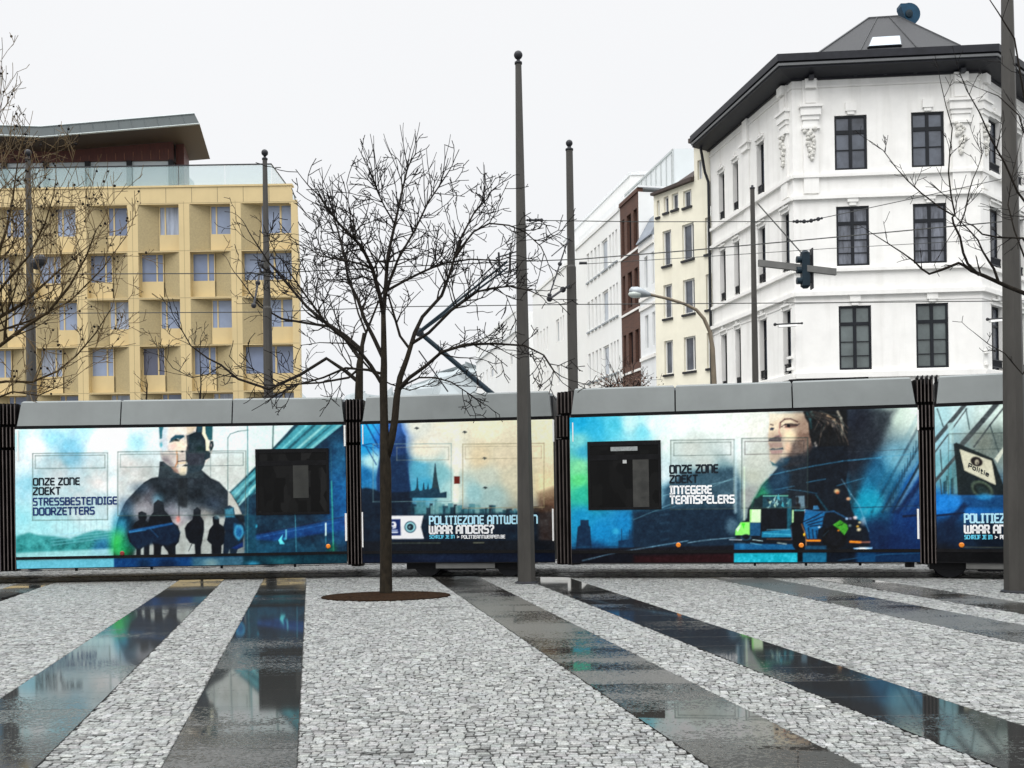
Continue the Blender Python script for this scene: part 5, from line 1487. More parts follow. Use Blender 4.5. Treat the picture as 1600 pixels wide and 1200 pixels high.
a2.poly([(558, 846), (872, 844), (872, 862), (558, 864)], (12, 20, 32), 1.5, .9); a2.poly([(558, 870), (872, 862), (872, 890), (558, 890)], (14, 28, 56), 2, .95); a2.ell(700, 872, 40, 5, (40, 60, 100), .9, .5)
a2.line([(610, 849), (688, 848.5)], 1.1, (110, 120, 100), .5, .8); a2.line([(740, 848), (756, 848)], 1.6, (150, 150, 120), .6, .8)
# banner with the two badges
a2.poly(z4((175, 782), (507, 778), (488, 868), (512, 958), (175, 960)), (236, 236, 240), .7)
a2.poly(z4((226, 806), (330, 804), (332, 934), (226, 936)), (24, 52, 120), .6)
a2.ell(560 + 274 / 5, 650 + 846 / 5, 4.2, 4.2, (240, 240, 244), .25); a2.ell(560 + 268 / 5, 650 + 845 / 5, 2, 2, (24, 52, 120), .35); a2.line(z4((292, 850), (288, 872), (270, 876)), 1.6, (240, 240, 244), .5)
a2.line(z4((240, 893), (304, 893)), 1.4, (210, 220, 240), .5, .8); a2.line(z4((240, 908), (304, 908)), 2.2, (236, 240, 246), .5, .9)
a2.ell(641, 823.5, 9.2, 9.2, (24, 70, 90), .12); a2.ell(641, 823.5, 7.6, 7.6, (150, 206, 214), .14); a2.ell(641, 823.5, 5.2, 5.2, (16, 44, 58), .16); a2.ell(640.5, 823.5, 2.4, 2.2, (120, 150, 160), .4, .8); a2.ell(642, 824, 1, 1.4, (20, 30, 40), .4, .8)
a2.noise(7, 10, 15, 3); a2.noise(2.2, 13, 23, 2)

# ===== third car: the woman and the patrol van
a3 = Art(886, 628, 1444, 892, 3)
a3.bg([(905, 665, (30, 170, 214)), (930, 672, (40, 172, 212)), (960, 665, (80, 196, 220)), (985, 660, (190, 232, 234)), (1020, 665, (226, 240, 240)), (1060, 665, (234, 244, 240)), (1110, 660, (236, 244, 238)), (1150, 665, (234, 240, 232)), (1180, 670, (230, 232, 222)),
       (905, 690, (120, 206, 206)), (912, 705, (60, 170, 200)), (905, 730, (130, 220, 160)), (910, 770, (40, 180, 150)), (905, 750, (90, 214, 130)), (1005, 675, (120, 210, 226)), (1040, 690, (222, 236, 230)), (1035, 740, (206, 224, 226)), (1040, 770, (140, 190, 206)),
       (1080, 700, (206, 214, 206)), (1100, 720, (196, 208, 202)), (1090, 750, (110, 160, 170)), (1130, 740, (96, 140, 150)), (1152, 700, (232, 240, 238)), (1155, 760, (160, 190, 190)), (1180, 720, (206, 212, 200)), (1168, 770, (150, 152, 150)), (1175, 745, (190, 196, 180)),
       (910, 810, (20, 140, 190)), (940, 830, (16, 130, 190)), (975, 820, (18, 126, 186)), (1000, 840, (20, 60, 100)), (1040, 810, (24, 70, 100)), (1080, 800, (30, 72, 92)), (1120, 810, (24, 62, 84)), (930, 865, (10, 60, 110)), (1050, 860, (10, 30, 52)), (1120, 855, (14, 44, 66)),
       (1300, 670, (20, 22, 28)), (1320, 690, (20, 24, 30)), (1345, 660, (30, 40, 60)), (1360, 680, (70, 84, 96)), (1380, 660, (110, 130, 130)), (1400, 650, (200, 220, 206)), (1425, 645, (220, 236, 224)), (1335, 720, (30, 44, 64)), (1360, 730, (30, 90, 130)), (1355, 760, (20, 110, 150)), (1380, 760, (20, 90, 130)), (1345, 790, (16, 130, 160)),
       (1360, 785, (16, 140, 170)), (1400, 790, (14, 66, 110)), (1430, 820, (10, 56, 124)), (1370, 830, (10, 50, 96)), (1400, 860, (8, 40, 84)), (1430, 860, (8, 34, 76)), (1350, 860, (10, 40, 80)), (1310, 800, (12, 90, 120)), (1425, 760, (24, 96, 170)), (1400, 720, (110, 170, 190))], 3.4)
a3.noise(26, 34, 4, 5, (1, .7, .5), np.clip((1000 - a3.X) / 40, 0, 1) * np.clip((780 - a3.Y) / 30, 0, 1))
zs4 = Zm(860, 580, 3.53)
# dark city block on the left, tower silhouette
a3.poly(zs4((455, 765), (620, 765), (620, 650), (720, 560), (1010, 530), (1050, 620), (1050, 980), (455, 980)), (22, 60, 86), 7, .78)
a3.poly([(989, 800), (1150, 790), (1150, 880), (989, 880)], (14, 38, 62), 4, .7)
a3.poly(zs4((140, 990), (150, 860), (165, 850), (165, 820), (210, 820), (212, 850), (220, 860), (225, 940), (235, 990)), (12, 52, 88), .8)
a3.poly(zs4((375, 990), (375, 935), (450, 925), (455, 990)), (14, 60, 100), .8); a3.line(zs4((393, 935), (392, 870)), 1, (14, 60, 100)); a3.line(zs4((437, 930), (437, 875)), 1, (14, 60, 100)); a3.line(zs4((120, 972), (460, 965)), 1.6, (14, 70, 110), .6, .9)
a3.poly([(889, 858), (1150, 852), (1150, 882), (889, 885)], (16, 14, 26), 2, .92)
a3.poly([(990, 868), (1148, 864), (1148, 882), (990, 884)], (64, 14, 20), 4, .75)
for k in range(5): a3.line([(1030 + k * 1, 792 + k * 13), (1045, 790 + k * 13)], 3, (50, 90, 116), 1.2, .4)
for l_, c_, w_ in (([(910, 876), (960, 864), (1020, 854), (1075, 845)], (130, 180, 205), 1.6), ([(1075, 848), (1110, 843), (1150, 840)], (150, 190, 206), 1.5), ([(990, 812), (1150, 745)], (110, 160, 175), 1.0), ([(1020, 800), (1140, 770)], (90, 140, 160), .9), ([(1030, 776), (1150, 748)], (120, 176, 188), 1)):
    a3.line(l_, w_, c_, .8, .65)
a3.ell(962, 830, 5, 4, (70, 190, 220), .9, .6); a3.ell(1143, 822, 9, 12, (96, 130, 150), .6, .75)
# bright patch building on the right
for k in range(9):
    x = 1352 + k * 17
    a3.line([(x, 800 - k * 1.5), (x + 95, 628)], 6.5, (190, 226, 222) if k > 2 else (110, 150, 160), 1.6, .55 if k > 2 else .3)
    a3.line([(x + 10, 800), (x + 105, 628)], 4.2, (18, 36, 50), 1.0, .82 if k > 1 else .4)
for k in range(14): a3.line([(1392 + k * 4.4, 770 - k * 9), (1391 + k * 4.4, 790 - k * 9)], 1.3, (24, 60, 80), .7, .7)
a3.poly([(1340, 640), (1400, 640), (1352, 740), (1330, 800), (1320, 700)], (26, 32, 44), 9, .7)
a3.poly([(1395, 800), (1440, 735), (1444, 900), (1380, 900)], (10, 58, 126), 8, .75); a3.line([(1402, 800), (1440, 752)], 6, (12, 38, 84), 2, .8)
a3.ell(1360, 780, 18, 20, (20, 150, 180), .5, .75); a3.ell(1378, 745, 26, 22, (24, 110, 150), .9, .6); a3.ell(1390, 850, 40, 26, (8, 36, 84), .9, .6)
a3.line([(1300, 707), (1420, 702)], 1, (60, 70, 80), .6, .7); a3.line([(1330, 793.5), (1440, 790)], 1.4, (14, 50, 80), .6, .7); a3.line([(1300, 722), (1438, 708)], 1, (50, 140, 180), .8, .5)
a3.poly([(1410, 805), (1440, 803), (1440, 806), (1410, 809)], (10, 20, 50), .8, .8)
# woman
z5 = Zm(1150, 635, 7.5)
a3.poly(z5((640, 330), (800, 60), (900, 40), (1250, 40), (1290, 200), (1300, 420), (1320, 700), (1290, 860), (1350, 1200), (1500, 1500), (1480, 1820), (100, 1820), (140, 1200), (200, 1110), (300, 930), (420, 800), (500, 705), (520, 640)), (12, 24, 38), 1.6)
a3.poly(z5((200, 1110), (300, 930), (370, 860), (430, 1000), (330, 1150), (320, 1230), (180, 1230)), (20, 150, 96), 5, .85)
a3.poly(z5((320, 930), (520, 700), (640, 800), (600, 1000), (420, 1100)), (14, 66, 104), 6, .75)
# face
a3.poly(z5((395, 90), (390, 200), (380, 270), (385, 300), (375, 370), (380, 400), (380, 440), (395, 470), (385, 500), (395, 540), (390, 570), (400, 640), (420, 690), (480, 695), (540, 660), (640, 640), (800, 560), (880, 420), (860, 250), (830, 90)), (222, 206, 178), 1)
a3.poly(z5((380, 80), (830, 80), (840, 180), (560, 120), (400, 200)), (228, 222, 200), 3, .8)
a3.poly(z5((570, 620), (640, 440), (760, 360), (860, 300), (890, 460), (800, 640), (640, 690), (500, 690)), (84, 66, 62), 5, .85)
a3.poly(z5((600, 600), (760, 560), (860, 480), (830, 640), (560, 700)), (20, 30, 44), 4, .9)
a3.poly(z5((440, 690), (520, 600), (640, 600), (600, 680), (500, 720)), (18, 60, 88), 3, .9)
a3.ell(*z5((640, 330))[0], 9, 6, (246, 224, 186), .9, .9); a3.ell(*z5((770, 350))[0], 9, 6, (130, 96, 82), .9, .6); a3.ell(*z5((610, 480))[0], 5, 8, (236, 190, 156), .9, .8); a3.ell(*z5((440, 320))[0], 6, 8, (226, 206, 176), .9, .8)
a3.poly(z5((380, 385), (420, 370), (500, 340), (535, 390), (520, 415), (440, 412), (385, 408)), (32, 40, 58), 1.0)
a3.poly(z5((450, 350), (520, 330), (540, 380), (480, 380)), (110, 84, 96), 2, .7)
a3.poly(z5((380, 430), (540, 425), (545, 480), (400, 480)), (150, 110, 106), 2, .7)
a3.poly(z5((392, 505), (430, 485), (470, 495), (550, 480), (560, 505), (480, 512), (410, 515)), (16, 60, 80), .8); a3.poly(z5((400, 520), (550, 510), (540, 545), (420, 555)), (186, 130, 138), 1.2, .8)
a3.poly(z5((400, 640), (440, 660), (470, 690), (425, 692)), (14, 90, 110), 1, .8)
a3.poly(z5((690, 80), (870, 80), (880, 300), (890, 460), (800, 560), (720, 430), (680, 260)), (126, 100, 86), 8, .75)
a3.poly(z5((380, 330), (470, 300), (540, 330), (560, 500), (540, 640), (400, 640), (385, 480)), (150, 124, 112), 7, .5)
a3.poly(z5((560, 90), (780, 80), (760, 170), (600, 140)), (196, 178, 152), 6, .6)
a3.ell(*z5((640, 350))[0], 7, 5, (250, 228, 190), .9, .8)
# eyes and brows
a3.line(z5((515, 250), (520, 190), (570, 150), (640, 145), (720, 180)), 2, (74, 44, 44), .9, .85); a3.line(z5((405, 210), (435, 220)), 1.8, (60, 40, 40), .7, .9)
a3.poly(z5((530, 240), (575, 205), (640, 200), (720, 210), (710, 245), (610, 262)), (128, 96, 84), 1.0, .9); a3.line(z5((535, 238), (580, 208), (640, 203), (715, 214)), 1.5, (36, 26, 30), .7, .9); a3.line(z5((640, 225), (715, 222), (740, 205)), 2.2, (52, 38, 42), 1, .7); a3.ell(*z5((615, 228))[0], 2.6, 2.6, (10, 16, 26), .4); a3.ell(*z5((560, 236))[0], 1.8, 1.4, (238, 214, 196), .6); a3.ell(*z5((602, 262))[0], 4, 1.6, (244, 196, 170), .8, .8)
a3.poly(z5((395, 260), (420, 245), (450, 255), (435, 280), (400, 280)), (46, 60, 80), .8)
a3.line(z5((512, 200), (505, 300), (530, 350)), 1.8, (190, 120, 110), 1.2, .6)
# hair
a3.poly(z5((790, 60), (1300, 40), (1310, 460), (1000, 470), (900, 460), (860, 330), (850, 200), (810, 130)), (16, 20, 24), 1.8)
for p_, c_ in (([(880, 70), (920, 130)], (90, 190, 190)), ([(1000, 100), (1090, 190), (1130, 230)], (196, 176, 150)), ([(1070, 110), (1150, 160), (1170, 200)], (226, 190, 150)), ([(960, 160), (1000, 220)], (60, 60, 66)), ([(1190, 60), (1230, 140), (1250, 230), (1240, 330)], (206, 196, 176)), ([(1120, 200), (1160, 230)], (160, 150, 140)), ([(830, 80), (870, 150), (880, 250)], (40, 90, 96)), ([(930, 430), (940, 460)], (200, 190, 180))):
    a3.line(z5(*p_), 3.2, c_, 1.6, .75)
rh = random.Random(17)
for k in range(46):
    x0_, y0_ = rh.uniform(820, 1000), rh.uniform(50, 120); x1_, y1_ = rh.uniform(900, 1320), rh.uniform(250, 460)
    xm_, ym_ = (x0_ + x1_) / 2 + 90, (y0_ + y1_) / 2 - 40
    a3.line(z5((x0_, y0_), (xm_, ym_), (x1_, y1_)), 1.2, rh.choice([(70, 60, 56), (110, 92, 80), (30, 60, 66), (12, 14, 18), (8, 10, 14), (150, 128, 108)]), .8, .5)
a3.noise(5, 28, 31, 3, (1, 1, 1), np.clip(1 - ((a3.X - 1285) / 32) ** 2, 0, 1) * np.clip(1 - ((a3.Y - 668) / 28) ** 2, 0, 1))
for l_, w_ in (([(400, 805), (600, 760), (900, 700), (1250, 640), (1700, 600)], 1.5), ([(460, 975), (680, 935)], 1.1), ([(830, 890), (1050, 850)], 1.3), ([(1180, 930), (1500, 840)], 1.1), ([(600, 970), (750, 985), (950, 1020)], .9)):
    a3.line(z5(*l_), w_, (60, 140, 180), .9, .75)
# patrol van in the woman's coat
z6 = Zm(1140, 750, 8.57); z7 = Zm(1250, 740, 8)
a3.poly(z6((300, 400), (330, 260), (440, 200), (800, 200), (1000, 190), (1180, 260), (1420, 420), (1780, 560), (1860, 700), (1880, 900), (1000, 900), (60, 830), (150, 580), (280, 480)), (10, 22, 36), 2.4, .9)
a3.poly(z6((445, 205), (780, 205), (790, 380), (440, 380)), (14, 70, 90), 1, .9)
a3.line(z6((450, 214), (780, 212)), 1.4, (120, 220, 180), .6, .9)
rv_ = random.Random(12)
for k in range(16):
    x, y = rv_.uniform(460, 800), rv_.uniform(240, 370)
    a3.poly(z6((x, y), (x + rv_.uniform(15, 50), y - rv_.uniform(10, 70)), (x + rv_.uniform(20, 50), y + rv_.uniform(10, 50))), rv_.choice([(190, 220, 190), (60, 170, 190), (150, 200, 200), (20, 40, 50), (60, 110, 130), (8, 20, 30)]), .7, .9)
a3.poly(z6((550, 395), (650, 395), (640, 420), (560, 420)), (120, 230, 210), .6)
a3.poly(z6((420, 385), (770, 380), (770, 660), (420, 700)), (8, 16, 28), 1)
a3.poly(z6((770, 240), (830, 250), (830, 680), (770, 680)), (30, 110, 130), 1, .8)
a3.poly(z6((272, 395), (418, 395), (415, 568), (272, 568)), (206, 240, 190), .7); a3.poly(z6((272, 395), (300, 395), (290, 568), (272, 568)), (150, 230, 120), .7, .8)
a3.poly(z6((272, 570), (415, 570), (412, 745), (275, 745)), (26, 86, 130), .7); a3.poly(z6((150, 566), (270, 566), (270, 738), (75, 738), (80, 670)), (140, 236, 110), .7); a3.poly(z6((85, 660), (150, 590), (140, 640), (110, 690)), (220, 250, 220), .7, .9); a3.poly(z6((160, 580), (210, 580), (190, 660)), (60, 220, 40), .7, .9)
a3.poly(z6((430, 690), (830, 655), (835, 765), (430, 770)), (30, 130, 170), 1, .95); a3.line(z6((500, 668), (800, 660)), 1.2, (120, 180, 200), .5, .8); a3.line(z6((460, 715), (820, 735)), 1.0, (90, 200, 220), .5, .8)
a3.ell(*z6((220, 770))[0], 8, 4.5, (50, 110, 140), .3, .9); a3.ell(*z6((220, 762))[0], 6, 4, (10, 20, 34), .4)
a3.poly(z6((60, 850), (860, 860), (890, 940), (60, 935)), (20, 104, 160), 1.5, .9)
for l_, c_ in (([(0, 796), (160, 800)], (200, 210, 220)), ([(310, 800), (440, 815)], (170, 200, 200)), ([(640, 840), (760, 858)], (190, 210, 200)), ([(500, 790), (830, 800)], (130, 90, 70)), ([(280, 845), (430, 870)], (90, 160, 190))):
    a3.line(z6(*l_), 1.4, c_, .6, .85)
# officer figure
a3.poly(z6((885, 215), (1000, 210), (1010, 380), (890, 390)), (130, 170, 190), 1, .7); a3.ell(*z6((905, 265))[0], 2.6, 5, (10, 14, 20), .4); a3.ell(*z6((915, 350))[0], 4, 5, (20, 14, 20), .4)
a3.poly(z6((860, 420), (940, 400), (1005, 420), (1010, 560), (990, 600), (1010, 700), (1020, 880), (990, 950), (980, 1090), (900, 1090), (890, 950), (845, 880), (830, 700), (810, 610), (860, 560)), (8, 10, 18), .9)
a3.line(z6((848, 410), (845, 560)), 2.6, (190, 240, 170), .8, .9); a3.line(z6((1010, 400), (1020, 480)), 2, (230, 200, 210), .8, .85); a3.line(z6((870, 405), (1010, 405)), 1.4, (120, 220, 230), .6, .8)
a3.line(z6((965, 590), (1005, 700), (1025, 800), (1025, 880)), 1.6, (170, 120, 80), .7, .85); a3.line(z6((825, 620), (835, 800)), 1.5, (70, 90, 120), .8, .8); a3.ell(*z6((998, 730))[0], 1.4, 2.4, (240, 190, 40), .5)
# van body with chevrons
a3.poly(z7((70, 450), (320, 480), (290, 560), (280, 660), (230, 700), (215, 815), (90, 815), (40, 620)), (24, 104, 160), 1)
for k in range(4):
    o_ = k * 50
    a3.line(z7((50 + o_ * .5, 600 + o_ * .4), (180 + o_ * .4, 540 + o_ * .7), (290, 480 + o_ * 1.1)), 1.8, (6, 30, 64), .5, .9)
    if k < 3: a3.line(z7((120 + k * 48, 815), (105 + k * 50, 680 + k * 18)), 1.8, (6, 30, 64), .5, .9)
a3.line(z7((70, 60 + 400), (320, 480), (420, 470), (590, 560)), 2.2, (40, 100, 150), 1, .85); a3.line(z7((200, 270), (340, 460)), 2.6, (30, 90, 110), 1.2, .85)
a3.poly(z7((60, 250), (200, 280), (300, 460), (80, 440)), (14, 10, 16), 1.4, .85); a3.poly(z7((170, 400), (220, 400), (245, 450), (160, 450)), (60, 130, 180), .8, .85)
a3.ell(*z7((430, 800))[0], 19, 19, (6, 8, 14), .12); a3.ell(*z7((430, 800))[0], 12, 12, (20, 24, 34), .3, .8); a3.line(z7((290, 780), (360, 710)), 1, (80, 120, 140), .8, .7)
a3.poly(z7((410, 640), (500, 580), (590, 640), (605, 690), (555, 770), (480, 690)), (60, 150, 40), .8); a3.line(z7((480, 650), (520, 640), (540, 620)), 1, (20, 60, 30), .6, .8)
for x, y, c_, r_ in ((460, 220, (240, 200, 140), 4), (470, 240, (180, 90, 50), 2.4), (605, 315, (236, 176, 130), 3), (690, 550, (240, 220, 220), 3), (585, 565, (180, 210, 240), 2), (735, 700, (250, 230, 180), 3), (720, 660, (220, 170, 60), 2.2), (745, 610, (210, 200, 150), 2), (630, 560, (120, 120, 150), 2.4), (240, 670, (220, 240, 250), 1.6), (480, 710, (230, 140, 40), 1.8), (625, 650, (120, 140, 140), 2.6)):
    a3.ell(*z7((x, y))[0], r_, r_ * .8, c_, .8, .9)
a3.line(z7((520, 70), (640, 260), (740, 400), (800, 560), (860, 720)), 1.3, (120, 170, 196), 1, .65); a3.ell(*z7((790, 600))[0], 4, 6, (160, 170, 190), .9, .6)
a3.line(z7((90, 838), (250, 838)), 2.8, (240, 136, 30), .5); a3.line(z7((630, 852), (760, 858)), 3.4, (240, 140, 40), .6); a3.line(z7((760, 858), (870, 856)), 2.4, (180, 110, 90), .8, .8)
a3.poly(z7((665, 930), (905, 920), (900, 955), (690, 960)), (130, 180, 220), 1, .95); a3.ell(*z7((780, 938))[0], 8, 2, (230, 235, 240), .8)
a3.poly(z7((60, 900), (330, 900), (330, 950), (60, 955)), (26, 90, 130), 1.5, .8)
# skirt strip
a3.poly([(1147, 864), (1246, 862), (1246, 884), (1147, 884)], (34, 180, 204), 1); a3.poly([(1254, 862), (1292, 862), (1292, 884), (1254, 884)], (24, 110, 150), 1.5)
a3.poly([(1292, 862), (1336, 862), (1336, 884), (1292, 884)], (12, 26, 44), 2); a3.poly([(1336, 862), (1444, 860), (1444, 884), (1336, 884)], (12, 52, 96), 3, .9); a3.line([(1310, 876), (1380, 866), (1440, 864)], 1.2, (40, 110, 160), .8, .8)
a3.poly([(1340, 862), (1368, 862), (1368, 884), (1340, 884)], (18, 84, 136), 3, .8)
a3.noise(4, 34, 41, 3, (1, 1, 1), np.clip((a3.Y - 864) / 4, 0, 1) * np.clip((1250 - a3.X) / 4, 0, 1) * np.clip((a3.X - 1150) / 4, 0, 1))
# window seals
for x0, y0, x1, y1 in ((1048, 688, 1147, 796), (1159, 685, 1262, 794)):
    a3.tint(x0, y0, x1, y1, (130, 136, 132), .15); a3.frame(x0, y0, x1, y1, -.014, (66, 84, 78), 1.3, .75)
a3.frame(1053, 692, 1142, 712, -.014, (66, 84, 78), 1.1, .7); a3.frame(1164, 690, 1256, 710, -.014, (66, 60, 60), 1.1, .7)
a3.line([(1163, 730), (1163, 812)], 2.4, (206, 226, 200), .9, .8); a3.line([(1149, 690), (1149, 800)], 5, (200, 224, 226), 2, .5)
a3.noise(7, 11, 25, 3); a3.noise(2.2, 14, 26, 2)

# ===== fourth car: glass front with the police sign
a4 = Art(1456, 610, 1925, 915, 4)
a4.bg([(1470, 645, (170, 210, 214)), (1500, 640, (196, 224, 224)), (1540, 640, (206, 226, 220)), (1570, 645, (210, 228, 218)), (1470, 690, (150, 196, 206)), (1470, 730, (120, 176, 186)), (1490, 740, (70, 130, 140)), (1560, 690, (100, 116, 112)), (1580, 700, (150, 170, 160)), (1540, 690, (120, 130, 120)),
       (1470, 790, (20, 110, 190)), (1520, 785, (20, 96, 170)), (1560, 790, (22, 74, 120)), (1580, 790, (22, 70, 110)), (1480, 830, (8, 36, 70)), (1550, 840, (6, 24, 44)), (1580, 870, (6, 16, 28)), (1470, 870, (6, 14, 26)),
       (1640, 640, (206, 226, 220)), (1720, 640, (190, 216, 220)), (1820, 650, (150, 190, 205)), (1900, 660, (90, 150, 180)), (1640, 700, (120, 140, 136)), (1720, 720, (110, 150, 160)), (1820, 730, (50, 110, 150)), (1900, 740, (30, 90, 140)),
       (1640, 790, (22, 84, 140)), (1760, 790, (18, 74, 130)), (1900, 800, (12, 50, 96)), (1640, 860, (6, 18, 34)), (1780, 860, (6, 18, 34)), (1900, 870, (6, 16, 30))], 3.4)
for k in range(6):
    a4.line([(1600 + k * 52, 760), (1690 + k * 52, 612)], 7, (64, 76, 82), .8, .8); a4.line([(1622 + k * 52, 760), (1712 + k * 52, 612)], 2.4, (60, 78, 84), .8, .8)
z8 = Zm(1460, 625, 4.365)
for p_, w_ in (([(0, 280), (110, 150), (210, 30)], 6.5), ([(190, 300), (330, 140), (430, 20)], 8), ([(0, 360), (90, 240)], 2.5), ([(270, 320), (380, 170), (475, 50)], 2.6), ([(0, 560), (150, 380)], 5), ([(120, 200), (220, 60)], 2)):
    a4.line(z8(*p_), w_, (64, 72, 76), .8, .9)
for p_ in ([(40, 340), (50, 480)], [(215, 60), (240, 200)], [(380, 170), (440, 360)], [(85, 520), (85, 620)], [(40, 540), (50, 640)], [(20, 60), (60, 180)]): a4.line(z8(*p_), 2, (50, 70, 74), .7, .85)
a4.poly(z8((90, 160), (130, 150), (135, 290), (105, 300)), (170, 206, 206), 1.2, .8)
for k in range(4): a4.poly(z8((60 + k * 26, 560 - k * 10), (78 + k * 26, 550 - k * 10), (78 + k * 26, 640), (60 + k * 26, 640)), (90, 150, 156) if k % 2 else (24, 60, 70), 1, .7)
a4.tint(1487, 676, 1604, 780, (110, 116, 110), .25); a4.frame(1482, 678, 1604, 792, -.02, (60, 74, 70), 1.2, .6); a4.line([(1482, 704), (1590, 700)], 1, (60, 74, 70), .6, .6)
a4.poly(z8((130, 300), (150, 290), (400, 400), (480, 600), (480, 650), (160, 650), (150, 480)), (26, 36, 38), 1, .92)
a4.poly(z8((172, 335), (390, 415), (420, 580), (205, 480)), (206, 204, 180), .7)
a4.ell(*z8((288, 420))[0], 9.5, 7.4, (40, 34, 34), .16, 1, .35); a4.ell(*z8((290, 424))[0], 3.2, 4.2, (190, 184, 160), .4, .9); a4.ell(*z8((292, 430))[0], 1.2, 2, (40, 34, 34), .5, .8)
a4.ell(*z8((325, 610))[0], 18, 12, (120, 140, 110), .2, .8, .5); a4.ell(*z8((325, 612))[0], 15, 9.5, (24, 34, 36), .25, .9, .5); a4.ell(*z8((330, 620))[0], 10, 6, (60, 90, 90), .4, .5, .5)
a4.poly(z8((410, 400), (470, 320), (480, 340), (430, 430)), (220, 224, 206), .8, .8)
a4.poly(z8((0, 650), (2060, 650), (2060, 780), (0, 780)), (22, 110, 196), 2, .6); a4.poly(z8((0, 655), (170, 655), (165, 740), (0, 750)), (30, 130, 210), 4, .6); a4.poly(z8((190, 655), (480, 655), (480, 740), (190, 730)), (16, 60, 104), 5, .6)
a4.ell(*z8((340, 660))[0], 12, 5, (50, 160, 220), .7, .6); a4.line(z8((0, 790), (200, 770)), 3, (8, 20, 50), .8, .8); a4.poly(z8((60, 850), (200, 700), (230, 720), (120, 860)), (8, 30, 66), 3, .7)
a4.line(z8((200, 1003), (480, 1008)), 1.2, (110, 112, 90), .5, .8)
a4.poly(z8((0, 1025), (2060, 1020), (2060, 1270), (0, 1270)), (10, 10, 14), 1.5, .95)
a4.noise(7, 10, 15, 3); a4.noise(2.2, 14, 27, 2)
# ------------------------------------------------------------------ lettering: rounded unicase stroke face
G = {
 'O': (.62, [[(.1, 0), (.52, 0), (.62, .12), (.62, .88), (.52, 1), (.1, 1), (0, .88), (0, .12), (.1, 0)]]),
 'N': (.62, [[(0, 0), (0, 1), (.46, 1), (.6, .86), (.6, 0)]]),
 'Z': (.56, [[(0, 1), (.56, 1), (.56, .9), (0, .12), (0, 0), (.56, 0)]]),
 'E': (.5, [[(.5, 0), (.1, 0), (0, .1), (0, .9), (.1, 1), (.5, 1)], [(0, .52), (.44, .52)]]),
 'K': (.56, [[(0, 0), (0, 1)], [(.54, 1), (.1, .52), (.56, 0)], [(0, .52), (.12, .52)]]),
 'T': (.56, [[(0, 1), (.56, 1)], [(.28, 1), (.28, 0)]]),
 'S': (.54, [[(0, 0), (.44, 0), (.54, .1), (.54, .4), (.44, .52), (.1, .52), (0, .64), (0, .9), (.1, 1), (.52, 1)]]),
 'R': (.56, [[(0, 0), (0, 1), (.44, 1), (.54, .9), (.54, .58), (.44, .47), (0, .47)], [(.3, .47), (.56, 0)]]),
 'B': (.56, [[(0, 0), (0, 1), (.42, 1), (.52, .9), (.52, .62), (.42, .53), (0, .53)], [(.42, .53), (.55, .42), (.55, .12), (.45, 0), (0, 0)]]),
 'D': (.6, [[(0, 0), (0, 1), (.46, 1), (.6, .86), (.6, .14), (.46, 0), (0, 0)]]),
 'I': (.3, [[(.15, 0), (.15, 1)], [(0, 1), (.3, 1)], [(0, 0), (.3, 0)]]),
 'G': (.58, [[(.56, 1), (.12, 1), (0, .88), (0, .12), (.12, 0), (.56, 0), (.56, .48), (.3, .48)]]),
 'P': (.55, [[(0, 0), (0, 1), (.44, 1), (.55, .9), (.55, .54), (.44, .43), (0, .43)]]),
 'L': (.5, [[(0, 1), (0, .1), (.1, 0), (.5, 0)]]),
 'W': (.86, [[(0, 1), (0, .12), (.1, 0), (.33, 0), (.43, .12), (.43, .9)], [(.43, .12), (.53, 0), (.76, 0), (.86, .12), (.86, 1)]]),
 'M': (.86, [[(0, 0), (0, 1), (.33, 1), (.43, .88), (.43, 0)], [(.43, .88), (.53, 1), (.76, 1), (.86, .88), (.86, 0)]]),
 'A': (.58, [[(0, 0), (0, .78), (.16, 1), (.42, 1), (.58, .78), (.58, 0)], [(0, .38), (.58, .38)]]),
 'U': (.6, [[(0, 1), (0, .12), (.12, 0), (.48, 0), (.6, .12), (.6, 1)]]),
 'C': (.5, [[(.5, 1), (.12, 1), (0, .88), (0, .12), (.12, 0), (.5, 0)]]),
 'H': (.6, [[(0, 0), (0, 1)], [(.6, 0), (.6, 1)], [(0, .5), (.6, .5)]]),
 'J': (.4, [[(.08, 1), (.4, 1), (.4, .12), (.28, 0), (0, 0)]]),
 'F': (.48, [[(0, 0), (0, .9), (.1, 1), (.48, 1)], [(0, .5), (.42, .5)]]),
 '?': (.5, [[(0, .86), (.1, 1), (.4, 1), (.5, .88), (.5, .66), (.26, .46), (.26, .26)], [(.26, .06), (.26, 0)]]),
 '>': (.34, [[(0, .75), (.3, .45), (0, .15)]]),
 '.': (.12, [[(.05, .05), (.05, 0)]]),
 'o': (.5, [[(.08, 0), (.42, 0), (.5, .1), (.5, .58), (.42, .68), (.08, .68), (0, .58), (0, .1), (.08, 0)]]),
 'l': (.1, [[(.05, 0), (.05, 1)]]), 'i': (.1, [[(.05, 0), (.05, .66)], [(.05, .9), (.05, .98)]]),
 't': (.36, [[(.12, 1), (.12, .1), (.2, 0), (.36, 0)], [(0, .68), (.34, .68)]]),
 'e': (.5, [[(.46, 0), (.08, 0), (0, .1), (0, .58), (.08, .68), (.42, .68), (.5, .58), (.5, .36), (0, .36)]]),
}
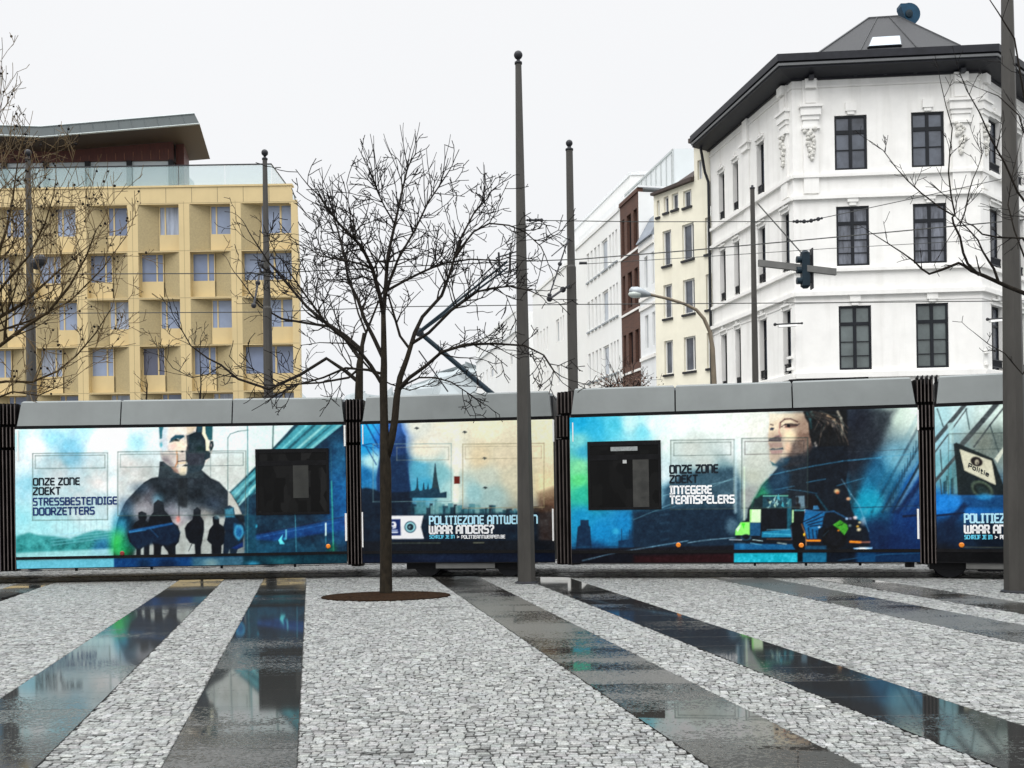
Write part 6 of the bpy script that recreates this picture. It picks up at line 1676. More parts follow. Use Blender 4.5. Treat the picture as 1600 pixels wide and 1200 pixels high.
def text_strokes(P, txt, width, h, th, gap=.26):
    """P(x,y) -> 3D; x,y in text units of height h; width = wanted length"""
    adv = 0; lay = []
    for ch_ in txt:
        if ch_ == ' ': adv += .42; lay.append(None); continue
        w, st = G[ch_]; lay.append((adv, w, st)); adv += w + gap
    tot = adv - gap
    sx = width / tot
    out = [MB()]
    for it in lay:
        if it is None: out.append(MB()); continue
        x0, w, st = it
        mb = out[-1]
        for s_ in st:
            pts = [Vector(((x0 + x) * sx, y * h, 0)) for x, y in s_]
            if (pts[0] - pts[-1]).length < 1e-6: closed = True; pts = pts[:-1]
            else: closed = False
            n = len(pts); L_, R_ = [], []
            for i in range(n):
                p = pts[i]
                a = pts[i - 1] if (i > 0 or closed) else None
                b = pts[(i + 1) % n] if (i < n - 1 or closed) else None
                d1 = (p - a).normalized() if a is not None else None
                d2 = (b - p).normalized() if b is not None else None
                if d1 is None: d1 = d2
                if d2 is None: d2 = d1
                n1 = Vector((-d1.y, d1.x, 0)); n2 = Vector((-d2.y, d2.x, 0))
                m_ = (n1 + n2)
                m_ = m_.normalized() if m_.length > 1e-6 else n1
                k = th / 2 / max(.5, m_.dot(n1))
                e = Vector((0, 0, 0))
                if not closed and i == 0: e = -d1 * th * .35
                if not closed and i == n - 1: e = d1 * th * .35
                L_.append(p + m_ * k + e); R_.append(p - m_ * k + e)
            rng = range(n if closed else n - 1)
            for i in rng:
                j = (i + 1) % n
                mb.quad(P(L_[i].x, L_[i].y), P(R_[i].x, R_[i].y), P(R_[j].x, R_[j].y), P(L_[j].x, L_[j].y))
    return out

# ------------------------------------------------------------------ the tram
Z0, Z1, ZF, ZT = 0.30, 2.865, 2.925, 3.36      # skirt bottom, print top, fairing bottom, roof edge
WID = 2.3
tcx = TRP[4]
tram = thing('tram', 'long low floor tram wrapped in blue police recruitment pictures, crossing the wet square', 'tram', (tcx[0], tcx[1] + 1.1, 0))
print_mat = attr_mat('printed_wrap', 0.34, spec=.16)
def secframe(i0, i1):
    a = np.array(TRP[i0]); b = np.array(TRP[i1]); d = b - a; L_ = float(np.hypot(*d)); d = d / L_
    return Fr(a, d, (d[1], -d[0])), L_
def side_print(fr, L_, art, parent, name, step=0.0125):
    nu, nz_ = int(L_ / step) + 1, int((Z1 - Z0) / step) + 1
    u = np.linspace(0, L_, nu); z = np.linspace(Z0, Z1, nz_)
    U, Zg = np.meshgrid(u, z)
    # slight tumblehome: the upper side leans in a little, the skirt tucks under
    w = np.where(Zg > 1.0, -(Zg - 1.0) * .018, 0) - np.clip(.52 - Zg, 0, 1) * .10
    V = np.stack([fr.o[0] + fr.u[0] * U + fr.n[0] * w, fr.o[1] + fr.u[1] * U + fr.n[1] * w, Zg], -1).reshape(-1, 3)
    px, py = proj_np(V)
    cols = art.sample(px, py); cols = np.clip(cols, 0, 1); l_ = cols @ np.array([.25, .6, .15]); l_ = np.clip(l_ / .20, 0, 1)[:, None]; cols = cols * (.50 + .50 * l_) * (1 + .06 * l_) + .001
    g_ = cols.mean(1, keepdims=True); cols = np.clip(g_ + (cols - g_) * 1.02, .001, .86)
    i = np.arange(nz_ - 1)[:, None] * nu + np.arange(nu - 1)[None]
    Q = np.stack([i, i + 1, i + 1 + nu, i + nu], -1).reshape(-1, 4)
    return np_mesh(name, V, Q, cols, print_mat, parent, smooth=True)
def wof(z): return -(z - 1.0) * .018 if z > 1 else -max(0, .52 - z) * .10
def section(i0, i1, art, seams, print_step=.0125, plain=None, label=None):
    fr, L_ = secframe(i0, i1)
    # body shell behind the print
    m = MB()
    m.fbox(fr, .02, L_ - .02, Z0 + .02, Z1, -WID, -.075); m.fbox(fr, .02, L_ - .02, Z1 + .001, ZT - .05, -WID, -.29)
    body = build('car_body', m, plain or M['steel_dark'], tram, label=label)
    if art is not None: side_print(fr, L_, art, body, 'printed_side', print_step)
    else:
        m = MB(); m.fbox(fr, 0, L_, Z0, Z1, -.074, 0); build('printed_side', m, plain, body)
    # roof fairing panels with open seams between them
    cuts = [0] + seams + [L_]
    for k in range(len(cuts) - 1):
        a, b = cuts[k] + (.012 if k else .03), cuts[k + 1] - (.012 if k < len(cuts) - 2 else .03)
        m = MB()
        p = fr.pt
        e0 = .05 if k == 0 else 0; e1 = .05 if k == len(cuts) - 2 else 0
        m.hexa([p(a, ZF, -.05), p(b, ZF, -.05), p(b, ZF, -.3), p(a, ZF, -.3)], [p(a + e0, ZT, -.13), p(b - e1, ZT, -.13), p(b - e1, ZT, -.3), p(a + e0, ZT, -.3)])
        m.hexa([p(a + e0, ZT + .001, -.14), p(b - e1, ZT + .001, -.14), p(b - e1, ZT + .001, -.3), p(a + e0, ZT + .001, -.3)], [p(a + e0 + .02, ZT + .03, -.18), p(b - e1 - .02, ZT + .03, -.18), p(b - e1 - .02, ZT + .03, -.3), p(a + e0 + .02, ZT + .03, -.3)])
        build('roof_fairing', m, M['fairing'], body)
    m = MB(); m.fbox(fr, .05, L_ - .05, ZT - .06, ZT + .0, -WID + .05, -.31); build('roof_deck', m, M['lamp_grey'], body)
    # black gaps: above the print and along the skirt
    for zz0, zz1, wa, wb_ in ((Z1 - .002, ZF + .01, -.30, -.06), (.468, .520, -.03, .006), (Z0 - .012, Z0 + .004, -.08, -.012)):
        build('rubber_strip', one(lambda q: q.fbox(fr, 0, L_, zz0, zz1, wa, wb_)), M['black_rubber'], body)
    return fr, L_, body
def useam(fr, *pxs): return [fr.inv(x, 645)[0] for x in pxs]
f0, L0 = secframe(0, 1); section(0, 1, None, [2.0], plain=mat('blue_wrap', (.03, .14, .22), .3, var=.4, scale=1))
f1, _ = secframe(2, 3); f1, L1, s1 = section(2, 3, a1, useam(f1, 186, 361))
f2, _ = secframe(4, 5); f2, L2, s2_ = section(4, 5, a2, [])
f3, _ = secframe(6, 7); f3, L3, s3 = section(6, 7, a3, useam(f3, 1055, 1239))
f4, _ = secframe(8, 9); f4, L4, s4 = section(8, 9, a4, [2.6])

def tram_window(fr, x0, y0, x1, y1, bar_y, body, label, extra=None):
    u0, u1, z0, z1 = fr.rect(x0, y0, x1, y1)
    zb_ = fr.inv((x0 + x1) / 2, bar_y)[1]
    zm = (z0 + z1) / 2
    w0 = wof(zm)
    m = MB()
    fw = .045
    B = lambda a, b, c, d, p0, p1: m.fbox(fr, a, b, c, d, p0, p1)
    B(u0, u0 + fw, z0, z1, w0 - .05, w0 + .022); B(u1 - fw, u1, z0, z1, w0 - .05, w0 + .022)
    B(u0 + fw, u1 - fw, z0, z0 + fw, w0 - .05, w0 + .0235); B(u0 + fw, u1 - fw, z1 - fw * 1.6, z1, w0 - .05, w0 + .0235)
    B(u0 + fw, u1 - fw, zb_ - .05, zb_ + .04, w0 - .04, w0 + .019)
    wo_ = build('window', m, M['black_rubber'], body, label=label)
    # pane: one smooth pane, with the dim things seen behind it as real panels set back
    m = MB(); m.quad(fr.pt(u0, z0, w0 + .014), fr.pt(u1, z0, w0 + .014), fr.pt(u1, z1, w0 + .014), fr.pt(u0, z1, w0 + .014))
    return wo_, m, u0, u1, z0, z1, w0
def tram_pane(name, tone, seed):
    """tinted pane; the faint pale shapes are seats and door leaves dimly visible through it"""
    m = bpy.data.materials.new(name); m.use_nodes = True
    t = m.node_tree; b = t.nodes['Principled BSDF']; N = t.nodes.new
    tcn = N('ShaderNodeTexCoord'); mp = N('ShaderNodeMapping'); mp.inputs['Location'].default_value = (seed, 0, 0); mp.inputs['Scale'].default_value = (2.2, 2.2, 1.1)
    t.links.new(tcn.outputs['Object'], mp.inputs[0])
    v = N('ShaderNodeTexVoronoi'); v.distance = 'CHEBYCHEV'; v.inputs['Scale'].default_value = 2.3; t.links.new(mp.outputs[0], v.inputs['Vector'])
    s_ = N('ShaderNodeSeparateColor'); t.links.new(v.outputs['Color'], s_.inputs[0])
    r = N('ShaderNodeValToRGB'); r.color_ramp.elements[0].position = .35; r.color_ramp.elements[0].color = (.004, .004, .004, 1); r.color_ramp.elements[1].position = 1; r.color_ramp.elements[1].color = (*[tone] * 3, 1)
    t.links.new(s_.outputs[0], r.inputs[0]); t.links.new(r.outputs[0], b.inputs['Base Color'])
    b.inputs['Roughness'].default_value = .12; b.inputs['Specular IOR Level'].default_value = .1
    return m
w1, pm, u0, u1, z0, z1, w0 = tram_window(f1, 399.5, 701, 514, 804, 723, s1, 'dark opening window with a fanlight')
build('pane', pm, tram_pane('tinted_pane', .014, 1.3), w1)
w3, pm, u0, u1, z0, z1, w0 = tram_window(f3, 918.5, 689, 1033, 796.5, 714, s3, 'dark window with a grey notice at its top')
build('pane', pm, tram_pane('tinted_pane_b', .008, 5.7), w3)
def flat(fr, x0, y0, x1, y1, off, name, m_, parent, thick=.006):
    u0, u1, z0, z1 = fr.rect(x0, y0, x1, y1)
    w0 = wof((z0 + z1) / 2) + off
    m = MB(); m.fbox(fr, u0, u1, z0, z1, w0, w0 + thick); return build(name, m, m_, parent)
flat(f3, 954, 698, 996, 704.5, .024, 'notice', mat('notice_grey', (.25, .27, .27), .5, var=.3, scale=30), w3, .004)
flat(f3, 973, 718.5, 979, 724, .015, 'sticker', mat('sticker_grey', (.45, .46, .45), .5), w3, .004)
flat(f3, 989, 718, 1014, 795, .0145, 'blind', mat('blind_grey', (.026, .026, .023), .4, var=.5, scale=6), w3, .003)
flat(f1, 458, 727, 482, 778, .0145, 'blind', mat('blind_brown', (.018, .019, .016), .4, var=.4, scale=6), w1, .003)

def put_text(fr, body, txt, x0, x1, ybase, ytop, m_, th=.17, name='lettering', gap=.26):
    u0 = fr.inv(x0, ybase)[0]; u1 = fr.inv(x1, ybase)[0]
    xm = (x0 + x1) / 2
    zb_ = fr.inv(xm, ybase)[1]; zt_ = fr.inv(xm, ytop)[1]; h = zt_ - zb_
    for m in text_strokes(lambda x, y: fr.pt(u0 + x, zb_ + y, wof(zb_ + y) + .006), txt, u1 - u0, h, th * h, gap):
        build(name, m, m_, body)
# left panel (baselines follow the car's slight slope on their own)
put_text(f1, s1, 'ONZE ZONE', 52, 123.5, 757.3, 747.3, M['ink_dark'], .23)
put_text(f1, s1, 'ZOEKT', 52, 93.5, 772.3, 762, M['ink_dark'], .23)
put_text(f1, s1, 'STRESSBESTENDIGE', 52, 182, 788.2, 777.7, M['ink_navy'], .22)
put_text(f1, s1, 'DOORZETTERS', 52.5, 147, 803.8, 793.3, M['ink_navy'], .23)
put_text(f2, s2_, 'POLITIEZONE ANTWERPEN', 671.5, 839.5, 818.2, 806.2, M['ink_cyan'], .21)
put_text(f2, s2_, 'WAAR ANDERS?', 671.5, 771, 833.0, 821.5, M['ink_white'], .25)
put_text(f2, s2_, 'SCHRIJF JE IN', 671.5, 710, 841, 836.3, M['ink_bright_cyan'], .22)
put_text(f2, s2_, '>', 714.5, 717.5, 841, 836.3, M['ink_white'], .24)
put_text(f2, s2_, 'POLITIEANTWERPEN.BE', 721.5, 789, 841, 836.3, M['ink_white'], .24)
put_text(f3, s3, 'ONZE ZONE', 1047, 1121.5, 738.5, 727, M['ink_dark'], .25)
put_text(f3, s3, 'ZOEKT', 1047, 1089.5, 753.8, 743, M['ink_dark'], .25)
put_text(f3, s3, 'INTEGERE', 1047.5, 1111.5, 771, 759.8, M['ink_white'], .25)
put_text(f3, s3, 'TEAMSPELERS', 1047.5, 1147, 786, 774.8, M['ink_white'], .25)
put_text(f4, s4, 'POLITIEZONE ANTWERPEN', 1507.5, 1688, 816, 803, M['ink_cyan'], .21)
put_text(f4, s4, 'WAAR ANDERS?', 1507.5, 1616, 832.5, 821, M['ink_white'], .25)
put_text(f4, s4, 'SCHRIJF JE IN', 1507.5, 1550, 842, 836.3, M['ink_bright_cyan'], .22)
put_text(f4, s4, '>', 1555, 1558.5, 842, 836.3, M['ink_white'], .24)
put_text(f4, s4, 'POLITIEANTWERPEN.BE', 1563, 1636, 842, 836.3, M['ink_white'], .24)
# word on the printed sign, tilted with it
ua, za = f4.inv(1460 + 232 / 4.365, 625 + 458 / 4.365); ub, zb_ = f4.inv(1460 + 368 / 4.365, 625 + 522 / 4.365)
hh_ = .055
dx_, dz_ = ub - ua, zb_ - za; dl = math.hypot(dx_, dz_)
m, = text_strokes(lambda x, y: f4.pt(ua + x * dx_ / dl + y * .22, za + x * dz_ / dl + y * 1.15, wof(za) + .006), 'Politie', dl, hh_, .014)
build('lettering', m, M['ink_dark'], s4)

# side marker lamps, white door edge strips
for fr, body, pts in ((f1, s1, [(191, 864.5, 'red_lens'), (513, 853.5, 'orange_lens')]), (f3, s3, [(1060, 851.5, 'orange_lens'), (1252, 852, 'orange_lens')]), (f4, s4, [(1502.5, 851.5, 'orange_lens')])):
    for x, y, mm in pts:
        u, z = fr.inv(x, y)
        m = MB(); m.lathe(fr.pt(u, z, .0), [(.042, 0), (.042, .012), (.03, .022)], 12, (fr.n[0], fr.n[1], 0)); build('marker_lamp', m, M[mm], body)
for fr, body, x, ya, yb, ww in ((f1, s1, 538.5, 659, 697, 2.6), (f1, s1, 543 - 2, 802, 845, 3), (f2, s2_, 566.5, 660, 694, 1.6), (f2, s2_, 567, 800, 855, 2), (f2, s2_, 864.5, 655, 690, 2.5), (f2, s2_, 864.5, 795, 845, 2.5), (f3, s3, 895, 690, 660, 1.6), (f3, s3, 1435, 640, 672, 2.2), (f3, s3, 1435, 795, 842, 2.6), (f1, s1, 27.5, 672, 720, 2.2)):
    u, z0_ = fr.inv(x, max(ya, yb)); _, z1_ = fr.inv(x, min(ya, yb))
    hw = ww / 2 / 84
    m = MB(); m.fbox(fr, u - hw, u + hw, z0_, min(z1_, Z1 - .01), wof(z0_) - .03, wof(z0_) + .008); build('edge_strip', m, M['white_paint'], body)

# bellows between the cars: folded rubber
def bellows(i0, i1, folds=5):
    a = np.array(TRP[i0]); b = np.array(TRP[i1]); d = b - a; L_ = float(np.hypot(*d)); d /= L_
    fr = Fr(a, d, (d[1], -d[0]))
    m = MB(); e = MB()
    m.fbox(fr, -.03, L_ + .03, Z0 - .02, ZT - .02, -WID + .1, -.24)
    for k in range(folds):
        u0 = -.015 + (L_ + .03) * k / folds; u1 = -.015 + (L_ + .03) * (k + 1) / folds; um = (u0 + u1) / 2
        p = fr.pt
        for za, zb2, w_ in ((Z0 - .04, 2.50, -.03), (2.52, ZF + .0, -.055), (ZF + .02, ZT - .01, -.10)):
            m.hexa([p(u0, za, w_ - .18), p(um, za, w_), p(u1, za, w_ - .18)], [p(u0, zb2, w_ - .18), p(um, zb2, w_), p(u1, zb2, w_ - .18)])
            e.fbox(fr, um - .007, um + .007, za + .02, zb2 - .02, w_ - .012, w_ + .006)
    m.use(1); m.add(e.v, e.f)
    o = build('bellows', m, [M['bellows'], M['bellows_edge']], tram)
    for k in range(folds):
        pass
    return fr, L_
bellows(1, 2); bellows(3, 4); bellows(5, 6); fb4, lb4 = bellows(7, 8)
# running gear under the shorter cars
def bogie(fr, uc, hl, wheels=True):
    m = MB()
    m.fbox(fr, uc - hl, uc + hl, .17, Z0 + .03, -WID + .3, -.12)
    m.fbox(fr, uc - hl * .34, uc + hl * .34, .15, .30, -.119, -.06)
    o = build('bogie', m, M['black_rubber'], tram)
    for du in (-.78, .78):
        for w_ in (-.45, -1.55):
            mm_ = MB(); c_ = fr.pt(uc + du, .29, w_)
            mm_.lathe(c_, [(.29, 0), (.27, .02), (.27, .12), (.12, .125), (.10, .15)], 24, (fr.n[0], fr.n[1], 0))
            w = build('wheel', mm_, M['steel_dark'], o)
            mm_ = MB(); mm_.lathe((c_[0] + fr.n[0] * .151, c_[1] + fr.n[1] * .151, c_[2]), [(.085, 0), (.07, .03)], 12, (fr.n[0], fr.n[1], 0)); build('hub', mm_, M['lamp_grey'], w)
    m = MB(); m.fbox(fr, uc - .55, uc + .55, .19, .30, -.055, -.04); build('side_plate', m, M['arm_grey'], o)
bogie(f2, f2.inv(726, 880)[0], 1.12); bogie(f4, f4.inv(1568, 880)[0], 1.1)
# small brackets hanging below the skirts
m = MB()
for fr, xs_ in ((f1, (117, 235, 345, 460)), (f3, (1180, 1260, 1345)), ):
    for x in xs_:
        u = fr.inv(x, 885)[0]; build('skirt_bracket', one(lambda q: q.fbox(fr, u - .02, u + .02, Z0 - .06, Z0 - .012, -.09, -.05)), M['black_rubber'], tram)
for x in (1420, 1425): 
    u = f3.inv(x, 880)[0]; build('skirt_bracket', one(lambda q: q.fbox(f3, u - .04, u + .05, Z0 - .09, Z0 - .013, -.12, -.05)), M['black_rubber'], tram)
# equipment on the roof: slatted resistor box, cable ends over the bellows
m = MB()
ua, ub = f3.inv(1238, 592)[0], f3.inv(1366, 590)[0]
m.fbox(f3, ua, ub, ZT + .03, ZT + .10, -1.2, -.55)
k = ua + .03
while k < ub - .05: m.fbox(f3, k, k + .02, ZT + .035, ZT + .095, -.549, -.53); k += .09
build('roof_box', m, M['black_rubber'], tram)
m = MB()
for k in range(5):
    u = .02 + k * .075
    p0 = Vector(fb4.pt(u, ZT - .1, -.16)); m = MB(); m.tube([p0, p0 + Vector((0, 0, .11)), p0 + Vector((.02, .0, .15))], [.022, .026, .012], 6)
    build('cable_end', m, M['black_rubber'], tram)
# pantograph
pg = None
m = MB()
Yp = TRP[4][1] + .9
base_u = f2.inv(770, 612)[0]
pb = at(771, 613, Yp); pb.z = ZT + .1
knee = at(655, 519, Yp); head = at(793, 412, Yp)
m.tube([pb + Vector((.05, 0, -.05)), knee], [.055, .045], 8)
arm = build('pantograph', m, M['signal'], tram)
m = MB()
for dy in (-.16, .16):
    m.tube([knee + Vector((0, dy * .4, 0)), head + Vector((0, dy * 1.6, -.02))], [.026, .020], 7)
m.tube([knee + Vector((.12, 0, .08)), head + Vector((-.18, 0, .05))], .012, 5)
build('upper_arm', m, M['signal'], arm)
m = MB(); m.tube([knee + Vector((-.02, .05, -.35)), at(700, 612, Yp)], .014, 5); m.ball(knee, .09, 10, 8); build('pull_rod', m, M['steel_dark'], arm)
m = MB()
for dx in (-.16, .05, .2):
    m.tube([head + Vector((dx, -.8, .02)), head + Vector((dx, .8, .02))], .020, 6)
m.tube([head + Vector((-.2, -.78, -.06)), head + Vector((.22, -.78, .06))], .014, 5); m.tube([head + Vector((-.2, .78, -.06)), head + Vector((.22, .78, .06))], .014, 5)
for dy in (-.5, 0, .5):
    m.tube([head + Vector((-.22, dy, .0)), head + Vector((-.05, dy, -.16)), head + Vector((.15, dy, -.1)), head + Vector((.24, dy, .05))], .014, 5)
build('collector_head', m, M['steel_dark'], arm)
# ------------------------------------------------------------------ bare trees
class Grow:
    def __init__(s, seed, wood, twig, fine=0.0034, pods=None):
        s.r = random.Random(seed); s.wood = wood; s.twig = twig; s.fine = fine; s.pods = pods
    def path(s, p, d, ln, n, wob, up):
        pts = [Vector(p)]; d = Vector(d).normalized(); r = s.r
        st = ln / n
        for i in range(n):
            d = (d + Vector((r.gauss(0, wob), r.gauss(0, wob), r.gauss(0, wob) + up))).normalized()
            pts.append(pts[-1] + d * st)
        return pts
    def branch(s, p, d, ln, rad, lev, up=0.06, wob=.22):
        r = s.r
        n = max(3, int(ln / .14))
        pts = s.path(p, d, ln, n, wob, up)
        rads = [max(s.fine, rad * (1 - .75 * i / n)) for i in range(n + 1)]
        (s.wood if rad > .011 else s.twig).tube(pts, rads, 5 if rad > .012 else 4, cap=False)
        if s.pods is not None and lev <= 1:
            for q in pts[2:]:
                if r.random() < .13: s.pods.ball(q + Vector((r.uniform(-.03, .03), r.uniform(-.03, .03), -r.uniform(.0, .05))), r.uniform(.010, .019), 6, 4)
        if lev <= 0: return
        k = max(2, int(ln * s.dens[lev]))
        for j in range(k):
            f_ = r.uniform(.2, 1.0)
            i = min(n - 1, int(f_ * n)); q = pts[i].lerp(pts[i + 1], f_ * n - i)
            t = (pts[i + 1] - pts[i]).normalized()
            side = Vector((r.gauss(0, 1), r.gauss(0, .7), r.gauss(.25, .8)))
            side = (side - t * side.dot(t))
            if side.length < .01: continue
            side.normalize()
            a = math.radians(r.uniform(28, 62))
            nd = t * math.cos(a) + side * math.sin(a)
            s.branch(q, nd, ln * r.uniform(.32, .62), max(s.fine, rads[i] * .62), lev - 1, up, wob)
    def limb(s, pts, rads, lev, kids, klen, up=.06, start=.25, wob=.24, bias=None):
        s.wood.tube(pts, rads, 8 if rads[0] > .03 else 6)
        r = s.r
        L_ = [0]
        for a, b in zip(pts[:-1], pts[1:]): L_.append(L_[-1] + (b - a).length)
        for j in range(kids):
            f_ = r.uniform(start, 1.0); dist = f_ * L_[-1]
            i = max(k for k in range(len(pts) - 1) if L_[k] <= dist)
            u = (dist - L_[i]) / max(1e-6, L_[i + 1] - L_[i])
            q = pts[i].lerp(pts[i + 1], u); t = (pts[i + 1] - pts[i]).normalized()
            rad = rads[i] + (rads[i + 1] - rads[i]) * u
            side = Vector((r.gauss(0, 1), r.gauss(0, .9), r.gauss(.2, .8)))
            if bias: side += Vector(bias)
            side = (side - t * side.dot(t)).normalized()
            a = math.radians(r.uniform(25, 65))
            s.branch(q, t * math.cos(a) + side * math.sin(a), klen * r.uniform(.55, 1.15) * (1.15 - .4 * f_), max(s.fine * 1.4, min(rad * .55, .020)), lev, up, wob)
        s.branch(pts[-1], (pts[-1] - pts[-2]), klen * .8, rads[-1], lev, up, wob)
def crown(wood, m1, twig, m2, parent, extra=None, m3=None):
    wood.use(1); wood.add(twig.v, twig.f)
    if extra: wood.use(2); wood.add(extra.v, extra.f)
    return build('crown', wood, [m1, m2] + ([m3] if extra else []), parent)
def px_limb(pts, Y0, Y1):
    n = len(pts) - 1
    return [at(x, y, Y0 + (Y1 - Y0) * (i / n) ** 1.2) for i, (x, y) in enumerate(pts)]

# ---- main tree
YT = 15.3
b0 = gnd(603, 932)
mt = thing('bare_tree', 'bare young tree with a two-forked trunk in a ring of brown soil before the tram', 'tree', b0)
wood, twig, trunk = MB(), MB(), MB()
T = lambda pts: [at(x, y, YT) for x, y in pts]
base = Vector((b0.x, YT, 0.0))
tp = [Vector((b0.x, YT, .0)), Vector((b0.x, YT, .08))] + T([(603, 880), (603, 800), (602.5, 735), (601, 690), (600, 650), (599, 600), (600, 570), (599.5, 520), (599, 490)])
trunk.tube(tp, [.115, .098, .092, .088, .088, .072, .062, .060, .050, .042, .037], 14)
# left side of the fork reaches up, right fork
rf_ = T([(604, 715), (612, 685), (617, 655), (620, 620), (625, 590), (636, 560), (643, 537)])
trunk.tube(rf_, [.06, .058, .056, .052, .046, .038, .034], 12)
build('trunk', trunk, M['bark_trunk'], mt, smooth=True)
gw = Grow(11, wood, twig, fine=.0056); gw.dens = {0: 0, 1: 5.8, 2: 4.4, 3: 2.4}
LM = [
 ([(599, 490), (595, 468), (582, 420), (565, 385), (530, 350), (508, 320)], -.9, .034, .012, 15, 1.05),
 ([(599, 490), (602, 455), (606, 400), (617, 350), (628, 300), (637, 262)], .5, .032, .010, 13, .95),
 ([(602, 462), (612, 430), (622, 405), (648, 360), (668, 318), (690, 285)], -.4, .022, .009, 11, .9),
 ([(599, 560), (585, 530), (570, 500), (558, 465), (545, 440), (538, 400), (528, 360), (520, 335)], .9, .030, .010, 15, .95),
 ([(597, 600), (580, 572), (563, 550), (540, 530), (510, 505), (478, 462), (452, 425)], -.6, .028, .009, 12, .85),
 ([(600, 585), (575, 578), (540, 575), (505, 590), (470, 600), (430, 602)], .4, .022, .008, 11, .8),
 ([(643, 537), (648, 520), (660, 495), (690, 462), (702, 430), (708, 410), (720, 372), (742, 330), (760, 312)], .7, .030, .009, 15, .95),
 ([(708, 405), (722, 385), (740, 362), (765, 349), (795, 352), (820, 362), (845, 385), (853, 402)], -.5, .017, .006, 9, .55),
 ([(643, 537), (670, 520), (705, 485), (745, 456), (770, 450), (800, 447), (830, 455)], -.9, .024, .008, 13, .7),
 ([(618, 612), (640, 590), (665, 572), (690, 550), (730, 538), (775, 537), (820, 540), (850, 555), (866, 580)], -1.1, .028, .007, 14, .65),
 ([(618, 615), (635, 600), (655, 590), (680, 590), (705, 597), (728, 612), (740, 620)], .6, .016, .006, 8, .5),
 ([(640, 545), (625, 525), (615, 490), (607, 462), (590, 440), (560, 430)], .3, .022, .008, 9, .8),
 ([(603, 455), (630, 440), (660, 425), (690, 412), (735, 405), (780, 407), (800, 400)], .9, .020, .007, 11, .7),
 ([(582, 420), (562, 412), (530, 405), (500, 400), (470, 378)], .5, .017, .006, 10, .8),
 ([(617, 350), (602, 325), (590, 300), (582, 275)], -.6, .014, .006, 8, .8),
]
for pts, dz, r0, r1, kids, kl in LM:
    P = px_limb(pts, YT, YT + dz)
    rads = [r0 + (r1 - r0) * i / (len(P) - 1) for i in range(len(P))]
    tall = pts[-1][1] < 340
    gw.limb(P, [r * 1.15 for r in rads], 2, int(kids * (1.25 if tall else 1.35)), kl * (.80 if tall else 1.15), up=.02, wob=.2)
    if tall:                                # long thin shoots off the ends of the upper boughs
        for k in range(6):
            f_ = gw.r.uniform(.45, 1.0) * (len(P) - 1); i = min(len(P) - 2, int(f_)); q = P[i].lerp(P[i + 1], f_ - i)
            d_ = (P[-1] - P[-2]).normalized() * .4 + Vector((gw.r.gauss(.05, .28), gw.r.gauss(0, .3), 1))
            sh_ = gw.path(q, d_, gw.r.uniform(.4, .95), 7, .06, .03)
            twig.tube(sh_, [.0085 - .0045 * j / 7 for j in range(8)], 4, cap=False)
            for j in (2, 4):
                twig.tube(gw.path(sh_[j], d_ + Vector((gw.r.gauss(0, .8), 0, 0)), gw.r.uniform(.15, .4), 3, .08, .05), [.005, .0045, .004, .0035], 4, cap=False)
crown(wood, M['bark'], twig, M['twig'], mt)

# ---- second tree behind the tram
YS = 21.6
b1 = Vector((at(556, 700, YS).x, YS, 0))
st_ = thing('bare_tree', 'bare dark tree behind the tram bellows, its boughs sweeping left across the office block', 'tree', b1)
wood, twig, trunk = MB(), MB(), MB()
trunk.tube([b1, b1 + Vector((0, 0, .2))] + [at(x, y, YS) for x, y in ((560, 680), (561, 610), (562, 570), (565, 548), (568, 520))], [.14, .11, .10, .09, .075, .055, .022], 10)
build('trunk', trunk, M['bark_trunk'], st_, smooth=True)
gw = Grow(23, wood, twig, fine=.0055); gw.dens = {0: 0, 1: 4.2, 2: 3.0, 3: 2}
for pts, dz, r0, r1, kids, kl in [
 ([(562, 545), (540, 525), (510, 505), (480, 480), (450, 445), (420, 410), (395, 372)], -.8, .05, .012, 12, 1.1),
 ([(562, 560), (540, 530), (515, 510), (480, 505), (440, 498), (405, 478), (378, 440)], .9, .045, .012, 11, 1.1),
 ([(564, 600), (540, 580), (510, 560), (470, 585), (420, 608), (372, 592), (345, 570), (325, 560), (298, 540), (275, 500)], -.6, .045, .010, 13, .9),
 ([(562, 575), (545, 590), (500, 598), (465, 600), (430, 618), (410, 632)], -.4, .03, .010, 8, .8),
 ([(565, 548), (572, 520), (560, 490), (552, 460), (548, 430), (540, 400)], .5, .03, .010, 5, .7),
 ([(568, 530), (580, 500), (596, 460), (612, 430), (625, 395)], -.5, .03, .010, 5, .7),
 ([(563, 560), (590, 590), (610, 600), (640, 610), (670, 600)], .8, .025, .009, 7, .8),
 ([(345, 572), (325, 585), (300, 590), (270, 575), (250, 548)], .5, .014, .007, 7, .7)]:
    P = px_limb(pts, YS, YS + dz)
    gw.limb(P, [r0 + (r1 - r0) * i / (len(P) - 1) for i in range(len(P))], 2, kids, kl, up=.06)
crown(wood, M['bark'], twig, M['twig'], st_)

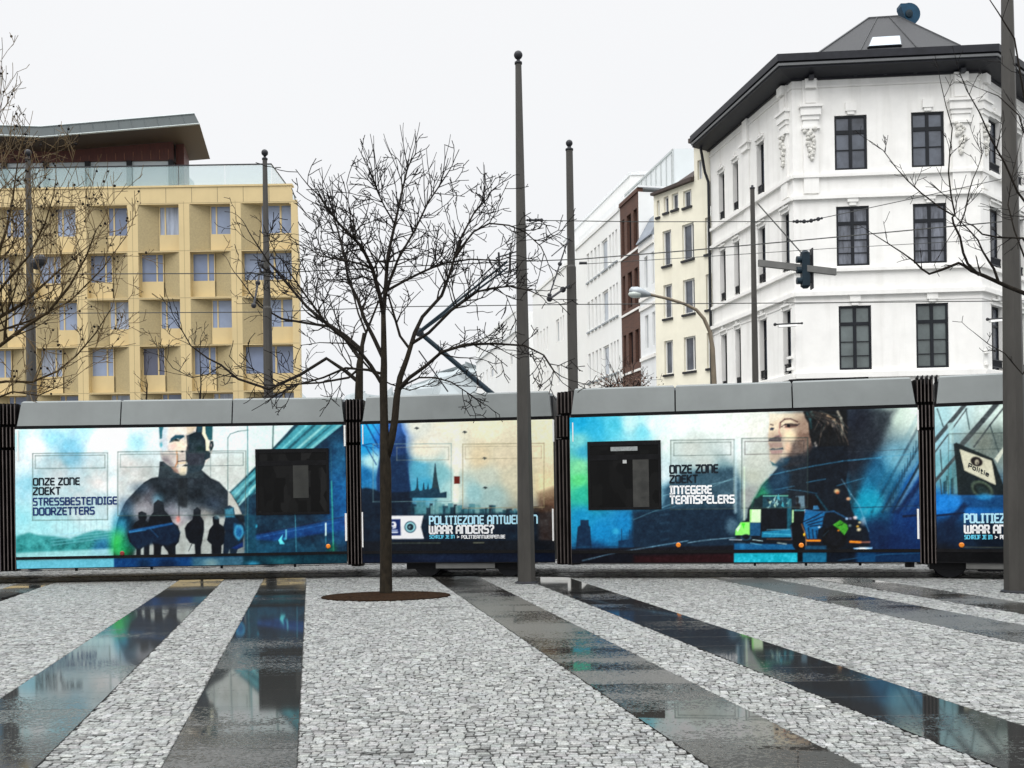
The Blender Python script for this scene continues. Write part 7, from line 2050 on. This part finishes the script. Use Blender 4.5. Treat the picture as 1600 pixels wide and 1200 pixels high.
# ---- left tree with pods (its trunk stands just outside the frame)
YLt = 13.0
b2 = gnd(-75, 962); b2 = Vector((at(-75, 700, YLt).x, YLt, 0))
lt = thing('podded_tree', 'leafless tree with olive upswept twigs and dark seed pods at the left edge', 'tree', b2)
wood, twig, trunk, pods = MB(), MB(), MB(), MB()
trunk.tube([b2, b2 + Vector((0, 0, .2))] + [at(x, y, YLt) for x, y in ((-75, 800), (-72, 700), (-70, 600), (-66, 520), (-60, 430))], [.16, .13, .12, .11, .10, .08, .05], 12)
build('trunk', trunk, M['bark_trunk'], lt, smooth=True)
gw = Grow(31, wood, twig, fine=.0036, pods=pods); gw.dens = {0: 0, 1: 6.0, 2: 4.6, 3: 2.4}
for pts, dz, r0, r1, kids, kl in [
 ([(-68, 560), (-30, 520), (0, 495), (30, 478), (62, 450), (90, 425), (125, 395)], .4, .035, .008, 17, .95),
 ([(-70, 600), (-30, 560), (0, 540), (40, 510), (75, 488), (110, 445), (135, 400), (150, 360)], -.4, .030, .007, 16, .85),
 ([(-70, 620), (-20, 600), (10, 596), (50, 597), (90, 580), (120, 555), (150, 520), (175, 480)], .5, .022, .006, 12, .7),
 ([(-68, 640), (-20, 628), (20, 612), (60, 618), (100, 600)], -.2, .018, .006, 9, .6),
 ([(-66, 500), (-30, 450), (-5, 400), (10, 360), (20, 310), (28, 250)], .2, .03, .007, 15, .9),
 ([(-62, 440), (-35, 370), (-18, 300), (-5, 230), (0, 150)], -.3, .03, .006, 13, .85),
 ([(-66, 520), (-20, 480), (10, 440), (45, 400), (70, 350), (85, 300)], -.5, .022, .006, 14, .8),
 ([(-70, 580), (-10, 520), (50, 500), (110, 470), (160, 420), (195, 372)], .2, .018, .005, 11, .65)]:
    P = px_limb(pts, YLt, YLt + dz)
    gw.limb(P, [r0 + (r1 - r0) * i / (len(P) - 1) for i in range(len(P))], 2, int(kids * 1.35), kl * 1.05, up=.11, wob=.12, bias=(.1, 0, .35))
crown(wood, M['bark_olive'], twig, M['twig_olive'], lt, pods, M['twig'])

# ---- right tree, trunk outside the frame
YR = 13.2
b3 = Vector((at(1672, 700, YR).x, YR, 0))
rt_ = thing('bare_tree', 'bare tree reaching in from the right edge across the corner building', 'tree', b3)
wood, twig, trunk = MB(), MB(), MB()
trunk.tube([b3, b3 + Vector((0, 0, .2))] + [at(x, y, YR) for x, y in ((1672, 800), (1668, 700), (1664, 600), (1660, 500), (1655, 420), (1650, 340))], [.15, .12, .11, .10, .09, .08, .06, .045], 12)
build('trunk', trunk, M['bark_trunk'], rt_, smooth=True)
gw = Grow(47, wood, twig, fine=.0036); gw.dens = {0: 0, 1: 3.4, 2: 2.6, 3: 2.0}
for pts, dz, r0, r1, kids, kl, st0 in [
 ([(1660, 490), (1630, 470), (1600, 458), (1575, 448), (1540, 432), (1518, 423), (1507, 415), (1498, 411), (1470, 422), (1452, 428), (1440, 420), (1428, 408), (1410, 395), (1390, 382), (1368, 368)], .3, .034, .006, 7, .35, .3),
 ([(1560, 440), (1553, 420), (1545, 408), (1535, 392), (1528, 375), (1512, 357), (1500, 345)], -.2, .018, .006, 6, .4, .2),
 ([(1530, 430), (1512, 412), (1505, 395), (1500, 370), (1490, 350), (1488, 340), (1492, 335), (1486, 305), (1482, 270), (1484, 240), (1488, 200), (1478, 165), (1470, 130)], -.4, .018, .0045, 9, .45, .25),
 ([(1492, 338), (1470, 325), (1440, 302), (1418, 282), (1400, 262), (1380, 235), (1362, 222)], .2, .011, .004, 8, .35, .15),
 ([(1500, 352), (1508, 330), (1514, 300), (1520, 280), (1528, 262), (1535, 240), (1522, 215)], .3, .010, .004, 6, .35, .15),
 ([(1660, 440), (1630, 420), (1598, 372), (1560, 371), (1535, 366), (1520, 352), (1500, 345), (1478, 380)], .2, .018, .005, 7, .4, .2),
 ([(1655, 400), (1620, 340), (1590, 300), (1570, 255), (1550, 220), (1530, 175), (1510, 140), (1500, 115)], -.4, .018, .004, 8, .45, .2),
 ([(1655, 360), (1630, 300), (1610, 240), (1592, 180), (1560, 150), (1535, 140)], .4, .016, .004, 8, .45, .2),
 ([(1650, 340), (1620, 240), (1600, 150), (1585, 60), (1560, 20), (1540, -10)], -.2, .018, .005, 7, .5, .3),
 ([(1660, 520), (1625, 540), (1598, 585), (1585, 570), (1570, 552), (1545, 538), (1520, 518)], -.3, .013, .004, 4, .25, .4),
 ([(1650, 470), (1620, 430), (1600, 400), (1585, 360), (1575, 320), (1580, 280), (1590, 240)], .5, .016, .005, 9, .5, .2)]:
    P = px_limb(pts, YR, YR + dz)
    gw.limb(P, [r0 + (r1 - r0) * i / (len(P) - 1) for i in range(len(P))], 1, kids, kl, up=.07, start=st0, wob=.12)
crown(wood, M['bark'], twig, M['twig'], rt_)

# ---- small leafy shrub behind the tram near the brick house, and two bare saplings by the office block
b4 = Vector((at(978, 700, 27).x, 27, 0))
sh = thing('shrub', 'scrubby small tree with a few withered leaves behind the tram before the brown house', 'shrub', b4)
wood, twig, leaf = MB(), MB(), MB()
wood.tube([b4, b4 + Vector((0, 0, 2.2)), at(978, 610, 27)], [.06, .05, .04], 7)
gw = Grow(61, wood, twig, fine=.004); gw.dens = {0: 0, 1: 4, 2: 3}
for x, y in ((945, 590), (958, 578), (975, 572), (990, 580), (1003, 590), (1012, 598), (935, 600)):
    gw.limb([at(978, 625, 27), at((978 + x) / 2, 608, 27), at(x, y, 27)], [.03, .02, .008], 1, 7, .5)
rl = random.Random(8)
for k in range(420):
    x = rl.gauss(978, 22); y = 602 - abs(rl.gauss(0, 14)) + 8
    q = at(x, y, 27 + rl.uniform(-.6, .6)); s_ = rl.uniform(.02, .045)
    d1 = Vector((rl.uniform(-1, 1), rl.uniform(-1, 1), rl.uniform(-1, 1))).normalized() * s_; d2 = d1.orthogonal() * rl.uniform(.5, .9)
    leaf.quad(q - d1, q + d2, q + d1, q - d2)
crown(wood, M['bark'], twig, M['twig'], sh, leaf, M['leaf_red'])
for k, (px, top, Y_, lab) in enumerate(((312, 545, 30, 'thin bare sapling behind the tram below the dark office window'), (228, 590, 30, 'low bare sapling just left of the thin one before the office block'))):
    b_ = Vector((at(px, 700, Y_).x, Y_, 0))
    sp = thing('sapling', lab, 'tree', b_)
    wood, twig = MB(), MB()
    gw = Grow(70 + k, wood, twig, fine=.0045); gw.dens = {0: 0, 1: 4, 2: 3}
    P = [b_, at(px, 640, Y_), at(px + 2, 600, Y_), at(px, top, Y_)]
    gw.limb(P, [.05, .03, .02, .008], 1, 16, .8, start=.6, up=.1)
    crown(wood, M['bark'], twig, M['twig'], sp)
